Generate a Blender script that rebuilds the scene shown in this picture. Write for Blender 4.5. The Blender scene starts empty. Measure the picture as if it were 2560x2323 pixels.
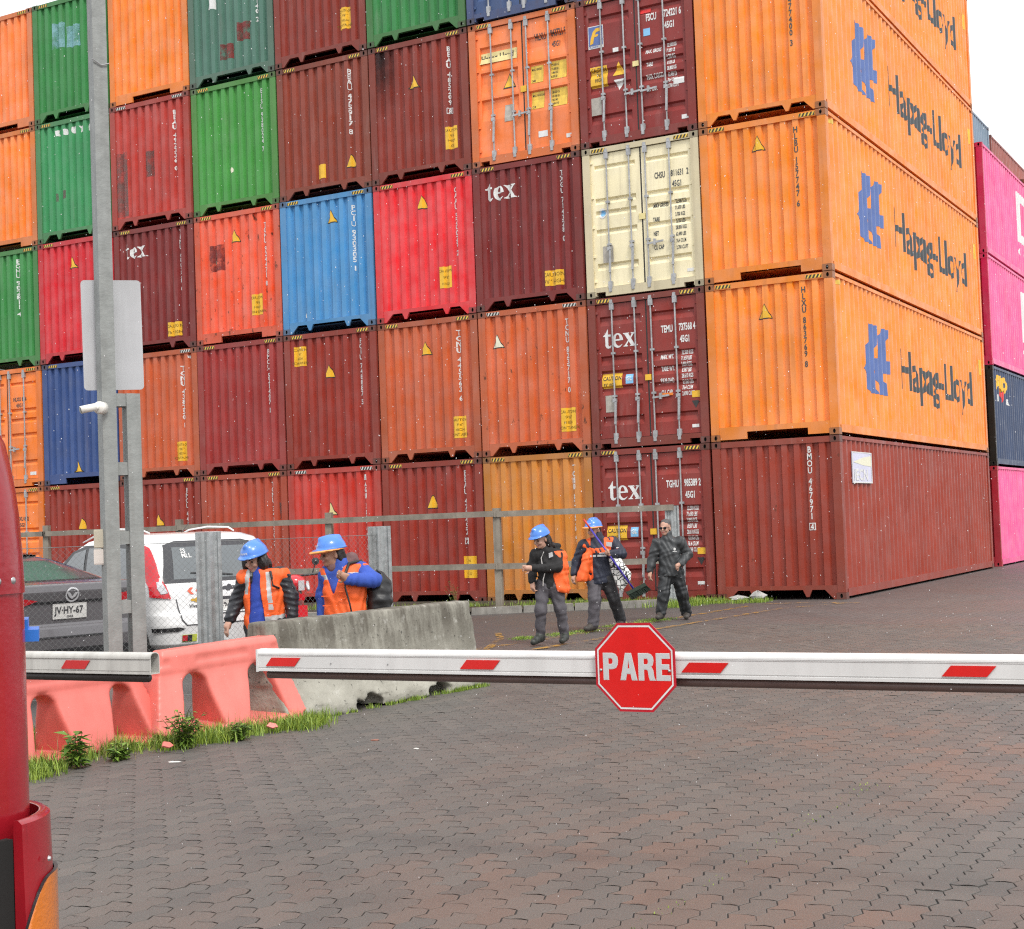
import bpy, bmesh, math, random
import numpy as np
from mathutils import Vector, Matrix

random.seed(7)
RNG = np.random.default_rng(7)
sc = bpy.context.scene
COL = sc.collection

# ------------------------------------------------------------------ camera
CAM_R = (0.88579811, 0.46249847, -0.0381689)
CAM_U = (0.04946751, -0.01232212, 0.99869972)
CAM_F = (-0.46142677, 0.88653445, 0.03379356)
CAM_C = (7.7015, -24.3207, 1.4857)
FPX, PPX, PPY = 3572.43, 1477.72, 1189.96
cam_data = bpy.data.cameras.new("camera")
cam = bpy.data.objects.new("camera", cam_data)
COL.objects.link(cam)
cam.matrix_world = Matrix(((CAM_R[0], CAM_U[0], -CAM_F[0], CAM_C[0]), (CAM_R[1], CAM_U[1], -CAM_F[1], CAM_C[1]),
                           (CAM_R[2], CAM_U[2], -CAM_F[2], CAM_C[2]), (0, 0, 0, 1)))
cam_data.sensor_width = 36.0
cam_data.lens = 36.0 * FPX / 2560.0
cam_data.shift_x = -(PPX - 1280.0) / 2560.0
cam_data.shift_y = (PPY - 1161.5) / 2560.0
cam_data.clip_start = 0.05
cam_data.clip_end = 2000.0
sc.camera = cam

# ------------------------------------------------------------------ sky and sun (overcast drizzle)
SUN_EL, SUN_AZ = math.radians(52), math.radians(125)      # azimuth measured clockwise from +y
world = bpy.data.worlds.new("World")
sc.world = world
world.use_nodes = True
wn, wl = world.node_tree.nodes, world.node_tree.links
wn.clear()
w_out = wn.new("ShaderNodeOutputWorld")
w_bg = wn.new("ShaderNodeBackground")
w_sky = wn.new("ShaderNodeTexSky")
w_sky.sky_type = 'NISHITA'
w_sky.sun_disc = False
w_sky.sun_elevation = SUN_EL
w_sky.sun_rotation = SUN_AZ
w_sky.dust_density = 6.0
w_hsv = wn.new("ShaderNodeHueSaturation")
w_hsv.inputs["Saturation"].default_value = 0.10
w_mix = wn.new("ShaderNodeMix")
w_mix.data_type = 'RGBA'
w_mix.inputs["Factor"].default_value = 0.72
w_mix.inputs["B"].default_value = (12.0, 12.2, 12.6, 1)      # even cloud layer over the clear sky
wl.new(w_sky.outputs[0], w_hsv.inputs["Color"])
wl.new(w_hsv.outputs[0], w_mix.inputs["A"])
wl.new(w_mix.outputs["Result"], w_bg.inputs["Color"])
w_bg.inputs["Strength"].default_value = 0.104
wl.new(w_bg.outputs[0], w_out.inputs[0])

sun_data = bpy.data.lights.new("sun", 'SUN')
sun_data.energy = 1.5
sun_data.angle = math.radians(12)
sun_data.color = (1.0, 0.96, 0.9)
sun = bpy.data.objects.new("sun", sun_data)
COL.objects.link(sun)
sd = Vector((math.sin(SUN_AZ) * math.cos(SUN_EL), math.cos(SUN_AZ) * math.cos(SUN_EL), math.sin(SUN_EL)))
sun.rotation_euler = sd.to_track_quat('Z', 'Y').to_euler()
sun.location = (10, -40, 40)

sc.view_settings.view_transform = 'Standard'
sc.view_settings.look = 'None'
sc.view_settings.exposure = 0.42
sc.view_settings.gamma = 1.0
sc.view_settings.use_curve_mapping = False
sc.render.film_transparent = False
sc.cycles.filter_width = 1.2
sc.cycles.use_denoising = False          # keep the fine grain and the small lettering

# ------------------------------------------------------------------ small helpers
def px_depth(x, y, t):
    """the place seen at photo pixel (x, y) at distance t along the view (used to lay the scene out)"""
    a, b = (x - PPX) / FPX * t, -(y - PPY) / FPX * t
    return Vector([CAM_C[i] + CAM_F[i] * t + CAM_R[i] * a + CAM_U[i] * b for i in range(3)])

def srgb(r, g, b, k=1.0):
    f = lambda c: (c / 12.92 if c <= 0.04045 else ((c + 0.055) / 1.055) ** 2.4)
    return tuple(min(f(c / 255.0) * k, 0.9) for c in (r, g, b)) + (1.0,)

def empty(name, loc=(0, 0, 0), rz=0.0, label=None, cat=None, group=None, kind=None):
    o = bpy.data.objects.new(name, None)
    o.empty_display_size = 0.2
    COL.objects.link(o)
    o.location = loc
    o.rotation_euler = (0, 0, rz)
    tag(o, label, cat, group, kind)
    return o

def tag(o, label=None, cat=None, group=None, kind=None):
    if label: o["label"] = label
    if cat: o["category"] = cat
    if group: o["group"] = group
    if kind: o["kind"] = kind
    return o

def link(name, me, parent=None, loc=None, rot=None, color=None, index=None):
    o = bpy.data.objects.new(name, me)
    COL.objects.link(o)
    if parent is not None:
        o.parent = parent
    if loc is not None: o.location = loc
    if rot is not None: o.rotation_euler = rot
    if color is not None: o.color = color
    if index is not None: o.pass_index = index
    return o

class MB:
    """collects polygons, then builds one mesh"""
    def __init__(s): s.v, s.f, s.m = [], [], []
    def add(s, vs, fs, m=0):
        n = len(s.v)
        s.v.extend([tuple(p) for p in vs])
        for f in fs:
            s.f.append([i + n for i in f]); s.m.append(m)
        return s
    def box(s, x0, y0, z0, x1, y1, z1, m=0):
        v = [(x0,y0,z0),(x1,y0,z0),(x1,y1,z0),(x0,y1,z0),(x0,y0,z1),(x1,y0,z1),(x1,y1,z1),(x0,y1,z1)]
        return s.add(v, [(0,3,2,1),(4,5,6,7),(0,1,5,4),(1,2,6,5),(2,3,7,6),(3,0,4,7)], m)
    def obox(s, c, ax, ay, az, m=0):
        c, ax, ay, az = Vector(c), Vector(ax), Vector(ay), Vector(az)
        v = [c + ax*i + ay*j + az*k for k in (-1,1) for j in (-1,1) for i in (-1,1)]
        return s.add(v, [(0,2,3,1),(4,5,7,6),(0,1,5,4),(1,3,7,5),(3,2,6,7),(2,0,4,6)], m)
    def extr(s, poly, axis, a0, a1, m=0):
        n = len(poly)
        if axis == 'y': f = lambda p, a: (p[0], a, p[1])
        elif axis == 'x': f = lambda p, a: (a, p[0], p[1])
        else: f = lambda p, a: (p[0], p[1], a)
        v = [f(p, a0) for p in poly] + [f(p, a1) for p in poly]
        fs = [tuple(range(n))[::-1], tuple(range(n, 2*n))]
        fs += [(i, (i+1) % n, n + (i+1) % n, n + i) for i in range(n)]
        return s.add(v, fs, m)
    def tube(s, pts, r, n=8, m=0, cap=True):
        pts = [Vector(p) for p in pts]
        rs = r if isinstance(r, (list, tuple)) else [r] * len(pts)
        base = len(s.v)
        up = Vector((0, 0, 1))
        for i, p in enumerate(pts):
            d = (pts[min(i+1, len(pts)-1)] - pts[max(i-1, 0)]).normalized()
            a = d.cross(up if abs(d.z) < 0.9 else Vector((1, 0, 0))).normalized()
            b = d.cross(a)
            for k in range(n):
                t = 2 * math.pi * k / n
                s.v.append(tuple(p + (a * math.cos(t) + b * math.sin(t)) * rs[i]))
        for i in range(len(pts) - 1):
            for k in range(n):
                q = base + i * n
                s.f.append([q + k, q + (k+1) % n, q + n + (k+1) % n, q + n + k]); s.m.append(m)
        if cap:
            s.f.append([base + k for k in range(n)][::-1]); s.m.append(m)
            e = base + (len(pts)-1) * n
            s.f.append([e + k for k in range(n)]); s.m.append(m)
        return s
    def lathe(s, prof, n=16, c=(0,0,0), axis='z', m=0):
        base = len(s.v)
        for r, h in prof:
            for k in range(n):
                t = 2 * math.pi * k / n
                p = (r*math.cos(t), r*math.sin(t), h)
                if axis == 'x': p = (p[2], p[0], p[1])
                elif axis == 'y': p = (p[0], p[2], p[1])
                s.v.append((p[0]+c[0], p[1]+c[1], p[2]+c[2]))
        for i in range(len(prof)-1):
            for k in range(n):
                q = base + i*n
                s.f.append([q+k, q+(k+1) % n, q+n+(k+1) % n, q+n+k]); s.m.append(m)
        return s
    def mesh(s, name, mats, smooth=False):
        me = bpy.data.meshes.new(name)
        me.from_pydata(s.v, [], s.f)
        for mt in (mats if isinstance(mats, (list, tuple)) else [mats]): me.materials.append(mt)
        if any(s.m): me.polygons.foreach_set("material_index", s.m)
        if smooth: me.polygons.foreach_set("use_smooth", [True]*len(s.f))
        me.update()
        return me
    def obj(s, name, mats, parent=None, smooth=False, **k):
        return link(name, s.mesh(name, mats, smooth), parent, **k)

def np_mesh(name, V, Fc, mats, smooth=False, midx=None):
    V = np.asarray(V, np.float32); Fc = np.asarray(Fc, np.int32)
    me = bpy.data.meshes.new(name)
    me.vertices.add(len(V)); me.vertices.foreach_set("co", V.ravel())
    k = Fc.shape[1]
    me.loops.add(Fc.size); me.loops.foreach_set("vertex_index", Fc.ravel())
    me.polygons.add(len(Fc))
    me.polygons.foreach_set("loop_start", np.arange(0, Fc.size, k, dtype=np.int32))
    for mt in (mats if isinstance(mats, (list, tuple)) else [mats]): me.materials.append(mt)
    if midx is not None: me.polygons.foreach_set("material_index", np.asarray(midx, np.int32))
    me.polygons.foreach_set("use_smooth", np.full(len(Fc), bool(smooth)))
    me.update(calc_edges=True)
    return me

def take2d(cu):
    ob = bpy.data.objects.new("tmp", cu)
    me = ob.to_mesh()
    V = [(v.co.x, v.co.y) for v in me.vertices]
    Fs = [tuple(p.vertices) for p in me.polygons]
    ob.to_mesh_clear()
    bpy.data.objects.remove(ob)
    bpy.data.curves.remove(cu)
    return V, Fs

def text2d(s, size=1.0, off=0.0, align='LEFT', line=1.0, xs=1.0, space=1.0):
    cu = bpy.data.curves.new("t", 'FONT')
    cu.body = s; cu.size = size; cu.offset = off; cu.align_x = align
    cu.space_line = line; cu.space_character = space
    cu.resolution_u = 2
    V, Fs = take2d(cu)
    return [(x * xs, y) for x, y in V], Fs

def shape2d(loops):
    cu = bpy.data.curves.new("s", 'CURVE')
    cu.dimensions = '2D'; cu.fill_mode = 'BOTH'
    for L in loops:
        sp = cu.splines.new('POLY'); sp.points.add(len(L) - 1)
        for p, q in zip(sp.points, L): p.co = (q[0], q[1], 0, 1)
        sp.use_cyclic_u = True
    return take2d(cu)

def move2d(sh, dx, dy, sx=1.0, sy=None):
    sy = sx if sy is None else sy
    return [(x*sx + dx, y*sy + dy) for x, y in sh[0]], sh[1]

def join2d(*shs):
    V, Fs = [], []
    for sv, sf in shs:
        n = len(V); V += list(sv); Fs += [tuple(i+n for i in f) for f in sf]
    return V, Fs

def rect2d(x0, y0, x1, y1):
    return [(x0, y0), (x1, y0), (x1, y1), (x0, y1)], [(0, 1, 2, 3)]

def arc(cx, cy, rx, ry, a0, a1, n=10):
    return [(cx + rx*math.cos(math.radians(a0+(a1-a0)*i/n)), cy + ry*math.sin(math.radians(a0+(a1-a0)*i/n))) for i in range(n+1)]

def conform(name, sh, cu, cv, fn, mat):
    """a flat shape cut along the folds of the surface it is printed on, then laid on that surface"""
    bm = bmesh.new()
    vs = [bm.verts.new((x, y, 0)) for x, y in sh[0]]
    for f in sh[1]:
        try: bm.faces.new([vs[i] for i in f])
        except ValueError: pass
    xs = [p[0] for p in sh[0]]; ys = [p[1] for p in sh[0]]
    for c in cu:
        if min(xs) < c < max(xs):
            bmesh.ops.bisect_plane(bm, geom=bm.verts[:]+bm.edges[:]+bm.faces[:], plane_co=(c,0,0), plane_no=(1,0,0), dist=1e-6)
    for c in cv:
        if min(ys) < c < max(ys):
            bmesh.ops.bisect_plane(bm, geom=bm.verts[:]+bm.edges[:]+bm.faces[:], plane_co=(0,c,0), plane_no=(0,1,0), dist=1e-6)
    for v in bm.verts: v.co = fn(v.co.x, v.co.y)
    me = bpy.data.meshes.new(name)
    bm.to_mesh(me); bm.free()
    me.materials.append(mat)
    return me

# ------------------------------------------------------------------ materials
def nodes(name):
    m = bpy.data.materials.new(name)
    m.use_nodes = True
    nt = m.node_tree
    return m, nt.nodes, nt.links, nt.nodes["Principled BSDF"]

def nz(N, L, scale, detail=4, vec=None, rough=0.55, dim='3D'):
    n = N.new("ShaderNodeTexNoise")
    n.inputs["Scale"].default_value = scale
    n.inputs["Detail"].default_value = detail
    n.inputs["Roughness"].default_value = rough
    if vec is not None: L.new(vec, n.inputs["Vector"])
    return n.outputs["Fac"]

def rng(N, L, src, a, b, c=0.0, d=1.0):
    n = N.new("ShaderNodeMapRange")
    L.new(src, n.inputs[0])
    for i, v in enumerate((a, b, c, d)): n.inputs[i+1].default_value = v
    return n.outputs[0]

def mth(N, L, op, a, b=None):
    n = N.new("ShaderNodeMath"); n.operation = op
    for i, v in enumerate((a, b)):
        if v is None: continue
        if hasattr(v, "links"): L.new(v, n.inputs[i])
        else: n.inputs[i].default_value = v
    return n.outputs[0]

def mixc(N, L, fac, a, b, blend='MIX'):
    n = N.new("ShaderNodeMix"); n.data_type = 'RGBA'; n.blend_type = blend
    for s, v in (("Factor", fac), ("A", a), ("B", b)):
        if hasattr(v, "links"): L.new(v, n.inputs[s])
        else: n.inputs[s].default_value = v
    return n.outputs["Result"]

def vscale(N, L, vec, sx, sy, sz):
    n = N.new("ShaderNodeVectorMath"); n.operation = 'MULTIPLY'
    L.new(vec, n.inputs[0]); n.inputs[1].default_value = (sx, sy, sz)
    return n.outputs[0]

def bump(N, L, B, h, strength=0.3, dist=0.01):
    n = N.new("ShaderNodeBump")
    n.inputs["Strength"].default_value = strength
    n.inputs["Distance"].default_value = dist
    L.new(h, n.inputs["Height"]); L.new(n.outputs[0], B.inputs["Normal"])

def obj_vec(N, L):
    tc = N.new("ShaderNodeTexCoord"); oi = N.new("ShaderNodeObjectInfo")
    s = mth(N, L, 'MULTIPLY', oi.outputs["Random"], 37.0)
    a = N.new("ShaderNodeVectorMath"); a.operation = 'ADD'
    L.new(tc.outputs["Object"], a.inputs[0]); L.new(s, a.inputs[1])
    return a.outputs[0], oi

def mat(name, col, rough=0.5, var=0.15, scale=6.0, metal=0.0, bmp=0.0, bscale=60.0, dirt=0.0, coat=0.0, ior=1.5, dirtcol=(0.09, 0.075, 0.06, 1)):
    m, N, L, B = nodes(name)
    v, oi = obj_vec(N, L)
    f = rng(N, L, nz(N, L, scale, 5, v), 0.3, 0.7)
    lo = tuple(c*(1-var) for c in col[:3]) + (1,); hi = tuple(min(c*(1+var), 0.95) for c in col[:3]) + (1,)
    c = mixc(N, L, f, lo, hi)
    if dirt:
        st = nz(N, L, 1.0, 5, vscale(N, L, v, 14, 14, 1.2))
        df = mth(N, L, 'MULTIPLY', rng(N, L, st, 0.45, 0.75), dirt)
        c = mixc(N, L, df, c, dirtcol)
    L.new(c, B.inputs["Base Color"])
    B.inputs["Roughness"].default_value = rough
    B.inputs["Metallic"].default_value = metal
    B.inputs["IOR"].default_value = ior
    if coat:
        B.inputs["Coat Weight"].default_value = coat; B.inputs["Coat Roughness"].default_value = 0.08
    if bmp: bump(N, L, B, nz(N, L, bscale, 4, v), bmp, 0.01)
    return m

def paint_material():
    """container paint: the colour comes from the object, rust amount from its pass index"""
    m, N, L, B = nodes("container_paint")
    v, oi = obj_vec(N, L)
    big = rng(N, L, nz(N, L, 0.9, 4, v), 0.3, 0.7, 0.86, 1.08)
    hs = N.new("ShaderNodeHueSaturation")
    L.new(oi.outputs["Color"], hs.inputs["Color"]); L.new(big, hs.inputs["Value"])
    sat = rng(N, L, nz(N, L, 2.3, 5, v), 0.3, 0.75, 1.0, 0.88); L.new(sat, hs.inputs["Saturation"])
    c = hs.outputs[0]
    st = nz(N, L, 1.0, 6, vscale(N, L, v, 9, 9, 0.45), 0.6)
    c = mixc(N, L, rng(N, L, st, 0.52, 0.8, 0.0, 0.28), c, (0.10, 0.06, 0.045, 1))
    fade = nz(N, L, 1.0, 5, vscale(N, L, v, 5, 5, 0.7), 0.6)
    c = mixc(N, L, rng(N, L, fade, 0.58, 0.86, 0.0, 0.17), c, (0.50, 0.44, 0.40, 1))
    amt = mth(N, L, 'MULTIPLY', oi.outputs["Object Index"], 0.0155)
    sp = nz(N, L, 7.0, 7, vscale(N, L, v, 1, 1, 0.55), 0.65)
    th = mth(N, L, 'SUBTRACT', 0.725, amt)
    rf = rng(N, L, mth(N, L, 'SUBTRACT', sp, th), 0.0, 0.045)
    c = mixc(N, L, mth(N, L, 'MULTIPLY', rf, 0.85), c, (0.085, 0.032, 0.018, 1))
    spk = nz(N, L, 34.0, 3, v)
    c = mixc(N, L, rng(N, L, spk, 0.70, 0.76, 0.0, 0.5), c, (0.12, 0.07, 0.05, 1))
    L.new(c, B.inputs["Base Color"])
    L.new(rng(N, L, nz(N, L, 4.0, 4, v), 0.3, 0.7, 0.34, 0.58), B.inputs["Roughness"])
    B.inputs["Specular IOR Level"].default_value = 0.30
    b2 = mth(N, L, 'ADD', nz(N, L, 2.2, 3, v), mth(N, L, 'MULTIPLY', nz(N, L, 45.0, 3, v), 0.06))
    bump(N, L, B, b2, 0.25, 0.03)
    return m

PAINT = paint_material()
M_DARK = mat("cavity_shade", (0.012, 0.011, 0.010), 0.9)  # near-black colour stands in for the shade inside holes and gaps
M_WHITE = mat("white_print", (0.74, 0.74, 0.72), 0.5, 0.08, 9, dirt=0.25)
M_BLACKP = mat("black_print", (0.035, 0.033, 0.032), 0.5, 0.15)
M_YEL = mat("yellow_label", (0.80, 0.46, 0.03), 0.45, 0.12, 5, dirt=0.12)
M_PALEYEL = mat("pale_yellow_label", (0.78, 0.66, 0.30), 0.45, 0.12, 5, dirt=0.12)
M_HAZY = mat("hazard_yellow", (0.78, 0.52, 0.07), 0.5, 0.15, 9, dirt=0.35)
M_HAZW = mat("hazard_white", (0.68, 0.67, 0.62), 0.5, 0.15, 9, dirt=0.35)
M_HAZK = mat("hazard_black", (0.03, 0.028, 0.025), 0.55)
M_BLUEL = mat("blue_logo", (0.095, 0.155, 0.38), 0.5, 0.12, 3, dirt=0.1)
M_SLATE = mat("slate_lettering", (0.055, 0.062, 0.066), 0.5, 0.15, 3)
M_GALV = mat("galvanised_bar", (0.40, 0.405, 0.41), 0.5, 0.22, 12, metal=0.35, dirt=0.35, bmp=0.1)
M_RUBBER = mat("rubber", (0.028, 0.027, 0.026), 0.7)
M_GREYP = mat("grey_plate", (0.40, 0.37, 0.32), 0.5, 0.2, 9)
M_SKYB = mat("sky_blue_label", (0.22, 0.50, 0.78), 0.4)
M_REDP = mat("red_print", (0.62, 0.03, 0.03), 0.45)
def worn(m, lo=.42, hi=.62, top=.9):
    """paint that has partly worn away with ragged edges"""
    nt = m.node_tree; N, L, B = nt.nodes, nt.links, nt.nodes["Principled BSDF"]
    ge = N.new("ShaderNodeNewGeometry")
    a = rng(N, L, nz(N, L, 3.5, 7, ge.outputs["Position"], .7), lo, hi, .0, top)
    L.new(a, B.inputs["Alpha"]); return m
M_DKRED = worn(mat("dark_red_patch", (0.22, 0.035, 0.03), 0.55, 0.2), .36, .56)
M_BROWNP = worn(mat("grey_brown_patch", (0.16, 0.105, 0.095), 0.6, 0.2, 3), .34, .56, .7)
M_LBLUE = worn(mat("light_blue_patch", (0.26, 0.50, 0.55), 0.55, 0.15, 4), .32, .58, .75)
M_SOOT = mat("soot_patch", (0.05, 0.03, 0.03), 0.8, 0.3, 3)
M_LILAC = mat("lilac_poster", (0.62, 0.62, 0.76), 0.5, 0.08, 3)
M_CREAMP = mat("cream_print", (0.76, 0.74, 0.56), 0.5, 0.06)
# ------------------------------------------------------------------ containers
M_FAINT = mat("faint_lettering", (0.20, 0.115, 0.015), 0.5)
CW, HC, STD, L40 = 2.438, 2.896, 2.591, 12.192
PITCH_E, U0, U1 = 0.2353, 0.16, 2.278

def end_breaks():
    b = []
    for i in range(9):
        u = U0 + i*PITCH_E
        b += [u+0.105, u+0.127, u+0.205, u+PITCH_E]
    return b[:-1]
EB = end_breaks()
def end_y(u):
    if u <= U0 or u >= U1: return 0.03
    t = (u - U0) % PITCH_E
    if t < 0.105: return 0.03
    if t < 0.127: return 0.03 + 0.055*(t-0.105)/0.022
    if t < 0.205: return 0.085
    return 0.085 - 0.055*(t-0.205)/(PITCH_E-0.205)

S0, NS = 0.13, 43
PITCH_S = (L40 - 2*S0) / NS
def side_breaks(a=None, b=None):
    r = []
    for i in range(NS):
        y = S0 + i*PITCH_S
        r += [y+0.07, y+0.138, y+0.21, y+PITCH_S]
    return [q for q in r[:-1] if a is None or a <= q <= b]
def side_x(y):
    if y <= S0 or y >= L40 - S0: return CW - 0.014
    t = (y - S0) % PITCH_S
    if t < 0.07: return CW - 0.014
    if t < 0.138: return CW - 0.014 - 0.036*(t-0.07)/0.068
    if t < 0.21: return CW - 0.05
    return CW - 0.05 + 0.036*(t-0.21)/(PITCH_S-0.21)

CACHE = {}
def cached(key, fn):
    if key not in CACHE: CACHE[key] = fn()
    return CACHE[key]

def sill_lug(b, H):
    b.extr([(.162,.118),(.178,.004),(.225,.004),(.395,.172),(.63,.172),(.69,.045),(.74,.045),(.80,.172),(1.638,.172),(1.70,.045),
            (1.75,.045),(1.81,.172),(2.045,.172),(2.213,.004),(2.26,.004),(2.276,.118),(2.276,.25),(.162,.25)], 'y', .012, .05)
def sill_rect(b, H):
    b.extr([(.162,.118),(.178,.02),(.70,.02),(.70,.15),(1.86,.15),(1.86,.03),(2.26,.03),(2.276,.118),(2.276,.25),(.162,.25)], 'y', .012, .05)
def sill_door(b, H):
    b.extr([(.162,.118),(.178,.03),(.20,.03),(.20,.10),(.40,.10),(.40,.02),(2.04,.02),(2.04,.10),(2.24,.10),(2.24,.03),(2.26,.03),(2.276,.118),(2.276,.19),(.162,.19)], 'y', .012, .09)

def frame_mesh(H, sill):
    def go():
        b = MB()
        for x0 in (0.004, CW-0.16):
            b.box(x0, .004, .12, x0+.156, .10, H-.12)
        b.box(.162, .014, H-.112, CW-.162, .09, H-.006)
        {'lug': sill_lug, 'rect': sill_rect, 'door': sill_door}[sill](b, H)
        return b.mesh("frame", PAINT)
    return cached(("frame", H, sill), go)

def end_panel_mesh(H):
    def go():
        us = [U0-0.002] + EB + [U1+0.002]
        b = MB()
        z0, z1 = .235, H-.10
        v = [(u, end_y(u), z0) for u in us] + [(u, end_y(u), z1) for u in us]
        n = len(us)
        b.add(v, [(i, i+1, n+i+1, n+i) for i in range(n-1)])
        return b.mesh("end_panel", PAINT)
    return cached(("endp", H), go)

def shell_mesh(H, right, L):
    """roof, floor, back and the plain sides that face a neighbour"""
    def go():
        b = MB()
        b.box(.03, .09, H-.05, CW-.03, L-.02, H-.03)
        b.box(.03, .30, .165, CW-.03, L-.02, .18)
        b.box(.03, L-.05, .004, CW-.03, L-.02, .16)  # rear sill, added to block the sky seen through the gap
        b.box(.016, .20, .012, .06, L-.06, .15)  # bottom side rails, added to keep side light out of the gaps
        if not right: b.box(CW-.06, .20, .012, CW-.016, L-.06, .15)
        b.box(.015, .10, .16, .03, L-.02, H-.04)
        if not right: b.box(CW-.03, .10, .16, CW-.015, L-.02, H-.04)
        b.box(.03, L-.05, .16, CW-.03, L-.02, H-.05)
        b.box(.03, .118, .19, CW-.03, .13, H-.05)
        return b.mesh("shell", PAINT)
    return cached(("shell", H, right, L), go)

def side_panel_mesh(H, L):
    def go():
        ys = [S0-.01] + side_breaks() + [L40-S0+.01]
        k = L / L40
        b = MB(); n = len(ys)
        z0, z1 = .17, H-.055
        v = [(side_x(y), y*k, z0) for y in ys] + [(side_x(y), y*k, z1) for y in ys]
        b.add(v, [(i, i+1, n+i+1, n+i) for i in range(n-1)])
        return b.mesh("side_panel", PAINT)
    return cached(("sidep", H, L), go)

def side_rails_mesh(H, L):
    def go():
        b = MB()
        b.box(CW-.07, .17, H-.075, CW-.004, L-.17, H-.012)
        b.box(CW-.06, .17, .045, CW-.008, L-.17, .185)
        b.box(CW-.10, L-.16, .12, CW-.006, L-.004, H-.12)
        return b.mesh("side_rail", PAINT)
    return cached(("srail", H, L), go)

def casting_mesh():
    def go():
        b = MB()
        w, d, h = .178, .162, .118
        hole = [(w/2 + .026*math.cos(t), h/2 + .041*math.sin(t)) for t in [2*math.pi*i/10 for i in range(10)]]
        fr = [(w, h/2), (w, h), (w*.7, h), (w*.3, h), (0, h), (0, h/2), (0, 0), (w*.3, 0), (w*.7, 0), (w, 0)]
        v = [(x, 0, z) for x, z in fr] + [(x, 0, z) for x, z in hole] + [(x, .05, z) for x, z in hole]
        fs = [(i, (i+1) % 10, 10+(i+1) % 10, 10+i) for i in range(10)]
        b.add(v, fs, 0)
        b.add(v[10:], [(i, (i+1) % 10, 10+(i+1) % 10, 10+i) for i in range(10)] + [tuple(range(10, 20))], 1)
        c = [(0,0,0),(w,0,0),(w,d,0),(0,d,0),(0,0,h),(w,0,h),(w,d,h),(0,d,h)]
        b.add(c, [(0,3,2,1),(4,5,6,7),(1,2,6,5),(2,3,7,6),(3,0,4,7)], 0)
        return b.mesh("corner_casting", [PAINT, M_DARK])
    return cached("cast", go)

def hazard_mesh(kind):
    def go():
        b = MB()
        w, h = .30, .062
        b.box(0, -.003, 0, w, .001, h, 0)
        for i in range(5):
            x = -.02 + i*.070
            p = [(max(x, 0), -.006, 0), (min(x+.036, w), -.006, 0), (min(x+.070, w), -.006, h), (min(x+.034, w), -.006, h)]
            if p[1][0] > p[0][0]: b.add(p, [(0, 1, 2, 3)], 1)
        return b.mesh("hazard_stripe", [M_HAZY if kind == 'y' else M_HAZW, M_HAZK])
    return cached(("haz", kind), go)

# lettering of the white house mark: t, e and x with slab serifs
TEX_T = [(.15,.18),(.15,.85),(0,.85),(0,.93),(.12,1.0),(.25,1.18),(.36,1.38),(.40,1.38),(.40,1.0),(.62,1.0),(.62,.85),(.40,.85),(.40,.22),(.44,.14),(.52,.13),(.62,.2),(.66,.14),(.54,0),(.38,-.04),(.24,.02)]
TEX_E = ([(.90,.50)] + arc(.47,.5,.44,.54,2,300,22) + [(.86,.20),(.80,.20),(.62,.10)] + arc(.56,.48,.28,.38,262,184,7) + [(.28,.48)])
TEX_EH = [(.29,.60)] + arc(.47,.60,.17,.34,180,0,8)
TEX_X = [(0,1),(.50,1),(.50,.94),(.42,.93),(.57,.68),(.70,.92),(.62,.94),(.62,1),(.97,1),(.97,.94),(.87,.91),(.63,.58),(.92,.1),(1.02,.07),(1.02,0),(.52,0),(.52,.06),(.60,.08),(.44,.37),(.26,.1),(.36,.06),(.36,0),(0,0),(0,.06),(.1,.09),(.38,.46),(.1,.9),(0,.94)]
def tex_shape(h):
    a = move2d(shape2d([TEX_T]), 0, 0)
    e = move2d(shape2d([TEX_E, TEX_EH]), .70, 0)
    x = move2d(shape2d([TEX_X]), 1.63, 0)
    d = move2d(shape2d([arc(0, 0, .05, .05, 0, 330, 11)]), 2.74, .05)
    return move2d(join2d(a, e, x, d), 0, 0, h, h)

def tri_shape(w=.26, h=.27):
    return shape2d([[(0, 0), (w, 0), (w/2, h)]])

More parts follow.
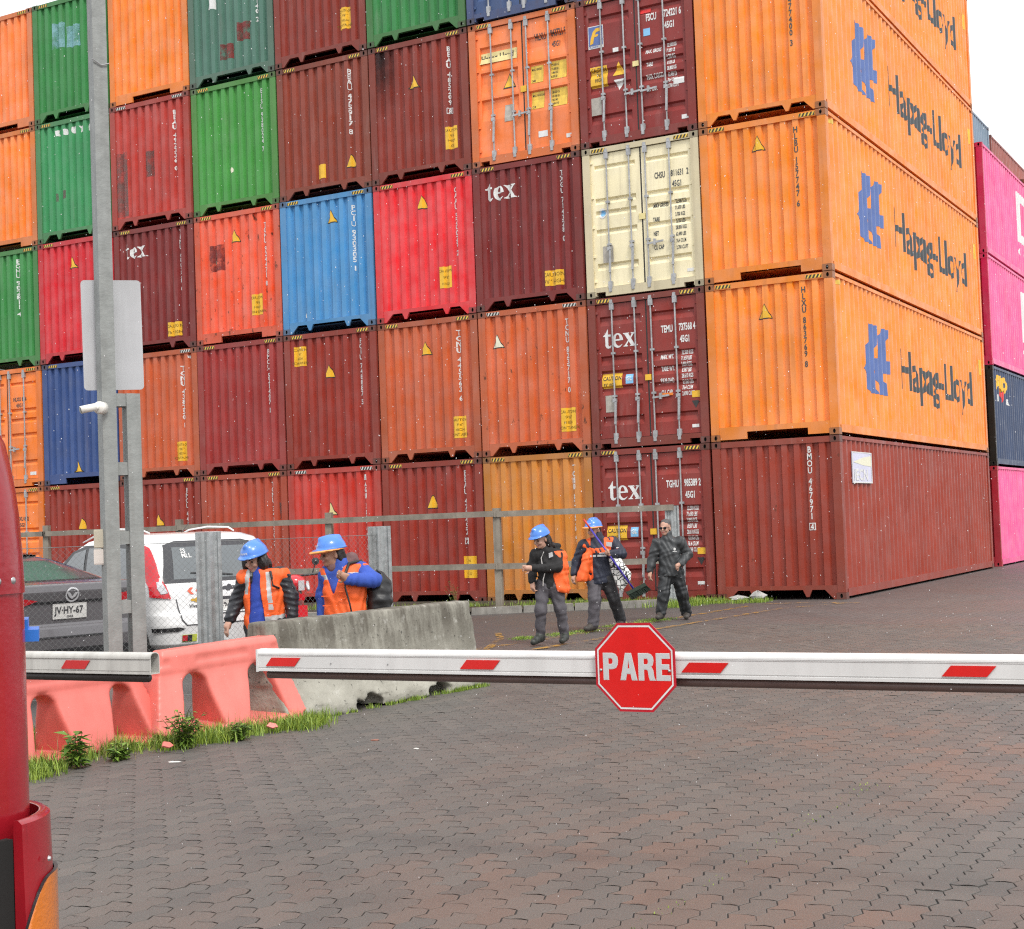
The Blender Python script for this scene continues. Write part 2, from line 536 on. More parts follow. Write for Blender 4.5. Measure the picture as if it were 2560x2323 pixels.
class EndFace:
    """prints things on the corrugated end of one container"""
    def __init__(s, root, H): s.root, s.H = root, H
    def put(s, name, sh, mat, lift=.004, key=None):
        fn = lambda u, z: (u, end_y(u) - lift, z)
        me = conform(name, sh, EB, [], fn, mat)
        return link(name, me, s.root)
    def tri(s, u, z, mat=None):
        sh = move2d(tri_shape(.23, .245), u-.115, z-.115)
        k = move2d(tri_shape(.275, .285), u-.1375, z-.133)
        t = s.put("warning_triangle", k, M_BLACKP, .004)
        s.put2(t, "yellow_field", sh, mat or M_YEL, .008)
    def put2(s, parent, name, sh, mat, lift):
        o = link(name, conform(name, sh, EB, [], lambda u, z: (u, end_y(u)-lift, z), mat), parent)
        return o
    def caution(s, u, z, w=.30, h=.42, text="CAUTION\n9'6\"\nHIGH\nCONTAINER"):
        t = s.put("caution_label", rect2d(u-w/2, z-h/2, u+w/2, z+h/2), M_YEL, .004)
        if text:
            n = text.count("\n") + 1
            sz = min(h*.70/n, w/3.9*1.0)
            tx = text2d(text, sz, .0, 'CENTER', line=h*.9/n/sz, xs=.95)
            ys = [p[1] for p in tx[0]]
            s.put2(t, "lettering", move2d(tx, u, z - (max(ys)+min(ys))/2), M_FAINT, .008)
    def serial(s, u, ztop, text, mat=None, size=.145, boxed=False):
        parts = text.split(" ")
        body = "\n".join(" ".join(parts).replace(" ", "~"))
        V, Fs = [], []
        z = ztop
        for ch in text:
            if ch == " ": z -= size*.45; continue
            g = text2d(ch, size, .0035, 'CENTER', xs=.8)
            g = move2d(g, u, z - size*.75)
            V, Fs = join2d((V, Fs), g)
            z -= size*.80
        if boxed:
            a, b = z + size*.80 + .01, z + size*.02
            o = shape2d([[(u-.06, b), (u+.06, b), (u+.06, a), (u-.06, a)], [(u-.046, b+.014), (u+.046, b+.014), (u+.046, a-.014), (u-.046, a-.014)]])
            V, Fs = join2d((V, Fs), o)
        s.put("serial_number", (V, Fs), mat or M_WHITE, .005)
    def patch(s, u0, z0, u1, z1, mat, name="painted_patch"):
        n = 7
        rj = lambda: random.uniform(-.018, .018)
        L = [(u0+rj(), z0+rj()), ((u0+u1)/2, z0+rj()), (u1+rj(), z0+rj()), (u1+rj(), (z0+z1)/2), (u1+rj(), z1+rj()), ((u0+u1)/2, z1+rj()), (u0+rj(), z1+rj()), (u0+rj(), (z0+z1)/2)]
        s.put(name, shape2d([L]), mat, .003)
    def tex(s, u, z, h=.26):
        s.put("house_mark", move2d(tex_shape(h), u, z), M_WHITE, .005)

# --- doors
BANDS = {'five': [(2.36,2.54),(1.60,1.78),(1.33,1.50),(1.03,1.20),(.44,.62)],
         'six': [(2.46,2.56),(1.80,1.92),(1.56,1.68),(1.20,1.32),(.52,.66)],
         'big': [(1.95,2.42),(1.40,1.90),(.92,1.35)]}
def band_y(z, bands):
    for a, b in bands:
        if a <= z <= b:
            t = b - z
            lo, dep = .03, .045
            if t < lo: return .055 + dep*t/lo
            if z - a < (b-a)*.55: return .055 + dep*(z-a)/((b-a)*.55)
            return .055 + dep
    return .055

def band_cuts(bands):
    r = []
    for a, b in bands: r += [a, a + (b-a)*.55, b-.03, b]
    return sorted(r)

def door_mesh(x0, x1, H, bands):
    def go():
        b = MB()
        z0, z1 = .20, H-.125
        xa, xb = x0+.10, x1-.10
        b.add([(x0,.055,z0),(xa,.055,z0),(xa,.055,z1),(x0,.055,z1)], [(0,1,2,3)])
        b.add([(xb,.055,z0),(x1,.055,z0),(x1,.055,z1),(xb,.055,z1)], [(0,1,2,3)])
        zs = [z0] + band_cuts(bands) + [z1]
        n = len(zs)
        b.add([(xa, band_y(z, bands), z) for z in zs] + [(xb, band_y(z, bands), z) for z in zs], [(i, n+i, n+i+1, i+1) for i in range(n-1)])
        for x in (xa, xb):
            for a, c in bands:
                b.add([(x,.055,a),(x,band_y(a+(c-a)*.55, bands),a+(c-a)*.55),(x,band_y(c-.031, bands),c-.03),(x,.055,c)], [(0,1,2,3)])
        b.add([(x0,.055,z0),(x0,.055,z1),(x0,.09,z1),(x0,.09,z0)], [(0,1,2,3)])
        b.add([(x1,.055,z0),(x1,.055,z1),(x1,.09,z1),(x1,.09,z0)], [(3,2,1,0)])
        return b.mesh("door", PAINT)
    return cached(("door", x0, H, str(bands)), go)

def lock_bar_mesh(H):
    def go():
        b = MB()
        b.tube([(0, .02, .085), (0, .02, H-.045)], .0165, 8)
        for z in (.16, H-.24):
            b.box(-.042, .0, z, .042, .05, z+.13)
        for z in (.14, H-.07): b.box(-.03, -.004, z-.05, .03, .07, z+.02)
        for z in (.98, 1.80):
            b.box(-.038, .004, z, .045, .052, z+.04)
        return b.mesh("locking_bar", M_GALV)
    return cached(("bar", H), go)

def handle_mesh(down):
    def go():
        b = MB()
        if down:
            b.obox((.02, .0, .68), (.022, 0, 0), (0, .012, 0), (.012, 0, .22))
            b.box(-.03, -.012, .88, .05, .03, .95)
        else:
            b.obox((.16, -.005, .92), (.17, 0, .012), (0, .01, 0), (0, 0, .018))
            b.box(.13, -.02, .87, .175, .03, .985)
        return b.mesh("handle", M_GALV)
    return cached(("hnd", down), go)

BARS = (.51, .99, 1.33, 1.83)
def build_doors(root, H, color, idx, bands_key='five', handles=(1, 1, 0, 1)):
    bands = BANDS[bands_key]
    doors = []
    for (x0, x1) in ((.135, 1.203), (1.235, 2.303)):
        doors.append(link("door", door_mesh(x0, x1, H, bands), root, color=color, index=idx))
    g = cached(("gask", H), lambda: MB().box(1.203, .058, .20, 1.235, .085, H-.12).box(.10, .07, .19, .135, .09, H-.12).box(2.303, .07, .19, 2.338, .09, H-.12)
               .box(.10, .066, H-.125, 2.338, .088, H-.10).box(.10, .066, .175, 2.338, .088, .20).mesh("gasket", M_RUBBER))
    link("gasket", g, root)
    for i, x in enumerate(BARS):
        bar = link("locking_bar", lock_bar_mesh(H), root, loc=(x, 0, 0))
        link("handle", handle_mesh(handles[i]), bar, loc=(0, -.008, 0))
    hm = cached(("hinge",), lambda: MB().box(0, 0, 0, .13, .05, .045).box(.05, -.01, -.03, .075, .05, .075).mesh("hinge", PAINT))
    for d, x in ((doors[0], .075), (doors[1], 2.235)):
        for z in (.30, .78, 1.34, 1.92, H-.30):
            link("hinge", hm, d, loc=(x, .03, z), color=color, index=idx)
    return doors, bands

class DoorFace:
    def __init__(s, root, H, bands): s.root, s.H, s.b = root, H, bands
    def put(s, name, sh, mat, lift=.004, parent=None):
        fn = lambda u, z: (u, (band_y(z, s.b) if (.235 < u < 1.103 or 1.335 < u < 2.203) else .055) - lift, z)
        return link(name, conform(name, sh, [.235, 1.103, 1.335, 2.203], band_cuts(s.b), fn, mat), parent or s.root)
    def text(s, t, u, z, size, mat, name="lettering", align='LEFT', xs=.8, off=.0035, parent=None, lift=.005, line=1.0):
        return s.put(name, move2d(text2d(t, size, off, align, line=line, xs=xs), u, z), mat, lift, parent)

def container(label, x0, y0, z0, color, H=HC, L=L40, style='lug', rust=1, side=False, haz='y', end='panel', group="stacked shipping containers", dark=.8):
    root = empty("shipping_container", (x0, y0, z0), 0, label, "shipping container", group)
    kf = random.uniform(.12, .34)*min(1, .4 + rust*.4)
    fc = tuple(c*.92*(1-kf) + kf*q for c, q in zip(color[:3], (.13, .065, .04))) + (1,)
    link("frame", frame_mesh(H, 'door' if end == 'door' else style), root, color=fc, index=min(rust+1, 9))
    link("shell", shell_mesh(H, side, L), root, color=color, index=rust)
    if end == 'panel':
        link("end_panel", end_panel_mesh(H), root, color=color, index=rust)
    cc = tuple(c*dark*.38 + .050*k for c, k in zip(color[:3], (1.0, .66, .5))) + (1,)
    for x in (0, CW-.178):
        for z in (0, H-.118):
            link("corner_casting", casting_mesh(), root, loc=(x, 0, z), color=cc, index=8)
    if side:
        link("side_panel", side_panel_mesh(H, L), root, color=color, index=rust)
        link("side_rail", side_rails_mesh(H, L), root, color=tuple(c*.94 for c in color[:3]) + (1,), index=min(rust+1, 9))
        for z in (0, H-.118):
            link("corner_casting", casting_mesh(), root, loc=(CW, L, z), rot=(0, 0, math.pi), color=cc, index=8)
    if haz and end != 'none':
        link("hazard_stripe", hazard_mesh(haz), root, loc=(.20, .012, H-.092))
        link("hazard_stripe", hazard_mesh(haz), root, loc=(CW-.50, .012, H-.092))
    return root

CPX, RHZ = 2.4717, 2.91
def slot(c, r): return (c-8)*CPX - CW + random.uniform(-.006, .006), random.uniform(-.02, .02), (r-1)*RHZ
ORANGE = srgb(252, 138, 34); ORANGE_B = srgb(250, 124, 26)
MAROON = srgb(138, 54, 42); DKRED = srgb(150, 50, 36); GREEN = srgb(62, 140, 72); CRIMSON = srgb(206, 36, 48)
BRICK = srgb(198, 92, 48); BRICK2 = srgb(190, 84, 50); TEAL = srgb(84, 124, 108); BLUE = srgb(72, 144, 198); NAVY = srgb(58, 84, 138)
CREAM = srgb(242, 230, 190); OCHRE = srgb(206, 130, 44); REDOR = srgb(234, 88, 48); BROWNM = srgb(142, 62, 44)
MAROON2 = srgb(128, 44, 42); RED1 = srgb(198, 54, 40); BMOU = srgb(152, 58, 40)

def end_box(c, r, label, color, rust=1, style='lug', haz='y', side=False):
    x, y, z = slot(c, r)
    if c == 8: x, y = -CW, 0.0
    root = container(label, x, y, z, color, style=style, rust=rust, haz=haz, side=side)
    return root, EndFace(root, HC)

def door_box(c, r, label, color, rust=1, bands='five', haz='y', handles=(1, 1, 0, 1)):
    x, y, z = slot(c, r)
    root = container(label, x, y, z, color, end='door', rust=rust, haz=haz)
    d, b = build_doors(root, HC, color, rust, bands, handles)
    return root, DoorFace(root, HC, b)

# ---- first row, on the ground (from the far left to the corner)
r_, f = door_box(0, 1, "orange container with closed doors and grey locking bars, bottom of the leftmost stack", ORANGE_B, 1, 'six')
f.text("HLXU 842", 1.42, 2.10, .13, M_SLATE); f.text("45G1", 1.52, 1.95, .13, M_SLATE)
r_, f = end_box(1, 1, "dark red container on the ground behind the lattice pole, next to the orange doors", DKRED, 1)
f.tri(1.2, 1.95)
r_, f = end_box(2, 1, "dark red container on the ground with yellow triangle, right behind the white car's roof rack", DKRED, 1)
f.tri(1.15, 1.95); f.serial(1.98, 2.66, "BMOU 441087 3")
r_, f = end_box(3, 1, "rusty brown-orange container on the ground, behind the woman with the curly dark hair", srgb(176, 70, 44), 2)
f.serial(2.0, 2.68, "TCNU 341890 7"); f.patch(2.18, 1.85, 2.34, 2.2, M_BROWNP, "rust_patch")
r_, f = end_box(4, 1, "bright red container on the ground with white serial MAGU and white top stripes", RED1, 1, haz='w')
f.tri(1.12, 2.02, M_PALEYEL); f.serial(2.02, 2.72, "MAGU 587727 5", size=.165)
r_, f = end_box(5, 1, "dark red container on the ground numbered BEAU 473452 behind the concrete barrier end", DKRED, 1)
f.tri(1.22, 2.06); f.serial(2.0, 2.68, "BEAU 473452 2", size=.155, boxed=True); f.caution(2.06, .72, .28, .44, "96\nHIGH\nKG")
r_, f = end_box(6, 1, "ochre yellow container on the ground behind the wooden fence post", OCHRE, 3)
f.serial(2.02, 2.66, "TCNU 821670 9", size=.155); f.caution(2.0, .62, .22, .34, "")

def tex_door(c, r, label, code, rest):
    root, f = door_box(c, r, label, srgb(140, 48, 40), 2, 'five', handles=(1, 1, 0, 1))
    f.put("house_mark", move2d(tex_shape(.26), .30, 1.93), M_WHITE, .006)
    f.text(code, 1.52, 2.12, .185, M_WHITE, xs=.50, off=.006)
    f.text(rest, 1.885, 2.13, .185, M_WHITE, xs=.48, off=.006)
    f.text("45G1", 1.90, 1.91, .175, M_WHITE, xs=.52, off=.006)
    f.text("MAX. WT.\n\nTARE WT.\n\nPAYLOAD\n\nCU. CAP.", 1.48, 1.62, .12, M_WHITE, xs=.50, off=.004, line=.93)
    f.text("32.500 KGS\n71.650 LBS\n3.890 KGS\n8.587 LBS\n28.610 KGS\n63.063 LBS\n76.4 CU.M\n2.698 CU.FT", 1.905, 1.68, .11, M_WHITE, xs=.44, off=.003)
    k = f.put("caution_label", rect2d(.24, 1.16, .66, 1.44), M_YEL, .006)
    f.text("CAUTION", .26, 1.31, .105, M_BLACKP, parent=k, lift=.010, xs=.82, off=.002)
    f.text("9'6\" HIGH", .27, 1.20, .075, M_BLACKP, parent=k, lift=.010, xs=.8, off=.001)
    g = f.put("blue_plate", rect2d(.74, 1.22, .90, 1.40), M_SKYB, .006)
    f.text("GL", .755, 1.28, .11, M_WHITE, parent=g, lift=.010, xs=.85)
    f.put("data_plate", rect2d(.30, .70, .52, 1.02), M_GREYP, .008)
    link("centre_tag", MB().box(1.16, .03, 1.25, 1.29, .05, 1.36).mesh("centre_tag", M_YEL), root)
    f.put("small_label", rect2d(2.10, .86, 2.28, .98), M_YEL, .006)
    f.put("small_label", move2d(shape2d([[(0, .14), (.16, .14), (.08, 0)]]), 2.09, .66), M_BLACKP, .006)
    f.put("small_label", rect2d(2.08, .30, 2.22, .36), M_WHITE, .006)
    f.put("orange_tag", rect2d(1.50, .93, 1.72, .98), ORM, .02)
    return root
ORM = mat("orange_tag", (0.8, 0.22, 0.02), 0.45)
tex_door(7, 1, "maroon container with white tex lettering on its doors, standing on the ground, numbered TGHU", "TGHU", "985389 2")
r_, f = end_box(8, 1, "red corner container on the ground with a lilac poster on its long side", BMOU, 4, side=True, haz=None)
f.serial(1.86, 2.73, "BMOU 467971 4", size=.155, boxed=True)
BM_ROOT = r_

# ---- second row
r_, f = door_box(0, 2, "orange container with closed doors, second from the ground in the leftmost stack", ORANGE_B, 1, 'six')
f.text("HLXU 856", 1.42, 2.10, .13, M_SLATE); f.text("45G1", 1.52, 1.95, .13, M_SLATE); f.put("small_label", rect2d(1.95, .28, 2.16, .36), M_WHITE, .006)
r_, f = end_box(1, 2, "navy blue container with a low yellow triangle, beside the orange doors", NAVY, 0, 'rect')
f.tri(1.1, .40); f.patch(.03, .9, .05, 1, M_WHITE)
r_, f = end_box(2, 2, "brown-orange container behind the sign board of the lattice pole, with a caution label", BRICK, 1, haz='w')
f.serial(1.95, 2.52, "TCNU 438250 1"); f.caution(1.88, .58, .34, .44); f.patch(2.30, .72, 2.38, .86, M_WHITE, "white_sticker"); f.patch(2.14, 2.66, 2.19, 2.74, M_WHITE, "white_sticker")
r_, f = end_box(3, 2, "plain maroon container with only a white serial, below the orange-red one", srgb(158, 50, 46), 1)
f.serial(1.98, 2.68, "BMOU 521407 1")
r_, f = end_box(4, 2, "dark red container with a caution label at its upper left, below the light blue one", DKRED, 1)
f.caution(.40, 2.42, .29, .42); f.tri(1.18, 2.03); f.serial(1.99, 2.68, "FCIU 748887 5")
r_, f = end_box(5, 2, "brown-orange container numbered TCNU 445563 below the bright red one", BRICK, 2)
f.tri(1.16, 2.30); f.serial(1.95, 2.62, "TCNU 445563 6", size=.15); f.caution(1.92, .64, .34, .44)
r_, f = end_box(6, 2, "brown-orange container with a white triangle and rust scars, above the ochre one", srgb(208, 98, 48), 6, haz='w')
f.tri(.42, 2.28, M_CREAMP); f.serial(1.98, 2.60, "TCNU 823717 0", size=.15); f.caution(1.96, .62, .34, .46)
tex_door(7, 2, "maroon container with white tex lettering on its doors, second from the ground, numbered TEMU", "TEMU", "737568 4")
HLOY = []
r_, f = end_box(8, 2, "orange corner container directly on top of the red one with the poster", ORANGE, 1, 'rect', side=True)
f.tri(1.13, 2.30); f.serial(1.88, 2.68, "HLXU 863769 8", M_SLATE, .15); HLOY.append(r_)

# ---- third row
r_, f = end_box(0, 3, "green container in the leftmost stack above the orange doors", GREEN, 1)
f.serial(1.70, 2.66, "EGHU 902811 4")
r_, f = end_box(1, 3, "crimson container with yellow triangle, behind the upper part of the lattice pole", CRIMSON, 0)
f.tri(1.12, 2.34)
r_, f = end_box(2, 3, "maroon container with white tex lettering on its corrugated end, right beside the lattice pole", MAROON2, 0)
f.tex(.30, 2.22, .25); f.serial(2.0, 2.72, "TEMU 680328 6"); f.caution(1.78, .46, .38, .32, "CAUTION\n9'6\" HIGH")
r_, f = end_box(3, 3, "orange-red container with rust spots and a dark red patch, left of the light blue one", REDOR, 7, 'rect')
f.tri(1.15, 2.34); f.serial(1.98, 2.56, "TGHU 924471 8"); p_ = f.patch(.42, 1.62, .80, 2.22, M_DKRED); f.patch(.55, 1.80, .62, 2.05, M_CREAMP, "worn_print"); f.caution(1.74, .76, .30, .46)
r_, f = end_box(4, 3, "light blue container with yellow triangle", BLUE, 0)
f.tri(1.36, 2.42); f.serial(1.93, 2.60, "PCIU 930305 1"); f.patch(.58, .32, .64, .46, M_WHITE, "paint_chip")
r_, f = end_box(5, 3, "bright red container numbered CAAU 520029, right of the light blue one", srgb(226, 42, 50), 0)
f.tri(1.2, 2.40); f.serial(2.0, 2.62, "CAAU 520029 2"); f.caution(1.72, .80, .29, .44, "CAUTION\n9'6\"\nHIGH"); f.put("white_mark", move2d(text2d("HK", .15, .004), 2.23, .40), M_WHITE, .012)
r_, f = end_box(6, 3, "maroon container with white tex lettering on its corrugated end, below the orange doors", MAROON2, 0)
f.tex(.27, 2.20, .27); f.serial(2.0, 2.60, "TXGU 714328 0"); f.caution(1.76, .50, .42, .30, "CAUTION\n9'6\" HIGH")
root, f = door_box(7, 3, "cream container with grey locking bars on its doors", CREAM, 2, 'six', handles=(1, 1, 0, 1))
f.text("CHSU", 1.50, 2.13, .165, M_SLATE, xs=.52); f.text("811631  2", 1.84, 2.13, .165, M_SLATE, xs=.54); f.text("45G1", 1.86, 1.93, .16, M_SLATE, xs=.56)
f.text("MAX GROSS\n\nTARE\n\nNET\n\nCU CAP", 1.44, 1.58, .115, M_SLATE, xs=.50, line=1.15); f.text("32.500 KGS\n71.650 LBS\n3.700 KGS\n8.160 LBS\n28.800 KGS\n63.490 LBS\n76.4 CU.M\n2.700 CU.FT", 1.90, 1.62, .10, M_SLATE, xs=.46, line=1.25, off=.002)
f.put("data_plate", rect2d(.36, .66, .58, .98), M_GREYP, .008); o_ = f.put("round_label", shape2d([arc(.38, 1.62, .08, .10, 0, 345, 16)]), M_WHITE, .006); f.put("ring_mark", shape2d([arc(.38, 1.62, .05, .06, 0, 345, 12)]), M_SKYB, .010, o_)
link("centre_tag", MB().box(1.155, .03, 1.40, 1.285, .05, 1.51).mesh("centre_tag", M_PALEYEL), root); f.put("small_label", rect2d(2.10, .30, 2.24, .36), M_WHITE, .006)
r_, f = end_box(8, 3, "orange corner container in the middle of the lettered ones, third from the ground", ORANGE, 1, 'rect', side=True)
f.tri(1.13, 2.46); f.serial(1.86, 2.66, "HLBU 157747 6", M_SLATE, .15); HLOY.append(r_)

# ---- fourth row
r_, f = end_box(0, 4, "orange container in the leftmost stack, the lower of its two upper orange ones", srgb(250, 132, 44), 2, 'rect')
f.tri(.2, 2.0)
r_, f = end_box(1, 4, "green container with a row of white dashes under its top rail and rust smears", srgb(62, 148, 92), 1)
for u_ in (.66, .92, 1.2, 1.45, 1.7): f.patch(u_, 2.52, u_+.10, 2.68, M_WHITE, "white_dash")
f.patch(.6, .95, .72, 1.15, M_BROWNP, "rust_patch"); f.patch(.82, 1.0, .95, 1.2, M_BROWNP, "rust_patch")
r_, f = end_box(2, 4, "red container with grey-brown painted-over patches on its left side", srgb(182, 58, 48), 1, haz='w')
f.patch(.16, .3, .50, 1.80, M_BROWNP); f.patch(1.02, 1.12, 1.34, 1.72, M_BROWNP); f.serial(1.95, 2.56, "BEAU 492336 0")
r_, f = end_box(3, 4, "green container with white serial, above the orange-red rusty one", srgb(70, 150, 66), 1)
f.serial(1.98, 2.62, "EISU 938024 7"); f.patch(1.05, .86, 1.16, .98, M_CREAMP, "worn_print")
r_, f = end_box(4, 4, "brown-maroon container with low triangle and small yellow label, above the light blue one", BROWNM, 1)
f.serial(1.92, 2.60, "BEAU 475917 8"); f.caution(1.12, .52, .2, .30, ""); f.tri(1.92, .62)
r_, f = end_box(5, 4, "maroon container with black soot at its top left corner", MAROON, 1)
f.serial(1.95, 2.62, "BEAU 485209 8", boxed=True); f.tri(1.1, 2.02); f.caution(1.98, .72, .29, .46, "CAUTION\n9'6\"\nHIGH\nKG")
SOOT = (f, r_)
root, f = door_box(6, 4, "orange container with doors, yellow data panels and a pale yellow name strip", srgb(252, 124, 50), 1, 'big', handles=(1, 0, 1, 1))
f.text("HLXU", 1.50, 2.34, .17, M_SLATE, xs=.54); f.text("843721 5", 1.86, 2.36, .17, M_SLATE, xs=.54); f.text("45G1", 1.87, 2.15, .155, M_SLATE, xs=.58)
k = f.put("name_strip", rect2d(.22, 2.08, 1.08, 2.30), M_PALEYEL, .006); f.text("Hapag-Lloyd", .24, 2.13, .18, M_BLACKP, parent=k, lift=.010, xs=.84, off=.004)
for (a, b, c, d, t) in ((1.38, 1.50, 1.66, 1.84, "MAX. GROSS\n\n\nTARE"), (1.82, 1.50, 2.18, 1.86, "32.500 KG\n71.650 LB\n3.880 KG\n8.550 LB"), (1.38, .98, 1.66, 1.32, "MAX. PAYLOAD\n\n\nCUB."), (1.82, .96, 2.18, 1.32, "28.620 KG\n63.100 LB\n76.3 M3\n2.694 FT3")):
    k = f.put("data_panel", rect2d(a, b, c, d), M_HAZY, .006); f.text(t, a+.02, d-.09, .062, M_BLACKP, parent=k, lift=.010, xs=.62, off=.001, line=1.25)
t_ = f.put("warning_triangle", move2d(tri_shape(.30, .31), .74, 1.50), M_BLACKP, .006); f.put("yellow_field", move2d(tri_shape(.24, .25), .77, 1.525), M_YEL, .010, t_)
f.put("data_plate", rect2d(.76, .84, .97, 1.18), M_GREYP, .008); f.put("white_sticker", rect2d(1.52, .40, 1.73, .52), M_WHITE, .006); f.put("white_sticker", rect2d(2.14, .30, 2.28, .38), M_WHITE, .006)
link("centre_tag", MB().box(1.16, .03, 1.36, 1.29, .05, 1.48).mesh("centre_tag", M_YEL), root)
root, f = door_box(7, 4, "maroon container with doors and a blue badge with a yellow letter, numbered FSCU", srgb(138, 48, 44), 1, 'five', handles=(1, 0, 0, 1))
f.text("FSCU", 1.46, 2.24, .19, M_WHITE, xs=.50, off=.006); f.text("724221 6", 1.83, 2.25, .19, M_WHITE, xs=.50, off=.006); f.text("45G1", 1.84, 2.03, .175, M_WHITE, xs=.54, off=.006)
f.text("MAX. GROSS\n\nTARE\n\nMAX. CARGO\n\nCU. CAP.", 1.42, 1.62, .11, M_WHITE, xs=.52, line=1.1); f.text("32.500 KG\n71.650 LB\n3.700 KG\n8.155 LB\n28.800 KG\n63.495 LB\n76.4 CU.M\n2.700 CU.FT", 1.86, 1.68, .10, M_WHITE, xs=.44, line=1.12)
k = f.put("badge", rect2d(.22, 1.92, .55, 2.36), M_WHITE, .006); k2 = f.put("blue_field", rect2d(.235, 1.98, .535, 2.345), M_BLUEL, .010, k)
f.put("letter", shape2d([[(.26,2.0),(.33,2.02),(.345,2.09),(.36,2.14),(.43,2.15),(.45,2.19),(.375,2.19),(.40,2.235),(.50,2.25),(.52,2.31),(.40,2.31),(.33,2.25),(.28,2.12)]]), M_YEL, .014, k)
f.text("FLORENS", .245, 1.935, .05, M_BLUEL, parent=k, lift=.010, xs=.95, off=.001)
k = f.put("caution_label", rect2d(.24, 1.16, .60, 1.56), M_YEL, .006); f.text("CAUTION\n9'6\"\nHIGH", .42, 1.46, .10, M_BLACKP, parent=k, lift=.010, align='CENTER', xs=.7, off=.001)
t_ = f.put("warning_triangle", move2d(tri_shape(.26, .26), .72, 1.32), M_YEL, .006); f.put("white_triangle", shape2d([[(.74, 1.24), (.96, 1.24), (.85, 1.03)]]), M_WHITE, .006)
f.put("data_plate", rect2d(.24, .62, .46, .96), M_GREYP, .008); f.put("small_label", rect2d(1.40, 1.96, 1.54, 2.10), M_SKYB, .006); f.put("small_label", rect2d(1.98, .94, 2.20, 1.06), M_WHITE, .006); f.put("small_label", rect2d(2.12, .26, 2.26, .34), M_WHITE, .006)
f.put("small_label", rect2d(.74, 1.78, .86, 1.86), M_WHITE, .006); f.put("red_tag", rect2d(1.34, 2.40, 1.56, 2.48), M_REDP, .012); link("centre_tag", MB().box(1.155, .03, 1.42, 1.28, .05, 1.52).mesh("centre_tag", M_PALEYEL), root)
r_, f = end_box(8, 4, "orange corner container, fourth from the ground", ORANGE, 0, 'lug', side=True)
f.tri(1.1, 2.62); f.serial(1.86, 2.66, "HLBU 477400 3", M_SLATE, .15); HLOY.append(r_)

# ---- fifth row
r_, f = end_box(0, 5, "orange container on top of the leftmost stack", srgb(244, 132, 62), 2, 'rect')
f.tri(.2, 2.0)
r_, f = end_box(1, 5, "green container with two pale blue patches on top, left of the lattice pole", srgb(58, 136, 72), 1)
f.patch(.62, 1.75, 1.0, 2.35, M_LBLUE); f.patch(1.12, 1.70, 1.50, 2.2, M_LBLUE)
r_, f = end_box(2, 5, "orange container at the top edge, right beside the lattice pole", srgb(255, 134, 40), 1, 'rect')
f.tri(1.12, 2.58)
r_, f = end_box(3, 5, "teal container with red smears and a white sticker", TEAL, 2)
f.patch(.56, 1.72, .76, 2.0, M_WHITE, "white_sticker"); f.patch(.90, .52, 1.26, .86, M_DKRED); f.patch(1.40, .86, 1.74, 1.26, M_DKRED); f.patch(2.27, .6, 2.36, .9, M_WHITE, "white_sticker"); f.serial(1.95, 2.6, "EMCU 981140 2")
r_, f = end_box(4, 5, "maroon container with a yellow caution label at the top edge", MAROON, 1)
f.caution(1.88, .78, .29, .46); f.serial(1.92, 2.6, "BEAU 460882 5")
r_, f = end_box(5, 5, "plain green container at the top edge, above the sooty maroon one", srgb(56, 132, 72), 1)
root, f = door_box(6, 5, "dark blue container with worn doors at the top edge, above the orange doors", srgb(66, 88, 130), 4, 'five')
r_, f = end_box(8, 5, "orange corner container on top of the corner stack, cut by the photo's top edge", ORANGE, 0, 'lug', side=True)
HLOY.append(r_)

# soot on the maroon container (an irregular stain of its own)
f, r_ = SOOT
mm, N_, L_, B_ = nodes("soot_stain")
B_.inputs["Base Color"].default_value = (0.025, 0.015, 0.015, 1); B_.inputs["Roughness"].default_value = 0.85
tc_ = N_.new("ShaderNodeTexCoord")
sx_ = N_.new("ShaderNodeSeparateXYZ"); L_.new(tc_.outputs["Object"], sx_.inputs[0])
d1 = rng(N_, L_, sx_.outputs[0], .12, .75, 1, 0); d2 = rng(N_, L_, sx_.outputs[2], 1.4, 2.75, 0, 1)
a_ = mth(N_, L_, 'MULTIPLY', d1, d2); a_ = mth(N_, L_, 'MULTIPLY', a_, rng(N_, L_, nz(N_, L_, 2.5, 5, tc_.outputs["Object"]), .3, .6, .4, 1.4))
L_.new(a_, B_.inputs["Alpha"])
f.put("soot_stain", rect2d(.16, 1.3, .85, 2.79), mm, .0025)

# ---- lettering on the long orange sides
def side_print(name, sh, mat, lift=.004):
    fn = lambda y, z: (side_x(y) + lift, y, z)
    return conform(name, sh, side_breaks(), [], fn, mat)
LOGO = [(2.12,2.19),(2.79,2.2),(2.72,2.11),(2.65,1.83),(2.46,1.67),(2.42,1.56),(2.66,1.56),(2.70,1.74),(2.73,1.9),(2.76,1.98),(2.89,2.06),(3.0,2.19),(3.49,2.19),(3.46,2.03),(3.29,1.89),(3.23,1.57),(3.53,1.57),(3.5,1.31),(2.99,1.30),(2.99,1.21),(3.21,1.1),(3.26,.87),(2.76,.87),(2.71,1.05),(2.46,1.19),(2.40,1.33),(2.38,1.29),(2.44,1.16),(2.46,1.04),(2.68,.87),(2.14,.86),(1.91,.97),(1.89,1.2),(1.76,1.31),(1.87,1.42),(1.91,1.70),(2.10,1.84)]
logo_me = side_print("logo", shape2d([LOGO]), M_BLUEL)
tt = text2d("Hapag-Lloyd", 1.0, .014)
w_ = max(p[0] for p in tt[0]) - min(p[0] for p in tt[0])
h_ = [p[1] for p in text2d("H", 1.0, .014)[0]]
tk = .82 / (max(h_) - min(h_))
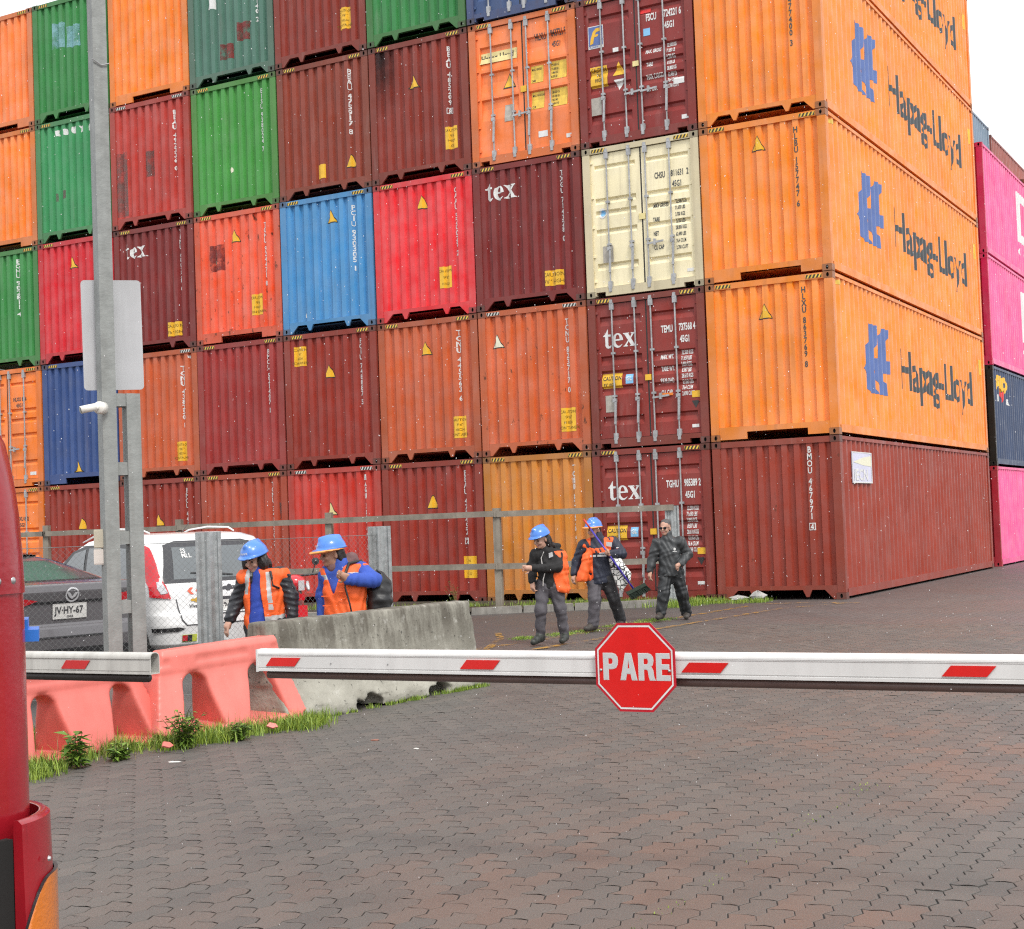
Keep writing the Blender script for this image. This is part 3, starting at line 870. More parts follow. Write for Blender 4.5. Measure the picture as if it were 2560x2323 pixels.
text_me = side_print("lettering", move2d(tt, 4.34 - min(p[0] for p in tt[0])*6.38/w_, 1.09 - min(h_)*tk, 6.38/w_, tk), M_SLATE)
tri_me = side_print("warning_triangle", move2d(tri_shape(.24, .30), 11.22, 2.02), M_YEL)
lab_me = side_print("caution_label", rect2d(11.52, 1.92, 11.80, 2.30), M_YEL)
hz_me = side_print("hazard_stripe", rect2d(.30, 2.70, .55, 2.78), M_HAZY)
for r_ in HLOY:
    link("logo", logo_me, r_); link("lettering", text_me, r_); link("warning_triangle", tri_me, r_); link("caution_label", lab_me, r_); link("hazard_stripe", hz_me, r_)

# poster on the red corner container: a slightly bowed sheet stretched over the ribs
po = link("poster", MB().extr([(CW-.006,.66),(CW+.004,.66),(CW+.007,1.25),(CW+.004,1.88),(CW-.006,1.88)], 'z', 2.05, 2.62).mesh("poster", M_LILAC), BM_ROOT)
pl = lambda name, sh, m_, l_: link(name, conform(name, sh, [], [], lambda y, z: (CW+.005+l_, y, z), m_), po)
pl("white_border", shape2d([[(.66,2.05),(1.88,2.05),(1.88,2.62),(.66,2.62)], [(.70,2.075),(1.84,2.075),(1.84,2.60),(.70,2.60)]]), M_WHITE, .004)
pl("light_rays", shape2d([[(.72,2.43),(1.30,2.52),(1.83,2.56),(1.83,2.36),(1.30,2.38)]]), M_CREAMP, .004)
pl("lettering", move2d(text2d("JECN", .40, .010), .74, 2.105, .98, .72), M_WHITE, .006)

# ---- second block behind, seen past the orange corner
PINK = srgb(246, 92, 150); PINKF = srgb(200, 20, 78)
B2Y = 13.12
def back_box(label, x, y, z, color, H, end='panel', rust=0):
    return container(label, x, y, z, color, H=H, side=True, rust=rust, haz=None, group="containers of the block behind the corner stack")
p1 = back_box("pink container on the ground behind the red corner container", -CW, B2Y, 0.0, PINK, STD)
p2 = back_box("navy container with yellow letters and a heart between two pink ones", -CW, B2Y, 2.605, srgb(62, 76, 104), STD, rust=1)
p3 = back_box("pink container directly on top of the navy one", -CW, B2Y, 5.21, PINK, HC)
p4 = back_box("pink container with big white letters at the top of the pink stack", -CW, B2Y, 8.12, PINK, HC)
back_box("grey-blue container showing above the pink stack against the sky", -CW-.05-2.4717, 14.5, 12.02, srgb(118, 140, 156), HC)
back_box("reddish brown container behind the grey-blue one, on top against the sky", -CW-.05-2.4717, 27.0, 11.85, srgb(158, 90, 78), HC, rust=2)
back_box("rust brown container showing only a corner above the pink roof edge", -CW, 31.2, 11.05, srgb(150, 78, 52), HC, rust=3)
# the stack that carries the rust brown container, almost wholly behind the pink one
for z_, H_, c_, t_ in ((0.0, STD, srgb(120, 60, 48), "maroon container on the ground behind the pink stack, lowest of its stack"),
                       (2.605, STD, srgb(70, 96, 120), "slate blue container behind the pink stack, second from the ground"),
                       (5.21, HC, srgb(128, 56, 46), "dark red container behind the pink stack, third from the ground"),
                       (8.12, HC, srgb(96, 70, 56), "dull brown container directly under the rust brown one behind the pink stack")):
    back_box(t_, -CW, 31.2, z_, c_, H_, rust=2)
LO = [[(0,0),(2.3,0),(2.3,1.46),(0,1.46)], [(.5,.26),(1.8,.26),(1.8,1.2),(.5,1.2)]]
LN = [[(2.7,0),(3.15,0),(3.15,.9),(4.4,0),(4.85,0),(4.85,1.46),(4.4,1.46),(4.4,.56),(3.15,1.46),(2.7,1.46)]]
LE = [[(5.2,0),(7.0,0),(7.0,.26),(5.7,.26),(5.7,.6),(6.8,.6),(6.8,.86),(5.7,.86),(5.7,1.2),(7.0,1.2),(7.0,1.46),(5.2,1.46)]]
one_me = side_print("lettering", move2d(join2d(shape2d(LO), shape2d(LN), shape2d(LE)), 4.45, 1.0), M_WHITE)
mark_me = side_print("small_mark", move2d(text2d("x", .42, .01), 4.42, .62), M_WHITE)
for q in (p3, p4): link("lettering", one_me, q); link("small_mark", mark_me, q)
link("yellow_letters", side_print("yellow_letters", move2d(text2d("SIO", .5, .05, xs=1.75), .45, 1.99), M_YEL), p2)
heart = [(0,0),(.32,.24),(.34,.34),(.24,.40),(.10,.34),(0,.26),(-.10,.34),(-.24,.40),(-.34,.34),(-.32,.24)]
link("heart", side_print("heart", move2d(shape2d([heart]), 1.15, 1.66), M_REDP), p2)
link("small_lettering", side_print("small_lettering", join2d(move2d(text2d("I", .24, .01), .62, 1.70), move2d(text2d("SEA", .2, .01, xs=1.3), 1.62, 1.66)), M_WHITE), p2)
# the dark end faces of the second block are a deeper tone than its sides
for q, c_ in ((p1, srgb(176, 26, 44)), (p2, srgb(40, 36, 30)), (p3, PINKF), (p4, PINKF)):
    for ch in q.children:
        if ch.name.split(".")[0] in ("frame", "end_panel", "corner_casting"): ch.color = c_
# ------------------------------------------------------------------ ground
def paver_material():
    m, N, L, B = nodes("paver_concrete")
    tc = N.new("ShaderNodeTexCoord"); oi = N.new("ShaderNodeObjectInfo"); ge = N.new("ShaderNodeNewGeometry")
    at = N.new("ShaderNodeAttribute"); at.attribute_name = "tone"
    pos = ge.outputs["Position"]
    t = mth(N, L, 'FRACT', mth(N, L, 'ADD', at.outputs["Fac"], mth(N, L, 'MULTIPLY', oi.outputs["Random"], 7.31)))
    cr = N.new("ShaderNodeValToRGB"); L.new(t, cr.inputs[0])
    e = cr.color_ramp.elements
    e[0].position = 0; e[0].color = (0.097, 0.091, 0.083, 1)
    e[1].position = 1; e[1].color = (0.130, 0.116, 0.103, 1)
    for p, c in ((.35, (0.108, 0.101, 0.092, 1)), (.75, (0.117, 0.107, 0.096, 1))):
        q = cr.color_ramp.elements.new(p); q.color = c
    c = cr.outputs[0]
    sp = N.new("ShaderNodeSeparateXYZ"); L.new(pos, sp.inputs[0])
    red = rng(N, L, nz(N, L, .55, 4, pos), .36, .60)
    red = mth(N, L, 'MULTIPLY', red, rng(N, L, sp.outputs[0], 2.2, 5.0, .15, 1.0))
    t2 = mth(N, L, 'FRACT', mth(N, L, 'MULTIPLY', t, 5.7))
    red = mth(N, L, 'MULTIPLY', red, rng(N, L, t2, .2, .9, .15, 1.0))
    c = mixc(N, L, mth(N, L, 'MULTIPLY', red, .8), c, (0.180, 0.104, 0.076, 1))
    grey = rng(N, L, t2, .93, .95); c = mixc(N, L, mth(N, L, 'MULTIPLY', grey, .6), c, (0.085, 0.085, 0.08, 1))
    c = mixc(N, L, rng(N, L, nz(N, L, 160.0, 3, pos), .5, .75, 0, .6), c, (0.19, 0.17, 0.155, 1))
    c = mixc(N, L, rng(N, L, nz(N, L, 210.0, 3, pos), .55, .75, 0, .6), c, (0.03, 0.027, 0.025, 1))
    c = mixc(N, L, rng(N, L, nz(N, L, 1.7, 5, pos), .5, .8, 0, .4), c, (0.055, 0.05, 0.046, 1))
    L.new(c, B.inputs["Base Color"])
    L.new(rng(N, L, nz(N, L, .8, 5, pos), .3, .7, .46, .62), B.inputs["Roughness"])
    h = nz(N, L, 230.0, 3, pos)
    B.inputs["Specular IOR Level"].default_value = .4
    bump(N, L, B, h, .30, .004)
    return m

def far_paving_material():
    m, N, L, B = nodes("paving_far")
    ge = N.new("ShaderNodeNewGeometry"); pos = ge.outputs["Position"]
    mp = N.new("ShaderNodeMapping"); mp.inputs["Rotation"].default_value = (0, 0, math.pi/2); L.new(pos, mp.inputs[0])
    br = N.new("ShaderNodeTexBrick"); L.new(mp.outputs[0], br.inputs["Vector"])
    br.inputs["Scale"].default_value = 1.0
    br.inputs["Brick Width"].default_value = .225; br.inputs["Row Height"].default_value = .1125
    br.inputs["Mortar Size"].default_value = .006; br.inputs["Mortar Smooth"].default_value = .4
    br.inputs["Color1"].default_value = (0.098, 0.090, 0.085, 1); br.inputs["Color2"].default_value = (0.124, 0.108, 0.100, 1)
    br.inputs["Mortar"].default_value = (0.035, 0.031, 0.028, 1)
    sp = N.new("ShaderNodeSeparateXYZ"); L.new(pos, sp.inputs[0])
    red = mth(N, L, 'MULTIPLY', rng(N, L, nz(N, L, .4, 4, pos), .42, .7), rng(N, L, sp.outputs[0], -.5, 3.0, 0.05, .75))
    c = mixc(N, L, mth(N, L, 'MULTIPLY', red, .8), br.outputs["Color"], (0.150, 0.094, 0.076, 1))
    asp = rng(N, L, sp.outputs[0], -3.0, -.9, .75, 0)
    c = mixc(N, L, asp, c, (0.066, 0.062, 0.058, 1))
    c = mixc(N, L, rng(N, L, nz(N, L, 1.1, 5, pos), .5, .8, 0, .4), c, (0.055, 0.05, 0.047, 1))
    c = mixc(N, L, rng(N, L, nz(N, L, 150.0, 3, pos), .55, .8, 0, .4), c, (0.19, 0.175, 0.16, 1))
    L.new(c, B.inputs["Base Color"])
    L.new(rng(N, L, nz(N, L, .7, 5, pos), .3, .7, .44, .62), B.inputs["Roughness"])
    bump(N, L, B, mth(N, L, 'ADD', mth(N, L, 'MULTIPLY', br.outputs["Fac"], -1.0), mth(N, L, 'MULTIPLY', nz(N, L, 120.0, 3, pos), .4)), .5, .008)
    return m

M_PAVER, M_PAVFAR = paver_material(), far_paving_material()
def joint_material():
    m, N, L, B = nodes("joint_sand")
    ge = N.new("ShaderNodeNewGeometry"); pos = ge.outputs["Position"]
    spy = N.new("ShaderNodeSeparateXYZ"); L.new(pos, spy.inputs[0]); near = rng(N, L, spy.outputs[1], -19.2, -16.5, .75, 0.0)
    k = mth(N, L, 'MINIMUM', 1.0, mth(N, L, 'ADD', rng(N, L, nz(N, L, 1.3, 5, pos, .65), .46, .60), near))
    L.new(mixc(N, L, k, (0.068, 0.062, 0.057, 1), (0.012, 0.011, 0.010, 1)), B.inputs["Base Color"]); B.inputs["Roughness"].default_value = .8
    return m
M_JOINT = joint_material()

PX0, PX1, PY0, PY1 = -0.7, 8.55, -22.6, -5.5
gr = MB()
gr.box(PX0, PY0, -.30, PX1, PY1, -.0050, 1)
for (a, b, c, d) in ((-250, -250, PX0, 250), (PX1, -250, 250, 250), (PX0, -250, PX1, PY0), (PX0, PY1, PX1, 250)):
    gr.box(a, b, -.30, c, d, -.003, 0)
ground = gr.obj("paved_ground", [M_PAVFAR, M_JOINT])
tag(ground, kind="structure")

PL, PW = .225, .1125
def paver_outline():
    a, e = .012, .008
    ys = [-.5, -.25, 0, .25, .5]; za = [-a, a, -a, a, -a]
    R = [(PW/2 + z, y*PL) for y, z in zip(ys, za)]
    Lf = [(-PW/2 + z, y*PL) for y, z in zip(ys, za)]
    top = [(PW/6 - a, PL/2 + e), (-PW/6 - a, PL/2 - e)]
    bot = [(-PW/6 - a, -PL/2 - e), (PW/6 - a, -PL/2 + e)]
    return np.array(R + top + Lf[::-1] + bot)
PO = paver_outline(); NP_ = len(PO)
def inset(P, d):
    n = len(P); out = []
    for i in range(n):
        p0, p1, p2 = P[i-1], P[i], P[(i+1) % n]
        e1, e2 = (p1-p0)/np.linalg.norm(p1-p0), (p2-p1)/np.linalg.norm(p2-p1)
        nrm = np.array([-(e1+e2)[1], (e1+e2)[0]]); nrm /= np.linalg.norm(nrm)
        out.append(p1 + nrm*d/max(.5, nrm @ np.array([-e1[1], e1[0]])))
    return np.array(out)
P_LOW, P_TOP = inset(PO, .0021), inset(PO, .0042)
pav_V = np.vstack([np.c_[P_LOW, np.full(NP_, -.017)], np.c_[P_LOW, np.full(NP_, -.0016)], np.c_[P_TOP, np.zeros(NP_)]])
pav_side = [(i, (i+1) % NP_, NP_+(i+1) % NP_, NP_+i) for i in range(NP_)] + [(NP_+i, NP_+(i+1) % NP_, 2*NP_+(i+1) % NP_, 2*NP_+i) for i in range(NP_)]
# top face of the paver, split in quads between its two long sides (so one mesh has quads only)
r_ids = [2*NP_ + i for i in range(5)]; t_ids = [2*NP_ + 5, 2*NP_ + 6]; l_ids = [2*NP_ + 7 + i for i in range(5)][::-1]; b_ids = [2*NP_ + 12, 2*NP_ + 13]
pav_top = [(l_ids[i], r_ids[i], r_ids[i+1], l_ids[i+1]) for i in range(4)] + [(r_ids[4], t_ids[0], t_ids[1], l_ids[4]), (l_ids[0], b_ids[0], b_ids[1], r_ids[0])]
pav_F = np.array(pav_side + pav_top)

paver_me = np_mesh("paver", pav_V, pav_F, M_PAVER)
cells = []
nx, ny = int((PX1-PX0)/PW), int((PY1-PY0)/PL)
for i in range(nx):
    for j in range(ny):
        x = PX0 + (i+.5)*PW; y = PY0 + (j+.5)*PL + (PL/2 if i % 2 else 0) - PL/4
        if y - PL/2 > PY1 or y - PL/2 < PY0: continue
        if x < .25 and y < -12.5 and y > -18 and x < -.2: pass
        cells.append((x, y))
cells = np.array(cells)
und = .006*np.sin(cells[:, 0]*1.7 + .6) * np.sin(cells[:, 1]*1.1) + .004*np.sin(cells[:, 0]*4.1 + cells[:, 1]*3.3)
rz_ = RNG.normal(0, .0004, len(cells)) + und*.12 - .0003
tiltx = RNG.normal(0, .0026, len(cells)); tilty = RNG.normal(0, .0020, len(cells)); yaw_ = RNG.normal(0, .010, len(cells))
odd = RNG.random(len(cells)) < .035
rz_[odd] += RNG.choice([-.0012, .003], odd.sum()); tiltx[odd] *= 2.4
jx = RNG.normal(0, .0012, (len(cells), 2))
tone = RNG.random(len(cells))
# which are nearest in view
d_ = np.c_[cells, np.zeros(len(cells))] - np.array(CAM_C)
zc = d_ @ np.array(CAM_F); xc = PPX + FPX*(d_ @ np.array(CAM_R))/np.maximum(zc, .1); yc = PPY - FPX*(d_ @ np.array(CAM_U))/np.maximum(zc, .1)
seen = (zc > 1) & (xc > 150) & (xc < 2540) & (yc < 2310)
order = np.where(seen, zc, 1e9).argsort()
near = order[:300]; rest = order[300:]
for k in near:
    o = link("paver", paver_me, ground, loc=(cells[k,0]+jx[k,0], cells[k,1]+jx[k,1], rz_[k]), rot=(tilty[k], tiltx[k], yaw_[k]))
n = len(rest)
cy_, sy_ = np.cos(yaw_[rest])[:, None], np.sin(yaw_[rest])[:, None]
bx, by, bz = pav_V[:, 0][None], pav_V[:, 1][None], pav_V[:, 2][None]
VX = bx*cy_ - by*sy_ + (cells[rest, 0]+jx[rest, 0])[:, None]; VY = bx*sy_ + by*cy_ + (cells[rest, 1]+jx[rest, 1])[:, None]
VZ = bz + rz_[rest][:, None] - bx*tiltx[rest][:, None] + by*tilty[rest][:, None]
V_ = np.stack([VX, VY, VZ], -1).reshape(-1, 3)
F_ = (pav_F[None] + (np.arange(n)*len(pav_V))[:, None, None]).reshape(-1, 4)
me = np_mesh("paver_field", V_, F_, M_PAVER)
at_ = me.attributes.new("tone", 'FLOAT', 'FACE')
at_.data.foreach_set("value", np.repeat(tone[rest], len(pav_F)).astype(np.float32))
pf = link("paver_field", me, ground); pf["kind"] = "stuff"

# worn yellow lane lines on the dark strip at the containers' foot
def line_material():
    m, N, L, B = nodes("worn_yellow_line")
    ge = N.new("ShaderNodeNewGeometry"); pos = ge.outputs["Position"]
    B.inputs["Base Color"].default_value = (0.50, 0.26, 0.03, 1); B.inputs["Roughness"].default_value = .6
    a = rng(N, L, nz(N, L, 7.0, 6, pos, .65), .46, .60, 0, .85)
    b = rng(N, L, nz(N, L, .9, 3, pos), .35, .55)
    L.new(mth(N, L, 'MULTIPLY', a, b), B.inputs["Alpha"])
    return m
M_LINE = line_material()
def ground_line(pts, w, z=.004):
    b = MB()
    L_, R_ = [], []
    for i, p in enumerate(pts):
        d = Vector(pts[min(i+1, len(pts)-1)]) - Vector(pts[max(i-1, 0)]); d.normalize()
        q = Vector((-d.y, d.x)) * w/2
        L_.append((p[0]+q.x, p[1]+q.y, z)); R_.append((p[0]-q.x, p[1]-q.y, z))
    nn = len(pts)
    b.add(L_ + R_, [(i, nn+i, nn+i+1, i+1) for i in range(nn-1)])
    o = b.obj("lane_line", M_LINE); tag(o, kind="structure"); return o
ground_line([(-1.85, -9.9), (-1.62, -8.2), (-1.42, -5), (-1.2, -1.5)], .13)
ground_line([(-.92, -9.4), (-.76, -7.2), (-.56, -4.8), (-.35, -2.4), (.4, -1.1)], .13, .012)
ground_line([(-2.9, -7.0), (-2.3, -7.9), (-1.5, -9.6)], .10, .008)
ground_line([(-1.2, -1.3), (-.2, -1.0), (.6, -1.2)], .12, .016)

# ------------------------------------------------------------------ the two gate arms, their cabinets, the stop sign
M_ALU = mat("white_aluminium", (0.70, 0.70, 0.68), .32, .05, 3, dirt=.10, bmp=.02)
M_ALU2 = mat("greyed_aluminium", (0.56, 0.55, 0.51), .4, .10, 5, dirt=.30, bmp=.03)
M_TUBE = mat("brown_rubber_edge", (0.115, 0.072, 0.062), .4, .15, 8)
M_TUBE2 = mat("black_rubber_edge", (0.035, 0.030, 0.026), .45, .15, 8)
M_REFL = mat("red_reflective", (0.66, 0.015, 0.012), .35, .06, 20)
M_REFL2 = mat("dull_red_reflective", (0.55, 0.02, 0.02), .4, .1, 20)
M_CAB = mat("cabinet_orange", (0.72, 0.30, 0.03), .4, .05, 4)
M_STEEL = mat("bare_steel", (0.42, 0.42, 0.42), .35, .15, 30, metal=.6)

def arm_profile():
    h, d, r = .104, .062, .026
    P = [(-d/2, -h/2), (-d/2, -h/2+.012), (-d/2+.002, -h/2+.014), (-d/2+.002, h*.18), (-d/2, h*.18+.003)]
    P += [(-d/2 + r - r*math.cos(t), h/2 - r + r*math.sin(t)) for t in np.linspace(0, math.pi/2, 7)]
    P += [(d/2 - r + r*math.sin(t), h/2 - r + r*math.cos(t)) for t in np.linspace(0, math.pi/2, 7)]
    P += [(d/2, -h/2)]
    return P
AP = arm_profile()
def arm_mesh(x0, x1, open_end):
    b = MB(); n = len(AP); w = .004
    inner = [(y*(1-.13), z*(1-.08)) for y, z in AP]
    b.add([(x0, y, z) for y, z in AP] + [(x1, y, z) for y, z in AP], [(i, n+i, n+(i+1) % n, (i+1) % n) for i in range(n)])
    if open_end:
        b.add([(x0, y, z) for y, z in inner] + [(x1, y, z) for y, z in inner], [(i, (i+1) % n, n+(i+1) % n, n+i) for i in range(n)])
        for x in (x0, x1):
            b.add([(x, y, z) for y, z in AP] + [(x, y, z) for y, z in inner], [(i, (i+1) % n, n+(i+1) % n, n+i) for i in range(n)])
    else:
        b.add([(x0, y, z) for y, z in AP], [tuple(range(n))[::-1]]); b.add([(x1, y, z) for y, z in AP], [tuple(range(n))])
    return b

AY, AZ = -19.0, .903
arm = empty("barrier_arm", (0, AY, AZ), 0, "long white boom barrier arm with red stripes carrying the stop sign", "barrier arm", "boom barrier arms across the lanes")
bm_ = arm_mesh(3.128, 8.30, False)
bar = bm_.obj("beam", M_ALU, arm)
MB().box(3.122, -.036, -.056, 3.132, .036, .050).obj("end_cap", M_ALU, arm)
MB().tube([(3.165, .004, -.071), (8.2, .004, -.071)], .0185, 12).obj("rubber_edge", M_TUBE, arm, True)
def stripe(parent, xa, xb, mat_, y=-.0335, z0=-.028, z1=.012, sl=.036):
    MB().extr([(xa, z0), (xb-sl, z0), (xb, z1), (xa+sl, z1)], 'y', y, y+.003).obj("red_stripe", mat_, parent)
for a, b in ((3.178, 3.385), (4.266, 4.472), (5.325, 5.531), (6.376, 6.577), (7.43, 7.63)): stripe(arm, a, b, M_REFL)
sb = MB()
for x in (3.56, 3.88): sb.lathe([(0, -.0325), (.0035, -.0325), (.0035, -.0305)], 8, (x, 0, -.012), 'y')
sb.obj("rivet", M_STEEL, arm)
gl = MB()
for z in (-.034, .026): gl.box(3.13, -.0317, z-.0006, 8.28, -.0305, z+.0006)
gl.obj("groove", mat("groove_grey", (0.30, 0.30, 0.29), .6), arm)

arm2 = empty("barrier_arm", (0, -19.2, .90), 0, "short greyish white barrier arm with an open hollow end, over the red plastic barriers", "barrier arm", "boom barrier arms across the lanes")
arm_mesh(.45, 2.64, True).obj("beam", M_ALU2, arm2)
MB().tube([(.5, .004, -.072), (2.595, .004, -.072)], .021, 12).obj("rubber_edge", M_TUBE2, arm2, True)
stripe(arm2, 2.045, 2.244, M_REFL2, z0=-.03, z1=.012)
stripe(arm2, 1.0, 1.2, M_REFL2, z0=-.03, z1=.012)
gl = MB(); gl.box(.46, -.0317, .019, 2.635, -.0305, .021); gl.box(.46, -.0317, -.038, 2.635, -.0305, -.036); gl.obj("groove", mat("groove_dark", (0.22, 0.21, 0.19), .6), arm2)
for (cx, cyv, lab) in ((8.42, AY, "orange gate cabinet holding the right barrier arm"), (.33, -19.2, "orange gate cabinet holding the left barrier arm")):
    cb = empty("gate_cabinet", (cx, cyv, 0), 0, lab, "gate cabinet", "gate cabinets")
    MB().box(-.14, -.20, .04, .14, .20, 1.06).obj("housing", M_CAB, cb)
    MB().box(-.17, -.23, 0, .17, .23, .04).obj("foot", M_STEEL, cb)
    MB().box(-.15, -.21, 1.06, .15, .21, 1.09).obj("lid", M_STEEL, cb)

# stop sign
def octagon(w, h, c):
    a, b = w/2, h/2; k = c
    return [(-a, -b+k*h), (-a+k*w, -b), (a-k*w, -b), (a, -b+k*h), (a, b-k*h), (a-k*w, b), (-a+k*w, b), (-a, b-k*h)]
SX, SY, SZ = 5.128, AY-.052, .895
sg = empty("stop_sign", (SX, SY, SZ), 0, "red octagonal sign reading PARE bolted to the white barrier arm", "stop sign")
SW = .362
rim_m = mat("sign_dark_red", (0.50, 0.012, 0.025), .4, .08, 20); face_m = mat("sign_red", (0.70, 0.014, 0.012), .33, .06, 16, coat=.2)
MB().extr(octagon(SW, SW, .293), 'y', -.0015, .0025).obj("plate", rim_m, sg)
def flat(name, sh, y, m_, parent): return link(name, conform(name, sh, [], [], lambda x, z: (x, y, z), m_), parent)
flat("white_border", shape2d([octagon(SW-.020, SW-.020, .293), octagon(SW-.034, SW-.034, .293)]), -.0022, M_WHITE, sg)
flat("red_field", shape2d([octagon(SW-.037, SW-.037, .293)]), -.0022, face_m, sg)
GL = {'P': [[(0,0),(.20,0),(.20,.42),(.42,.42),(.56,.47),(.63,.58),(.65,.72),(.63,.86),(.55,.96),(.42,1),(0,1)], [(.20,.57),(.20,.84),(.36,.84),(.43,.80),(.45,.71),(.43,.61),(.36,.57)]],
      'A': [[(0,0),(.20,0),(.255,.24),(.465,.24),(.52,0),(.72,0),(.48,1),(.24,1)], [(.285,.40),(.435,.40),(.36,.80)]],
      'R': [[(0,0),(.20,0),(.20,.42),(.34,.42),(.42,.37),(.46,.12),(.50,0),(.71,0),(.66,.10),(.63,.34),(.58,.45),(.51,.50),(.61,.58),(.65,.73),(.63,.87),(.55,.96),(.42,1),(0,1)], [(.20,.57),(.20,.84),(.36,.84),(.43,.80),(.45,.71),(.43,.61),(.36,.57)]],
      'E': [[(0,0),(.58,0),(.58,.16),(.20,.16),(.20,.43),(.54,.43),(.54,.58),(.20,.58),(.20,.84),(.57,.84),(.57,1),(0,1)]]}
def grow(loop, d):
    P = np.array(loop); 
    ar = sum(P[i-1][0]*P[i][1]-P[i][0]*P[i-1][1] for i in range(len(P)))
    return [tuple(p) for p in inset(P, -d if ar > 0 else d)]
lh, lx = .106, -.142
M_SIGNGREY = mat("reflective_grey", (0.56, 0.57, 0.57), .35, .04, 30)
for ch, adv in (('P', .078), ('A', .083), ('R', .080), ('E', 0)):
    loops = [[(x*lh*.93 + lx, z*lh - .050) for x, z in L] for L in GL[ch]]
    white = [grow(loops[0], .0028)] + [grow(l[::-1], .0028)[::-1] if False else [tuple(p) for p in inset(np.array(l if sum(l[i-1][0]*l[i][1]-l[i][0]*l[i-1][1] for i in range(len(l))) > 0 else l[::-1]), .0028)] for l in loops[1:]]
    w_o = flat("letter", shape2d(white), -.0030, M_WHITE, sg)
    flat("letter_core", shape2d(loops), -.0036, M_SIGNGREY, w_o)
    lx += adv
for x in (-.155, .155):
    MB().lathe([(.0, -.009), (.004, -.008), (.006, -.005), (.0062, -.002)], 10, (x, 0, -.012), 'y').obj("bolt", M_STEEL, sg, True)
for x in (-.155, .155):
    MB().tube([(x, .0, -.012), (x, .024, -.012)], .004, 6).obj("spacer", M_STEEL, sg)
# ------------------------------------------------------------------ solid modelling on a grid (for moulded, worn and organic shapes)
def _smin(a, b, k):
    h = np.clip(.5 + .5*(b-a)/k, 0, 1)
    return b*(1-h) + a*h - k*h*(1-h)

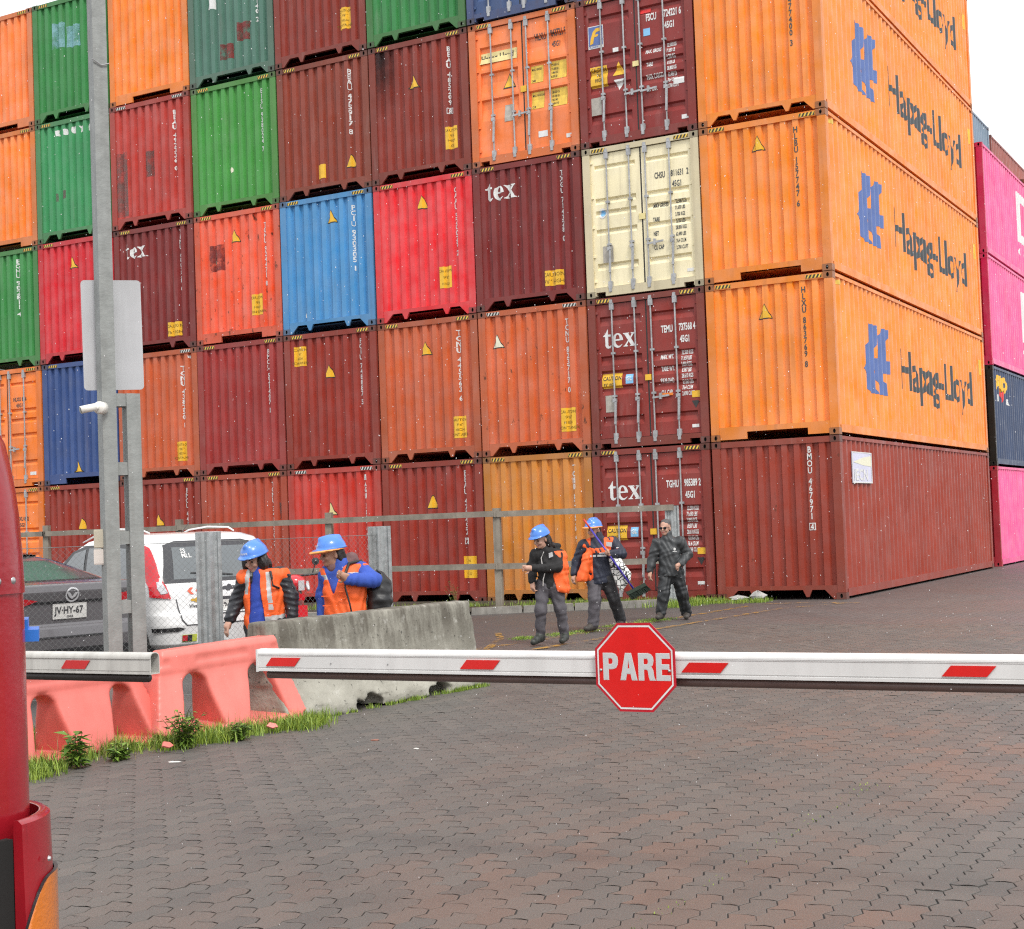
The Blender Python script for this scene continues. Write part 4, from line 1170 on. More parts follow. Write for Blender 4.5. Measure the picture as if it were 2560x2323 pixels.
class Field:
    def __init__(s, lo, hi, h):
        s.h = h; s.lo = np.array(lo, float)
        s.n = np.ceil((np.array(hi) - s.lo)/h).astype(int) + 1
        s.ax = [s.lo[i] + h*np.arange(s.n[i]) for i in range(3)]
        s.F = np.full(s.n, .5, np.float32)
    def grid(s, lo=None, hi=None):
        sl = []
        for i in range(3):
            a = 0 if lo is None else max(0, int((lo[i]-s.lo[i])/s.h))
            b = s.n[i] if hi is None else min(s.n[i], int((hi[i]-s.lo[i])/s.h) + 2)
            sl.append(slice(a, max(b, a)))
        X, Y, Z = np.meshgrid(*[s.ax[i][sl[i]] for i in range(3)], indexing='ij')
        return tuple(sl), X, Y, Z
    def _mix(s, sl, d, k, op):
        A = s.F[sl]
        if op == 'add': s.F[sl] = _smin(A, d, k)
        elif op == 'sub': s.F[sl] = -_smin(-A, d, k)
    def cap(s, a, b, ra, rb, k=.02, q=1.0, yaw=0.0, op='add'):
        """tapered capsule; q>1 flattens it front to back about its middle, turned by yaw"""
        a, b = np.array(a, float), np.array(b, float)
        R = max(ra, rb)*max(q, 1) + k + 2*s.h
        sl, X, Y, Z = s.grid(np.minimum(a, b)-R, np.maximum(a, b)+R)
        if not X.size: return s
        if q != 1.0:
            m = (a+b)/2; c, sn = math.cos(yaw), math.sin(yaw)
            def tr(x, y):
                u, v = (x-m[0])*c + (y-m[1])*sn, -(x-m[0])*sn + (y-m[1])*c
                return u, v*q
            PX, PY = tr(X, Y); a2 = np.array([*tr(a[0], a[1]), a[2]]); b2 = np.array([*tr(b[0], b[1]), b[2]])
        else: PX, PY, a2, b2 = X, Y, a, b
        ab = b2 - a2; L2 = max(ab @ ab, 1e-9)
        t = np.clip(((PX-a2[0])*ab[0] + (PY-a2[1])*ab[1] + (Z-a2[2])*ab[2])/L2, 0, 1)
        d = np.sqrt((PX-a2[0]-t*ab[0])**2 + (PY-a2[1]-t*ab[1])**2 + (Z-a2[2]-t*ab[2])**2) - (ra + (rb-ra)*t)
        if q > 1: d = d/ (1 + (q-1)*.35)
        s._mix(sl, d.astype(np.float32), k, op); return s
    def ell(s, c, r, k=.02, M=None, op='add'):
        """ellipsoid; M rows are its own axes"""
        c = np.array(c, float); R = max(r) + k + 2*s.h
        sl, X, Y, Z = s.grid(c-R, c+R)
        if not X.size: return s
        x, y, z = X-c[0], Y-c[1], Z-c[2]
        if M is not None: x, y, z = [M[i][0]*x + M[i][1]*y + M[i][2]*z for i in range(3)]
        k0 = np.sqrt((x/r[0])**2 + (y/r[1])**2 + (z/r[2])**2) + 1e-6
        k1 = np.sqrt((x/r[0]**2)**2 + (y/r[1]**2)**2 + (z/r[2]**2)**2) + 1e-6
        s._mix(sl, (k0*(k0-1)/k1).astype(np.float32), k, op); return s
    def fn(s, f):
        sl, X, Y, Z = s.grid(); s.F = f(s.F, X, Y, Z).astype(np.float32); return s
    def surface(s):
        F = s.F; S = F < 0; n = s.n
        if not S.any(): return np.zeros((0, 3)), np.zeros((0, 4), int)
        c = [(i, j, k) for i in (0, 1) for j in (0, 1) for k in (0, 1)]
        cut = lambda A, o: A[o[0]:n[0]-1+o[0], o[1]:n[1]-1+o[1], o[2]:n[2]-1+o[2]]
        cnt = sum(cut(S, o).astype(np.int8) for o in c)
        act = (cnt > 0) & (cnt < 8)
        idx = np.argwhere(act)
        vid = np.full(act.shape, -1, np.int64); vid[act] = np.arange(len(idx))
        val = {o: F[idx[:, 0]+o[0], idx[:, 1]+o[1], idx[:, 2]+o[2]] for o in c}
        acc = np.zeros((len(idx), 3)); num = np.zeros(len(idx))
        for o in c:
            for a in range(3):
                if o[a]: continue
                p = list(o); p[a] = 1; p = tuple(p)
                u, v = val[o], val[p]; m = (u < 0) != (v < 0)
                t = np.where(m, u/np.where(m, u-v, 1), 0)
                q = np.tile(np.array(o, float), (len(idx), 1)); q[:, a] += t
                acc += q*m[:, None]; num += m
        V = s.lo + s.h*(idx + acc/num[:, None])
        faces = []
        for a in range(3):
            b, d = (a+1) % 3, (a+2) % 3
            s0 = [slice(None)]*3; s1 = [slice(None)]*3
            s0[a] = slice(0, n[a]-1); s1[a] = slice(1, n[a])
            e = S[tuple(s0)] != S[tuple(s1)]
            E_ = np.argwhere(e)
            ok = (E_[:, b] > 0) & (E_[:, d] > 0) & (E_[:, b] < n[b]-1) & (E_[:, d] < n[d]-1)
            E_ = E_[ok]
            g = lambda db, dd: vid[tuple((E_ - np.eye(3, dtype=int)[b]*db - np.eye(3, dtype=int)[d]*dd).T)]
            Q = np.stack([g(1, 1), g(0, 1), g(0, 0), g(1, 0)], 1)
            flip = ~S[tuple(E_.T)]
            Q[flip] = Q[flip][:, ::-1]
            faces.append(Q)
        Fc = np.vstack(faces)
        return V, Fc[(Fc >= 0).all(1)]
    def mesh(s, name, mats, pick=None, relax=1):
        V, Fc = s.surface()
        for _ in range(relax):
            acc = np.zeros_like(V); num = np.zeros(len(V))
            for i in range(4):
                for j in (1, 3):
                    np.add.at(acc, Fc[:, i], V[Fc[:, (i+j) % 4]]); np.add.at(num, Fc[:, i], 1)
            V = V*.5 + .5*acc/np.maximum(num, 1)[:, None]
        mi = None
        if pick is not None:
            mi = pick(V[Fc].mean(1))
        return np_mesh(name, V, Fc, mats, True, mi)

# ------------------------------------------------------------------ concrete barrier
def concrete_material():
    m, N, L, B = nodes("weathered_concrete")
    tc = N.new("ShaderNodeTexCoord"); v = tc.outputs["Object"]
    c = mixc(N, L, rng(N, L, nz(N, L, 3.0, 6, v), .35, .65), (0.25, 0.238, 0.195, 1), (0.40, 0.385, 0.325, 1))
    sp = N.new("ShaderNodeSeparateXYZ"); L.new(v, sp.inputs[0])
    st = nz(N, L, 1.0, 6, vscale(N, L, v, 7, 7, 1.1), .65)
    mossy = mth(N, L, 'MULTIPLY', rng(N, L, st, .30, .56), rng(N, L, sp.outputs[2], .22, .66, .05, 1.0))
    c = mixc(N, L, mth(N, L, 'MULTIPLY', mossy, .92), c, (0.098, 0.086, 0.066, 1))
    pits = nz(N, L, 26.0, 4, v)
    c = mixc(N, L, rng(N, L, pits, .64, .70, 0, .8), c, (0.04, 0.038, 0.03, 1))
    c = mixc(N, L, rng(N, L, nz(N, L, 9.0, 5, v), .62, .75, 0, .45), c, (0.62, 0.61, 0.56, 1))
    L.new(c, B.inputs["Base Color"]); B.inputs["Roughness"].default_value = .75
    bump(N, L, B, mth(N, L, 'ADD', pits, nz(N, L, 5.0, 5, v)), .6, .012)
    return m
M_CONC = concrete_material()
def barrier_half(z):
    z = np.asarray(z, float)
    return np.interp(z, [0, .075, .33, .81], [.31, .305, .165, .095])
JB = Field((-.42, -.08, -.04), (.42, 2.92, .9), .019)
def jersey(F, X, Y, Z):
    hw = barrier_half(Z)
    d = (np.abs(X) - hw)*.93
    d = np.maximum(d, Z - .81)
    d = np.maximum(d, -Z)
    d = np.maximum(d, np.maximum(-Y, Y-2.8) + .02*(Z < .3))
    rough = .006*np.sin(X*31+Y*23)*np.sin(Y*17+Z*29) + .008*np.sin(Y*7.3+Z*5.1)*np.sin(Z*9+Y*3.7)
    for y0 in (1.02, 2.02):
        w = .15 + .03*np.sin(Z*40) + .025*np.sin(X*22 + y0*9)
        notch = np.maximum(np.abs(Y-y0) - w, Z - .105 - .03*np.sin(Y*24 + y0))
        d = np.maximum(d, -notch)
    edge = np.minimum(.81 - Z, np.minimum(Y, 2.8-Y))
    chip = np.where(Z < .1, .018*np.maximum(0, np.sin(Y*11.3)*np.sin(Y*5.1 + 2)), 0)
    return d + rough*.7 + chip + .012*np.exp(-np.maximum(edge, 0)/.012)
JB.fn(jersey)
jb = link("concrete_barrier", JB.mesh("concrete_barrier", M_CONC), None, loc=(.02, -15.45, 0), rot=(0, 0, math.radians(-3.2)))
tag(jb, "weathered grey concrete road barrier with two drain notches in its foot", "barrier")

# ------------------------------------------------------------------ plastic barriers
M_PLAS = mat("faded_red_plastic", (0.76, 0.195, 0.160), .42, .09, 4, bmp=.05, bscale=25, dirt=.22, dirtcol=(0.45, 0.12, 0.09, 1))
M_PLAS2 = mat("faded_red_plastic_darker", (0.70, 0.165, 0.135), .45, .09, 4, bmp=.05, bscale=25, dirt=.22, dirtcol=(0.40, 0.11, 0.08, 1))
def plastic(seed, slots, length, broken, material=None):
    f = Field((-.36, -.05, -.03), (.36, length+.05, .80), .0135)
    def g(F, X, Y, Z):
        H = .66
        hw = np.interp(Z, [0, .05, .40, .46, .62, .66], [.25, .24, .115, .095, .085, .06])
        d = (np.abs(X) - hw)*.9
        d = np.maximum(d, Z - H)
        sl = .17*np.clip(Z/H, 0, 1)
        d = np.maximum(d, np.maximum(sl - Y, Y - length + sl))
        for y0 in slots:
            wz = np.interp(Z, [0, .08, .30, .46], [.20, .165, .115, .09])
            hole = np.abs(Y-y0) - wz
            hole = np.maximum(hole, .055 - Z + .25*np.abs(X)*0)
            hole = np.maximum(hole, np.where(Z > .34, np.hypot((Z-.35)*.95, Y-y0) - .112, -1))
            d = -_smin(-d, hole*.95, .034)
        d = d + .005*np.exp(-((Z-.485)/.007)**2) + .003*np.exp(-((Y-length*.5)/.006)**2)
        # long recess near the top of each face
        rc = np.maximum(np.abs(Z-.575) - .028, np.abs(((Y - length*.5 + length*.25) % (length*.5)) - length*.25) - length*.17)
        rc = np.maximum(rc, .080 - np.abs(X))
        d = -_smin(-d, rc, .005)
        if broken:
            ragged = Z - .035 - .035*np.sin(Y*9 + seed) - .018*np.sin(Y*27 + seed*2)
            d = np.maximum(d, np.where((X > .1) & (np.sin(Y*4.2 + seed) > .2), -ragged, -1))
        return np.maximum(d, -Z)
    f.fn(g)
    return f.mesh("plastic_barrier", material or M_PLAS)
pb1 = link("plastic_barrier", plastic(1.0, (.42, 1.0), 1.36, True), None, loc=(-.20, -16.50, .0), rot=(math.radians(2.2), math.radians(2), math.radians(-14)))
tag(pb1, "faded red plastic barrier touching the concrete barrier, tilted with a broken lower edge", "barrier", "faded red plastic barriers")
pb2 = link("plastic_barrier", plastic(2.6, (.10, .78, 1.46), 1.80, True, M_PLAS2), None, loc=(-.34, -18.13, -.015), rot=(0, math.radians(-1), math.radians(-2.0)))
tag(pb2, "faded red plastic barrier behind the short barrier arm, partly hidden by the red truck", "barrier", "faded red plastic barriers")
# shards broken off the barrier lying in the grass
for i, (x, y, s_, r) in enumerate(((.50, -15.85, .045, .6), (.38, -16.82, .05, 1.4))):
    b = MB(); b.extr([(-.9, -.3), (.2, -.5), (1.0, -.1), (.5, .4), (-.5, .45)], 'z', -.03, .03)
    b.v = [(p[0]*s_, p[1]*s_, p[2]*.25) for p in b.v]
    o = b.obj("plastic_shard", M_PLAS, None, loc=(x, y, .06), rot=(.9, .2, r))
    tag(o, ("red plastic shard in the grass nearer the concrete barrier", "red plastic shard in the grass under the short barrier arm")[i], "shard", "broken plastic shards")

# ------------------------------------------------------------------ grass and weeds
def grass_material(name, c0, c1):
    m, N, L, B = nodes(name)
    oi = N.new("ShaderNodeObjectInfo"); ge = N.new("ShaderNodeNewGeometry")
    at = N.new("ShaderNodeAttribute"); at.attribute_name = "tone"
    c = mixc(N, L, at.outputs["Fac"], c0, c1)
    L.new(c, B.inputs["Base Color"]); B.inputs["Roughness"].default_value = .5
    B.inputs["Subsurface Weight"].default_value = 0.0
    return m
M_GRASS = grass_material("grass_blades", (0.085, 0.165, 0.018, 1), (0.32, 0.42, 0.055, 1))
M_STRAW = grass_material("dry_stems", (0.16, 0.12, 0.05, 1), (0.30, 0.24, 0.10, 1))
def blades(name, pts, hmin, hmax, w, lean=.5, material=None, segs=2):
    pts = np.asarray(pts); n = len(pts)
    h = RNG.uniform(hmin, hmax, n) * RNG.uniform(.6, 1, n); a = RNG.uniform(0, 2*np.pi, n); l = RNG.uniform(0, lean, n)*h
    dx, dy = np.cos(a), np.sin(a); ww = w*RNG.uniform(.6, 1.3, n)
    px, py, pz = pts[:, 0], pts[:, 1], pts[:, 2] if pts.shape[1] > 2 else np.zeros(n)
    L_ = [(px-dy*ww, py+dx*ww, pz), (px+dy*ww, py-dx*ww, pz), (px+dy*ww*.7+dx*l*.35, py-dx*ww*.7+dy*l*.35, pz+h*.6), (px-dy*ww*.7+dx*l*.35, py+dx*ww*.7+dy*l*.35, pz+h*.6),
          (px+dx*l+dy*ww*.1, py+dy*l-dx*ww*.1, pz+h), (px+dx*l-dy*ww*.1, py+dy*l+dx*ww*.1, pz+h)]
    V = np.stack([np.stack(q, 1) for q in L_], 1).reshape(-1, 3)
    b = (np.arange(n)*6)[:, None]
    Fc = np.vstack([b + np.array([[0, 1, 2, 3]]), b + np.array([[3, 2, 4, 5]])])
    me = np_mesh(name, V, Fc, material or M_GRASS)
    at = me.attributes.new("tone", 'FLOAT', 'FACE'); t = RNG.random(n).astype(np.float32)
    at.data.foreach_set("value", np.concatenate([t, t]))
    return me
def scatter(n, fn): return np.array([fn() for _ in range(n)])
def along(path, spread):
    P = np.array(path, float)
    i = RNG.integers(0, len(P)-1); t = RNG.random()
    p = P[i]*(1-t) + P[i+1]*t
    return (p[0] + RNG.normal(0, spread), p[1] + RNG.normal(0, spread), 0)
def clumped(path, spread, n, k, cl):
    C_ = [along(path, spread) for _ in range(k)]
    out = []
    for _ in range(n):
        c = C_[RNG.integers(0, k)]; out.append((c[0]+RNG.normal(0, cl), c[1]+RNG.normal(0, cl), 0))
    return np.array(out)
gk = dict(kind="stuff")
g1 = link("grass", blades("grass", clumped([(.04, -18.0), (.04, -17.1), (.14, -16.5), (.30, -15.8), (.42, -15.2)], .10, 5200, 20, .075), .03, .15, .0034, 1.1)); tag(g1, **gk)
g2 = link("grass", blades("grass", clumped([(.22, -16.5), (.36, -15.7), (.50, -15.1)], .06, 2300, 14, .07), .03, .14, .003, .7)); tag(g2, **gk)
g3 = link("grass", blades("grass", clumped([(.34, -15.0), (.44, -13.4), (.53, -12.7)], .012, 1300, 40, .02), .015, .06, .003, .7)); tag(g3, **gk)
g4 = link("grass", blades("grass", clumped([(-.8, -18.2), (-.75, -15.8)], .16, 5200, 60, .10), .06, .22, .004, .6)); tag(g4, **gk)
g5 = link("grass", blades("grass", clumped([(-2.5, -.75), (-6, -1.6), (-12, -2.6), (-20, -2.8)], .35, 9000, 160, .13), .05, .17, .006, .5)); tag(g5, **gk)
g6 = link("grass", blades("grass", clumped([(-2.9, -.5), (-1.4, -.55)], .16, 1500, 24, .09), .03, .12, .005, .5)); tag(g6, **gk)
g7 = link("grass", blades("grass", clumped([(-3.0, -1.35), (-5.8, -2.75)], .09, 1400, 22, .09), .04, .13, .005, .5)); tag(g7, **gk)
g8 = link("grass", blades("grass", clumped([(-1.5, -4.5), (-1.75, -7.4)], .06, 1800, 22, .10), .008, .03, .006, .8)); tag(g8, **gk)
g9 = link("grass", blades("grass", clumped([(-2.05, -7.6), (-1.95, -8.0)], .05, 600, 5, .08), .008, .03, .006, .8)); tag(g9, **gk)
g10 = link("grass", blades("grass", clumped([(-2.75, -1.35), (-2.5, -1.6)], .10, 900, 10, .10), .04, .16, .005, .6)); tag(g10, **gk)
dr = link("dry_stems", blades("dry_stems", clumped([(.05, -17.6), (.14, -16.3), (.32, -15.2)], .07, 260, 30, .06), .10, .26, .0016, .5, M_STRAW)); tag(dr, **gk)
moss = link("moss", blades("moss", np.c_[RNG.normal(5.35, .03, 420), RNG.uniform(-19.6, -16.4, 420) , np.full(420, -.008)][RNG.random(420) < .35], .008, .02, .004, .8)); tag(moss, **gk)

def weed(x, y, h, n, label, leaf=.05, seed=0):
    rg = np.random.default_rng(seed)
    root = empty("weed", (x, y, 0), 0, label, "weed", "weeds along the plastic barriers")
    st = MB(); lf = MB()
    for i in range(n):
        a = rg.uniform(0, 6.28); l = rg.uniform(.15, .5)*h; hh = h*rg.uniform(.55, 1)
        p0 = Vector((rg.normal(0, .02), rg.normal(0, .02), 0)); p1 = p0 + Vector((math.cos(a)*l*.4, math.sin(a)*l*.4, hh*.6)); p2 = p0 + Vector((math.cos(a)*l, math.sin(a)*l, hh))
        st.tube([p0, p1, p2], .0022, 4)
        for k in range(13):
            t = rg.uniform(.10, 1); q = p0.lerp(p1, t/.6) if t < .6 else p1.lerp(p2, (t-.6)/.4)
            b = rg.uniform(0, 6.28); s = leaf*rg.uniform(.5, 1.2)
            d = Vector((math.cos(b), math.sin(b), rg.uniform(-.2, .6))); sd_ = Vector((-math.sin(b), math.cos(b), rg.uniform(-.3, .3)))
            lf.add([q, q + d*s*.45 + sd_*s*.22, q + d*s - Vector((0, 0, s*.25)), q + d*s*.45 - sd_*s*.22], [(0, 1, 2, 3)])
    st.obj("stem", M_WEEDS, root)
    me = lf.mesh("leaves", M_WEED)
    at = me.attributes.new("tone", 'FLOAT', 'FACE'); at.data.foreach_set("value", rg.random(len(lf.f)).astype(np.float32))
    o = link("leaves", me, root)
    return root
M_WEED = grass_material("weed_leaves", (0.06, 0.13, 0.018, 1), (0.20, 0.32, 0.04, 1))
M_WEEDS = mat("weed_stem", (0.10, 0.13, 0.04), .6)
weed(.36, -16.62, .27, 40, "bushy green weed in front of the joint of the red plastic barriers", .055, 3)
weed(.48, -16.2, .14, 26, "low weed right of the bushiest one by the red plastic barriers", .05, 4)
weed(.20, -17.46, .26, 9, "upright weed beside the red truck's edge", .10, 5)
weed(.26, -17.15, .11, 22, "low leafy weed under the short barrier arm's end", .055, 6)
for i, (x, y) in enumerate(((-4.05, -1.75), (-3.45, -1.35))):
    w_ = weed(x, y, .5, 7, ("scrawny brown weed on the kerb between the broom and the man in black", "thin weed on the kerb just behind the man in black")[i], .05, 11+i)
    w_["group"] = "weeds on the kerb"
for i, (x, y) in enumerate(((-6.9, -1.9), (-9.6, -2.0))):
    w_ = weed(x, y, .55, 8, ("bushy weed at the foot of the ochre container", "weed at the foot of the dark red BEAU container")[i], .05, 21+i)
    w_["group"] = "weeds on the kerb"

# ------------------------------------------------------------------ kerb, stones, litter
M_KERB = mat("kerb_concrete", (0.24, 0.225, 0.20), .7, .25, 5, bmp=.3, dirt=.4)
kp = [(-2.85, -1.45), (-4.2, -2.3), (-5.7, -3.3), (-8.5, -4.3), (-12.5, -4.7), (-19, -4.8)]
kerb = empty("kerb", (0, 0, 0)); tag(kerb, kind="structure")
for (a, b) in zip(kp[:-1], kp[1:]):
    A, B_ = Vector((*a, 0)), Vector((*b, 0)); nseg = max(1, round((B_-A).length/1.0)); d = (B_-A)/nseg
    for i in range(nseg):
        p = A + d*i; q = p + d*.985; s_ = Vector((-d.y, d.x, 0)).normalized()*.07
        m_ = MB(); pts = [p-s_, q-s_, q+s_, p+s_]
        m_.add([tuple(v + Vector((0, 0, -.02))) for v in pts] + [tuple(v.lerp((p+q)/2, .03) + Vector((0, 0, .12 + random.uniform(-.006, .006)))) for v in pts], [(0,3,2,1),(4,5,6,7),(0,1,5,4),(1,2,6,5),(2,3,7,6),(3,0,4,7)])
        m_.obj("kerbstone", M_KERB, kerb)
M_SOIL = mat("wet_soil", (0.045, 0.042, 0.028), .8, .4, 8, bmp=.5, bscale=20)
sv = [(*p, .05) for p in kp] + [(x, -.15, .05) for x in (-19, -12.5, -8.5, -5.7, -4.2, -2.2)]
so = MB().add(sv, [tuple(range(len(sv)))]).obj("soil_strip", M_SOIL); tag(so, kind="structure")
M_STONE = mat("pale_stone", (0.42, 0.41, 0.39), .7, .2, 8, bmp=.4)
def stone(name, x, y, sx, sy, sz, label, cat, group, m_, seed, rz=0):
    rg = np.random.default_rng(seed)
    b = MB(); pr_ = [(0, 0)] + [(.5*math.sin(t), .5-.5*math.cos(t)) for t in (.6, 1.1, 1.7, 2.4)] + [(0, 1)]
    b.lathe([(max(r, .02), z) for r, z in pr_], 8)
    b.v = [(v[0]*sx*(1+rg.uniform(-.2, .2)), v[1]*sy*(1+rg.uniform(-.2, .2)), v[2]*sz*(1+rg.uniform(-.15, .15))) for v in b.v]
    o = b.obj(name, m_, None, False, loc=(x, y, -.004), rot=(0, 0, rz)); tag(o, label, cat, group); return o
stone("stone", -1.98, -.10, .36, .2, .10, "flat pale stone at the gap under the red corner container, left one", "stone", "stones under the corner container", M_STONE, 1)
stone("stone", -1.62, -.08, .34, .22, .17, "pale block of stone at the gap under the red corner container, right one", "stone", "stones under the corner container", M_STONE, 2)
M_LITTER = mat("litter_white", (0.66, 0.64, 0.60), .5); M_LEAF = mat("dead_leaf", (0.30, 0.12, 0.08), .6)
stone("litter", .72, -17.10, .09, .05, .012, "white scrap of litter on the pavers below the left barrier arm", "litter", "scraps on the pavers", M_LITTER, 3, .3)
stone("litter", .20, -17.86, .07, .04, .012, "small white scrap of litter beside the red truck", "litter", "scraps on the pavers", M_LITTER, 4, 1.3)
stone("leaf", 1.52, -15.95, .07, .035, .012, "reddish dead leaf on the pavers in front of the concrete barrier", "leaf", None, M_LEAF, 5, .2)
stone("litter", 2.05, -16.2, .04, .02, .01, "tiny white scrap of litter on the pavers left of the stop sign", "litter", "scraps on the pavers", M_LITTER, 6, .2)

# ------------------------------------------------------------------ wooden fence in front of the containers
M_WOOD = mat("grey_wood", (0.235, 0.205, 0.165), .75, .25, 4, bmp=.3, dirt=.35)
wf = empty("wooden_fence", (0, 0, 0), 0, "grey weathered wooden rail fence along the foot of the container wall", "fence")
fp = [(-2.85, -.98), (-5.72, -2.27), (-9.35, -2.45), (-13.0, -2.6), (-16.6, -2.75), (-20.2, -2.9)]
for p in fp[1:]:
    MB().box(-.065, -.05, -.02, .065, .05, 1.84 if p[0] > -8 else 1.90).obj("post", M_WOOD, wf, loc=(p[0], p[1], 0), rot=(0, 0, .2))
def steel_post(parent, x, y, h, w, rz, m_):
    prof = [(-w/2, 0), (-w/2+.03, 0), (-w*.30, .028), (-w*.18, .028), (-w*.06, .004), (w*.06, .004), (w*.18, .028), (w*.30, .028), (w/2-.03, 0), (w/2, 0)]
    prof = prof + [(a, b+.006) for a, b in prof[::-1]]
    return MB().extr(prof, 'z', -.02, h).obj("steel_post", m_, parent, loc=(x, y, 0), rot=(0, 0, rz))
M_GPOST = mat("galvanised_post", (0.36, 0.38, 0.38), .45, .22, 16, metal=.35, dirt=.3, bmp=.1)
steel_post(wf, -2.83, -1.02, 1.76, .25, .5, M_GPOST)
for a, b in zip(fp[:-1], fp[1:]):
    A, B_ = Vector((*a, 0)), Vector((*b, 0)); d = (B_-A); u = d.normalized(); n_ = Vector((-u.y, u.x, 0))
    if n_.y > 0: n_ = -n_
    for z in (1.735, .79):
        if b[0] < -16 and z < 1: continue
        c = (A+B_)/2 + n_*.07 + Vector((0, 0, z + random.uniform(-.015, .015)))
        MB().obox(c, u*(d.length/2+.04), n_*.019, Vector((0, 0, .052)) + u*0).obj("rail", M_WOOD, wf)

# ------------------------------------------------------------------ chain link fence on steel posts
cf = empty("chain_link_fence", (0, 0, 0), 0, "chain link fence on broad galvanised posts in front of the parked cars", "fence")
FA, FB = px_depth(523, 1450, 13.3), px_depth(952, 1450, 15.0)
FL = FA + Vector((-.886, -.4625, 0))*5.6
FA.z = FB.z = FL.z = 0
for q in (FA, FB, FL):
    steel_post(cf, q.x, q.y, 1.55, .242, .45, M_GPOST)
M_WIRE = mat("chain_wire", (0.20, 0.205, 0.20), .5, .1, 10, metal=.3)
def wire_panel(p, q, zt, cell=.060, r=.00095):
    u = (q - p).normalized(); Ln = (q - p).length; nrm = Vector((-u.y, u.x, 0)); b = MB()
    for sgn in (1, -1):
        for k in range(int(-zt/cell) - 1, int((Ln + zt)/cell) + 2):
            ya = k*cell*1.0; dy = sgn*zt
            ta, tb = sorted(((0 - ya)/dy, (Ln - ya)/dy)); t0, t1 = max(0, ta), min(1, tb)
            if t1 - t0 < .02: continue
            A = p + u*(ya + dy*t0) + nrm*sgn*.0015 + Vector((0, 0, .03 + (zt-.03)*t0)); B_ = p + u*(ya + dy*t1) + nrm*sgn*.0015 + Vector((0, 0, .03 + (zt-.03)*t1))
            s_ = nrm*r; v_ = (B_-A).normalized().cross(nrm)*r
            b.add([A+s_, A-s_*.5+v_, A-s_*.5-v_, B_+s_, B_-s_*.5+v_, B_-s_*.5-v_], [(0, 1, 4, 3), (1, 2, 5, 4), (2, 0, 3, 5)])
    o = b.obj("wire_mesh", M_WIRE, cf); o["kind"] = "stuff"
    for z in (zt, .04): MB().tube([p + Vector((0, 0, z)), q + Vector((0, 0, z))], .003, 5).obj("tension_wire", M_WIRE, cf)
off_ = Vector((-.03, .045, 0))
wire_panel(FL + off_, FA + off_, 1.46); wire_panel(FA + off_, FB + off_, 1.46)

# ------------------------------------------------------------------ lattice concrete pole with sign board, camera and boxes
M_POLE = mat("pole_concrete", (0.25, 0.262, 0.25), .6, .16, 9, bmp=.35, bscale=40, dirt=.22)
PA = math.radians(27.5 + 33)          # turned so that its left face shows
po_ = empty("lattice_pole", (-.60, -16.22, 0), PA, "grey concrete lattice pole rising past the top edge in front of the cars", "pole")
def taper(x0, x1, y0, y1, z0, z1, k=.0):
    b = MB(); b.box(x0, y0, z0, x1, y1, z1); return b
MB().extr([(-.150, -.085), (-.045, -.085), (-.045, .065), (-.150, .065)], 'z', -.02, 7.4).obj("main_shaft", M_POLE, po_)
MB().extr([(.035, -.075), (.140, -.075), (.140, .060), (.035, .060)], 'z', -.02, 2.63).obj("side_shaft", M_POLE, po_)
for z in (2.53, 2.0, 1.47, .94, .41):
    MB().box(-.044, -.066, z, .034, .050, z+.10 - (.001 if z > 2.5 else 0)).obj("crossbar", M_POLE, po_)
# wire band near the top
MB().tube([(-.16, -.10, 5.20), (-.09, -.095, 5.16), (-.035, -.10, 5.18)], .005, 5).obj("wire_band", M_STEEL, po_)
wr = MB().box(-.06, -.088, 3.02, -.0, -.083, 3.4)
sb_ = empty("sign_board", (0, 0, 0), 0, "blank grey back of a sign board mounted across the lattice pole", "sign board")
M_PANEL = mat("sign_back_grey", (0.47, 0.475, 0.485), .4, .06, 4, dirt=.12)
pc = px_depth(281, 838, 11.15)
ang = .48 + .30
q = MB(); rr = .03; w_, h_ = .222, .43
out = []
for (cx, cz, a0) in ((w_-rr, -h_+rr, -90), (w_-rr, h_-rr, 0), (-w_+rr, h_-rr, 90), (-w_+rr, -h_+rr, 180)): out += arc(cx, cz, rr, rr, a0, a0+90, 5)
q.extr(out, 'y', -.004, .004)
q.obj("panel", M_PANEL, sb_); sb_.location = pc; sb_.rotation_euler = (0, math.radians(-.5), ang)
MB().box(-.10, .0045, .15, .06, .03, .19).box(-.10, .0045, -.19, .06, .03, -.15).obj("bracket", M_STEEL, sb_)
# bullet camera
cc = empty("security_camera", px_depth(252, 1020, 10.86), .30, "white bullet security camera fixed to the lattice pole", "camera")
M_CAMW = mat("camera_white", (0.76, 0.74, 0.68), .35, .04, 5)
MB().lathe([(.0, -.040), (.040, -.038), (.048, -.028), (.048, .030), (.0, .034)], 18, (0, 0, 0), 'y').obj("base", M_CAMW, cc, True)
MB().tube([(0, -.03, 0), (-.03, -.07, -.006)], .017, 10).obj("arm", M_CAMW, cc, True)
cd_ = Vector((-.72, -.64, -.22)).normalized(); c0 = Vector((-.005, -.062, .004))
cyl = MB().tube([c0, c0 + cd_*.115], .029, 16).obj("body", M_CAMW, cc, True)
MB().tube([c0 + cd_*.1152, c0 + cd_*.120], [.024, .023], 14).obj("lens", mat("lens_black", (0.01, 0.01, 0.012), .1), cc)
M_BOX1 = mat("beige_plastic", (0.50, 0.46, 0.36), .5, .08, 6, dirt=.15); M_BOX2 = mat("cream_plastic", (0.62, 0.57, 0.52), .45, .05, 6)
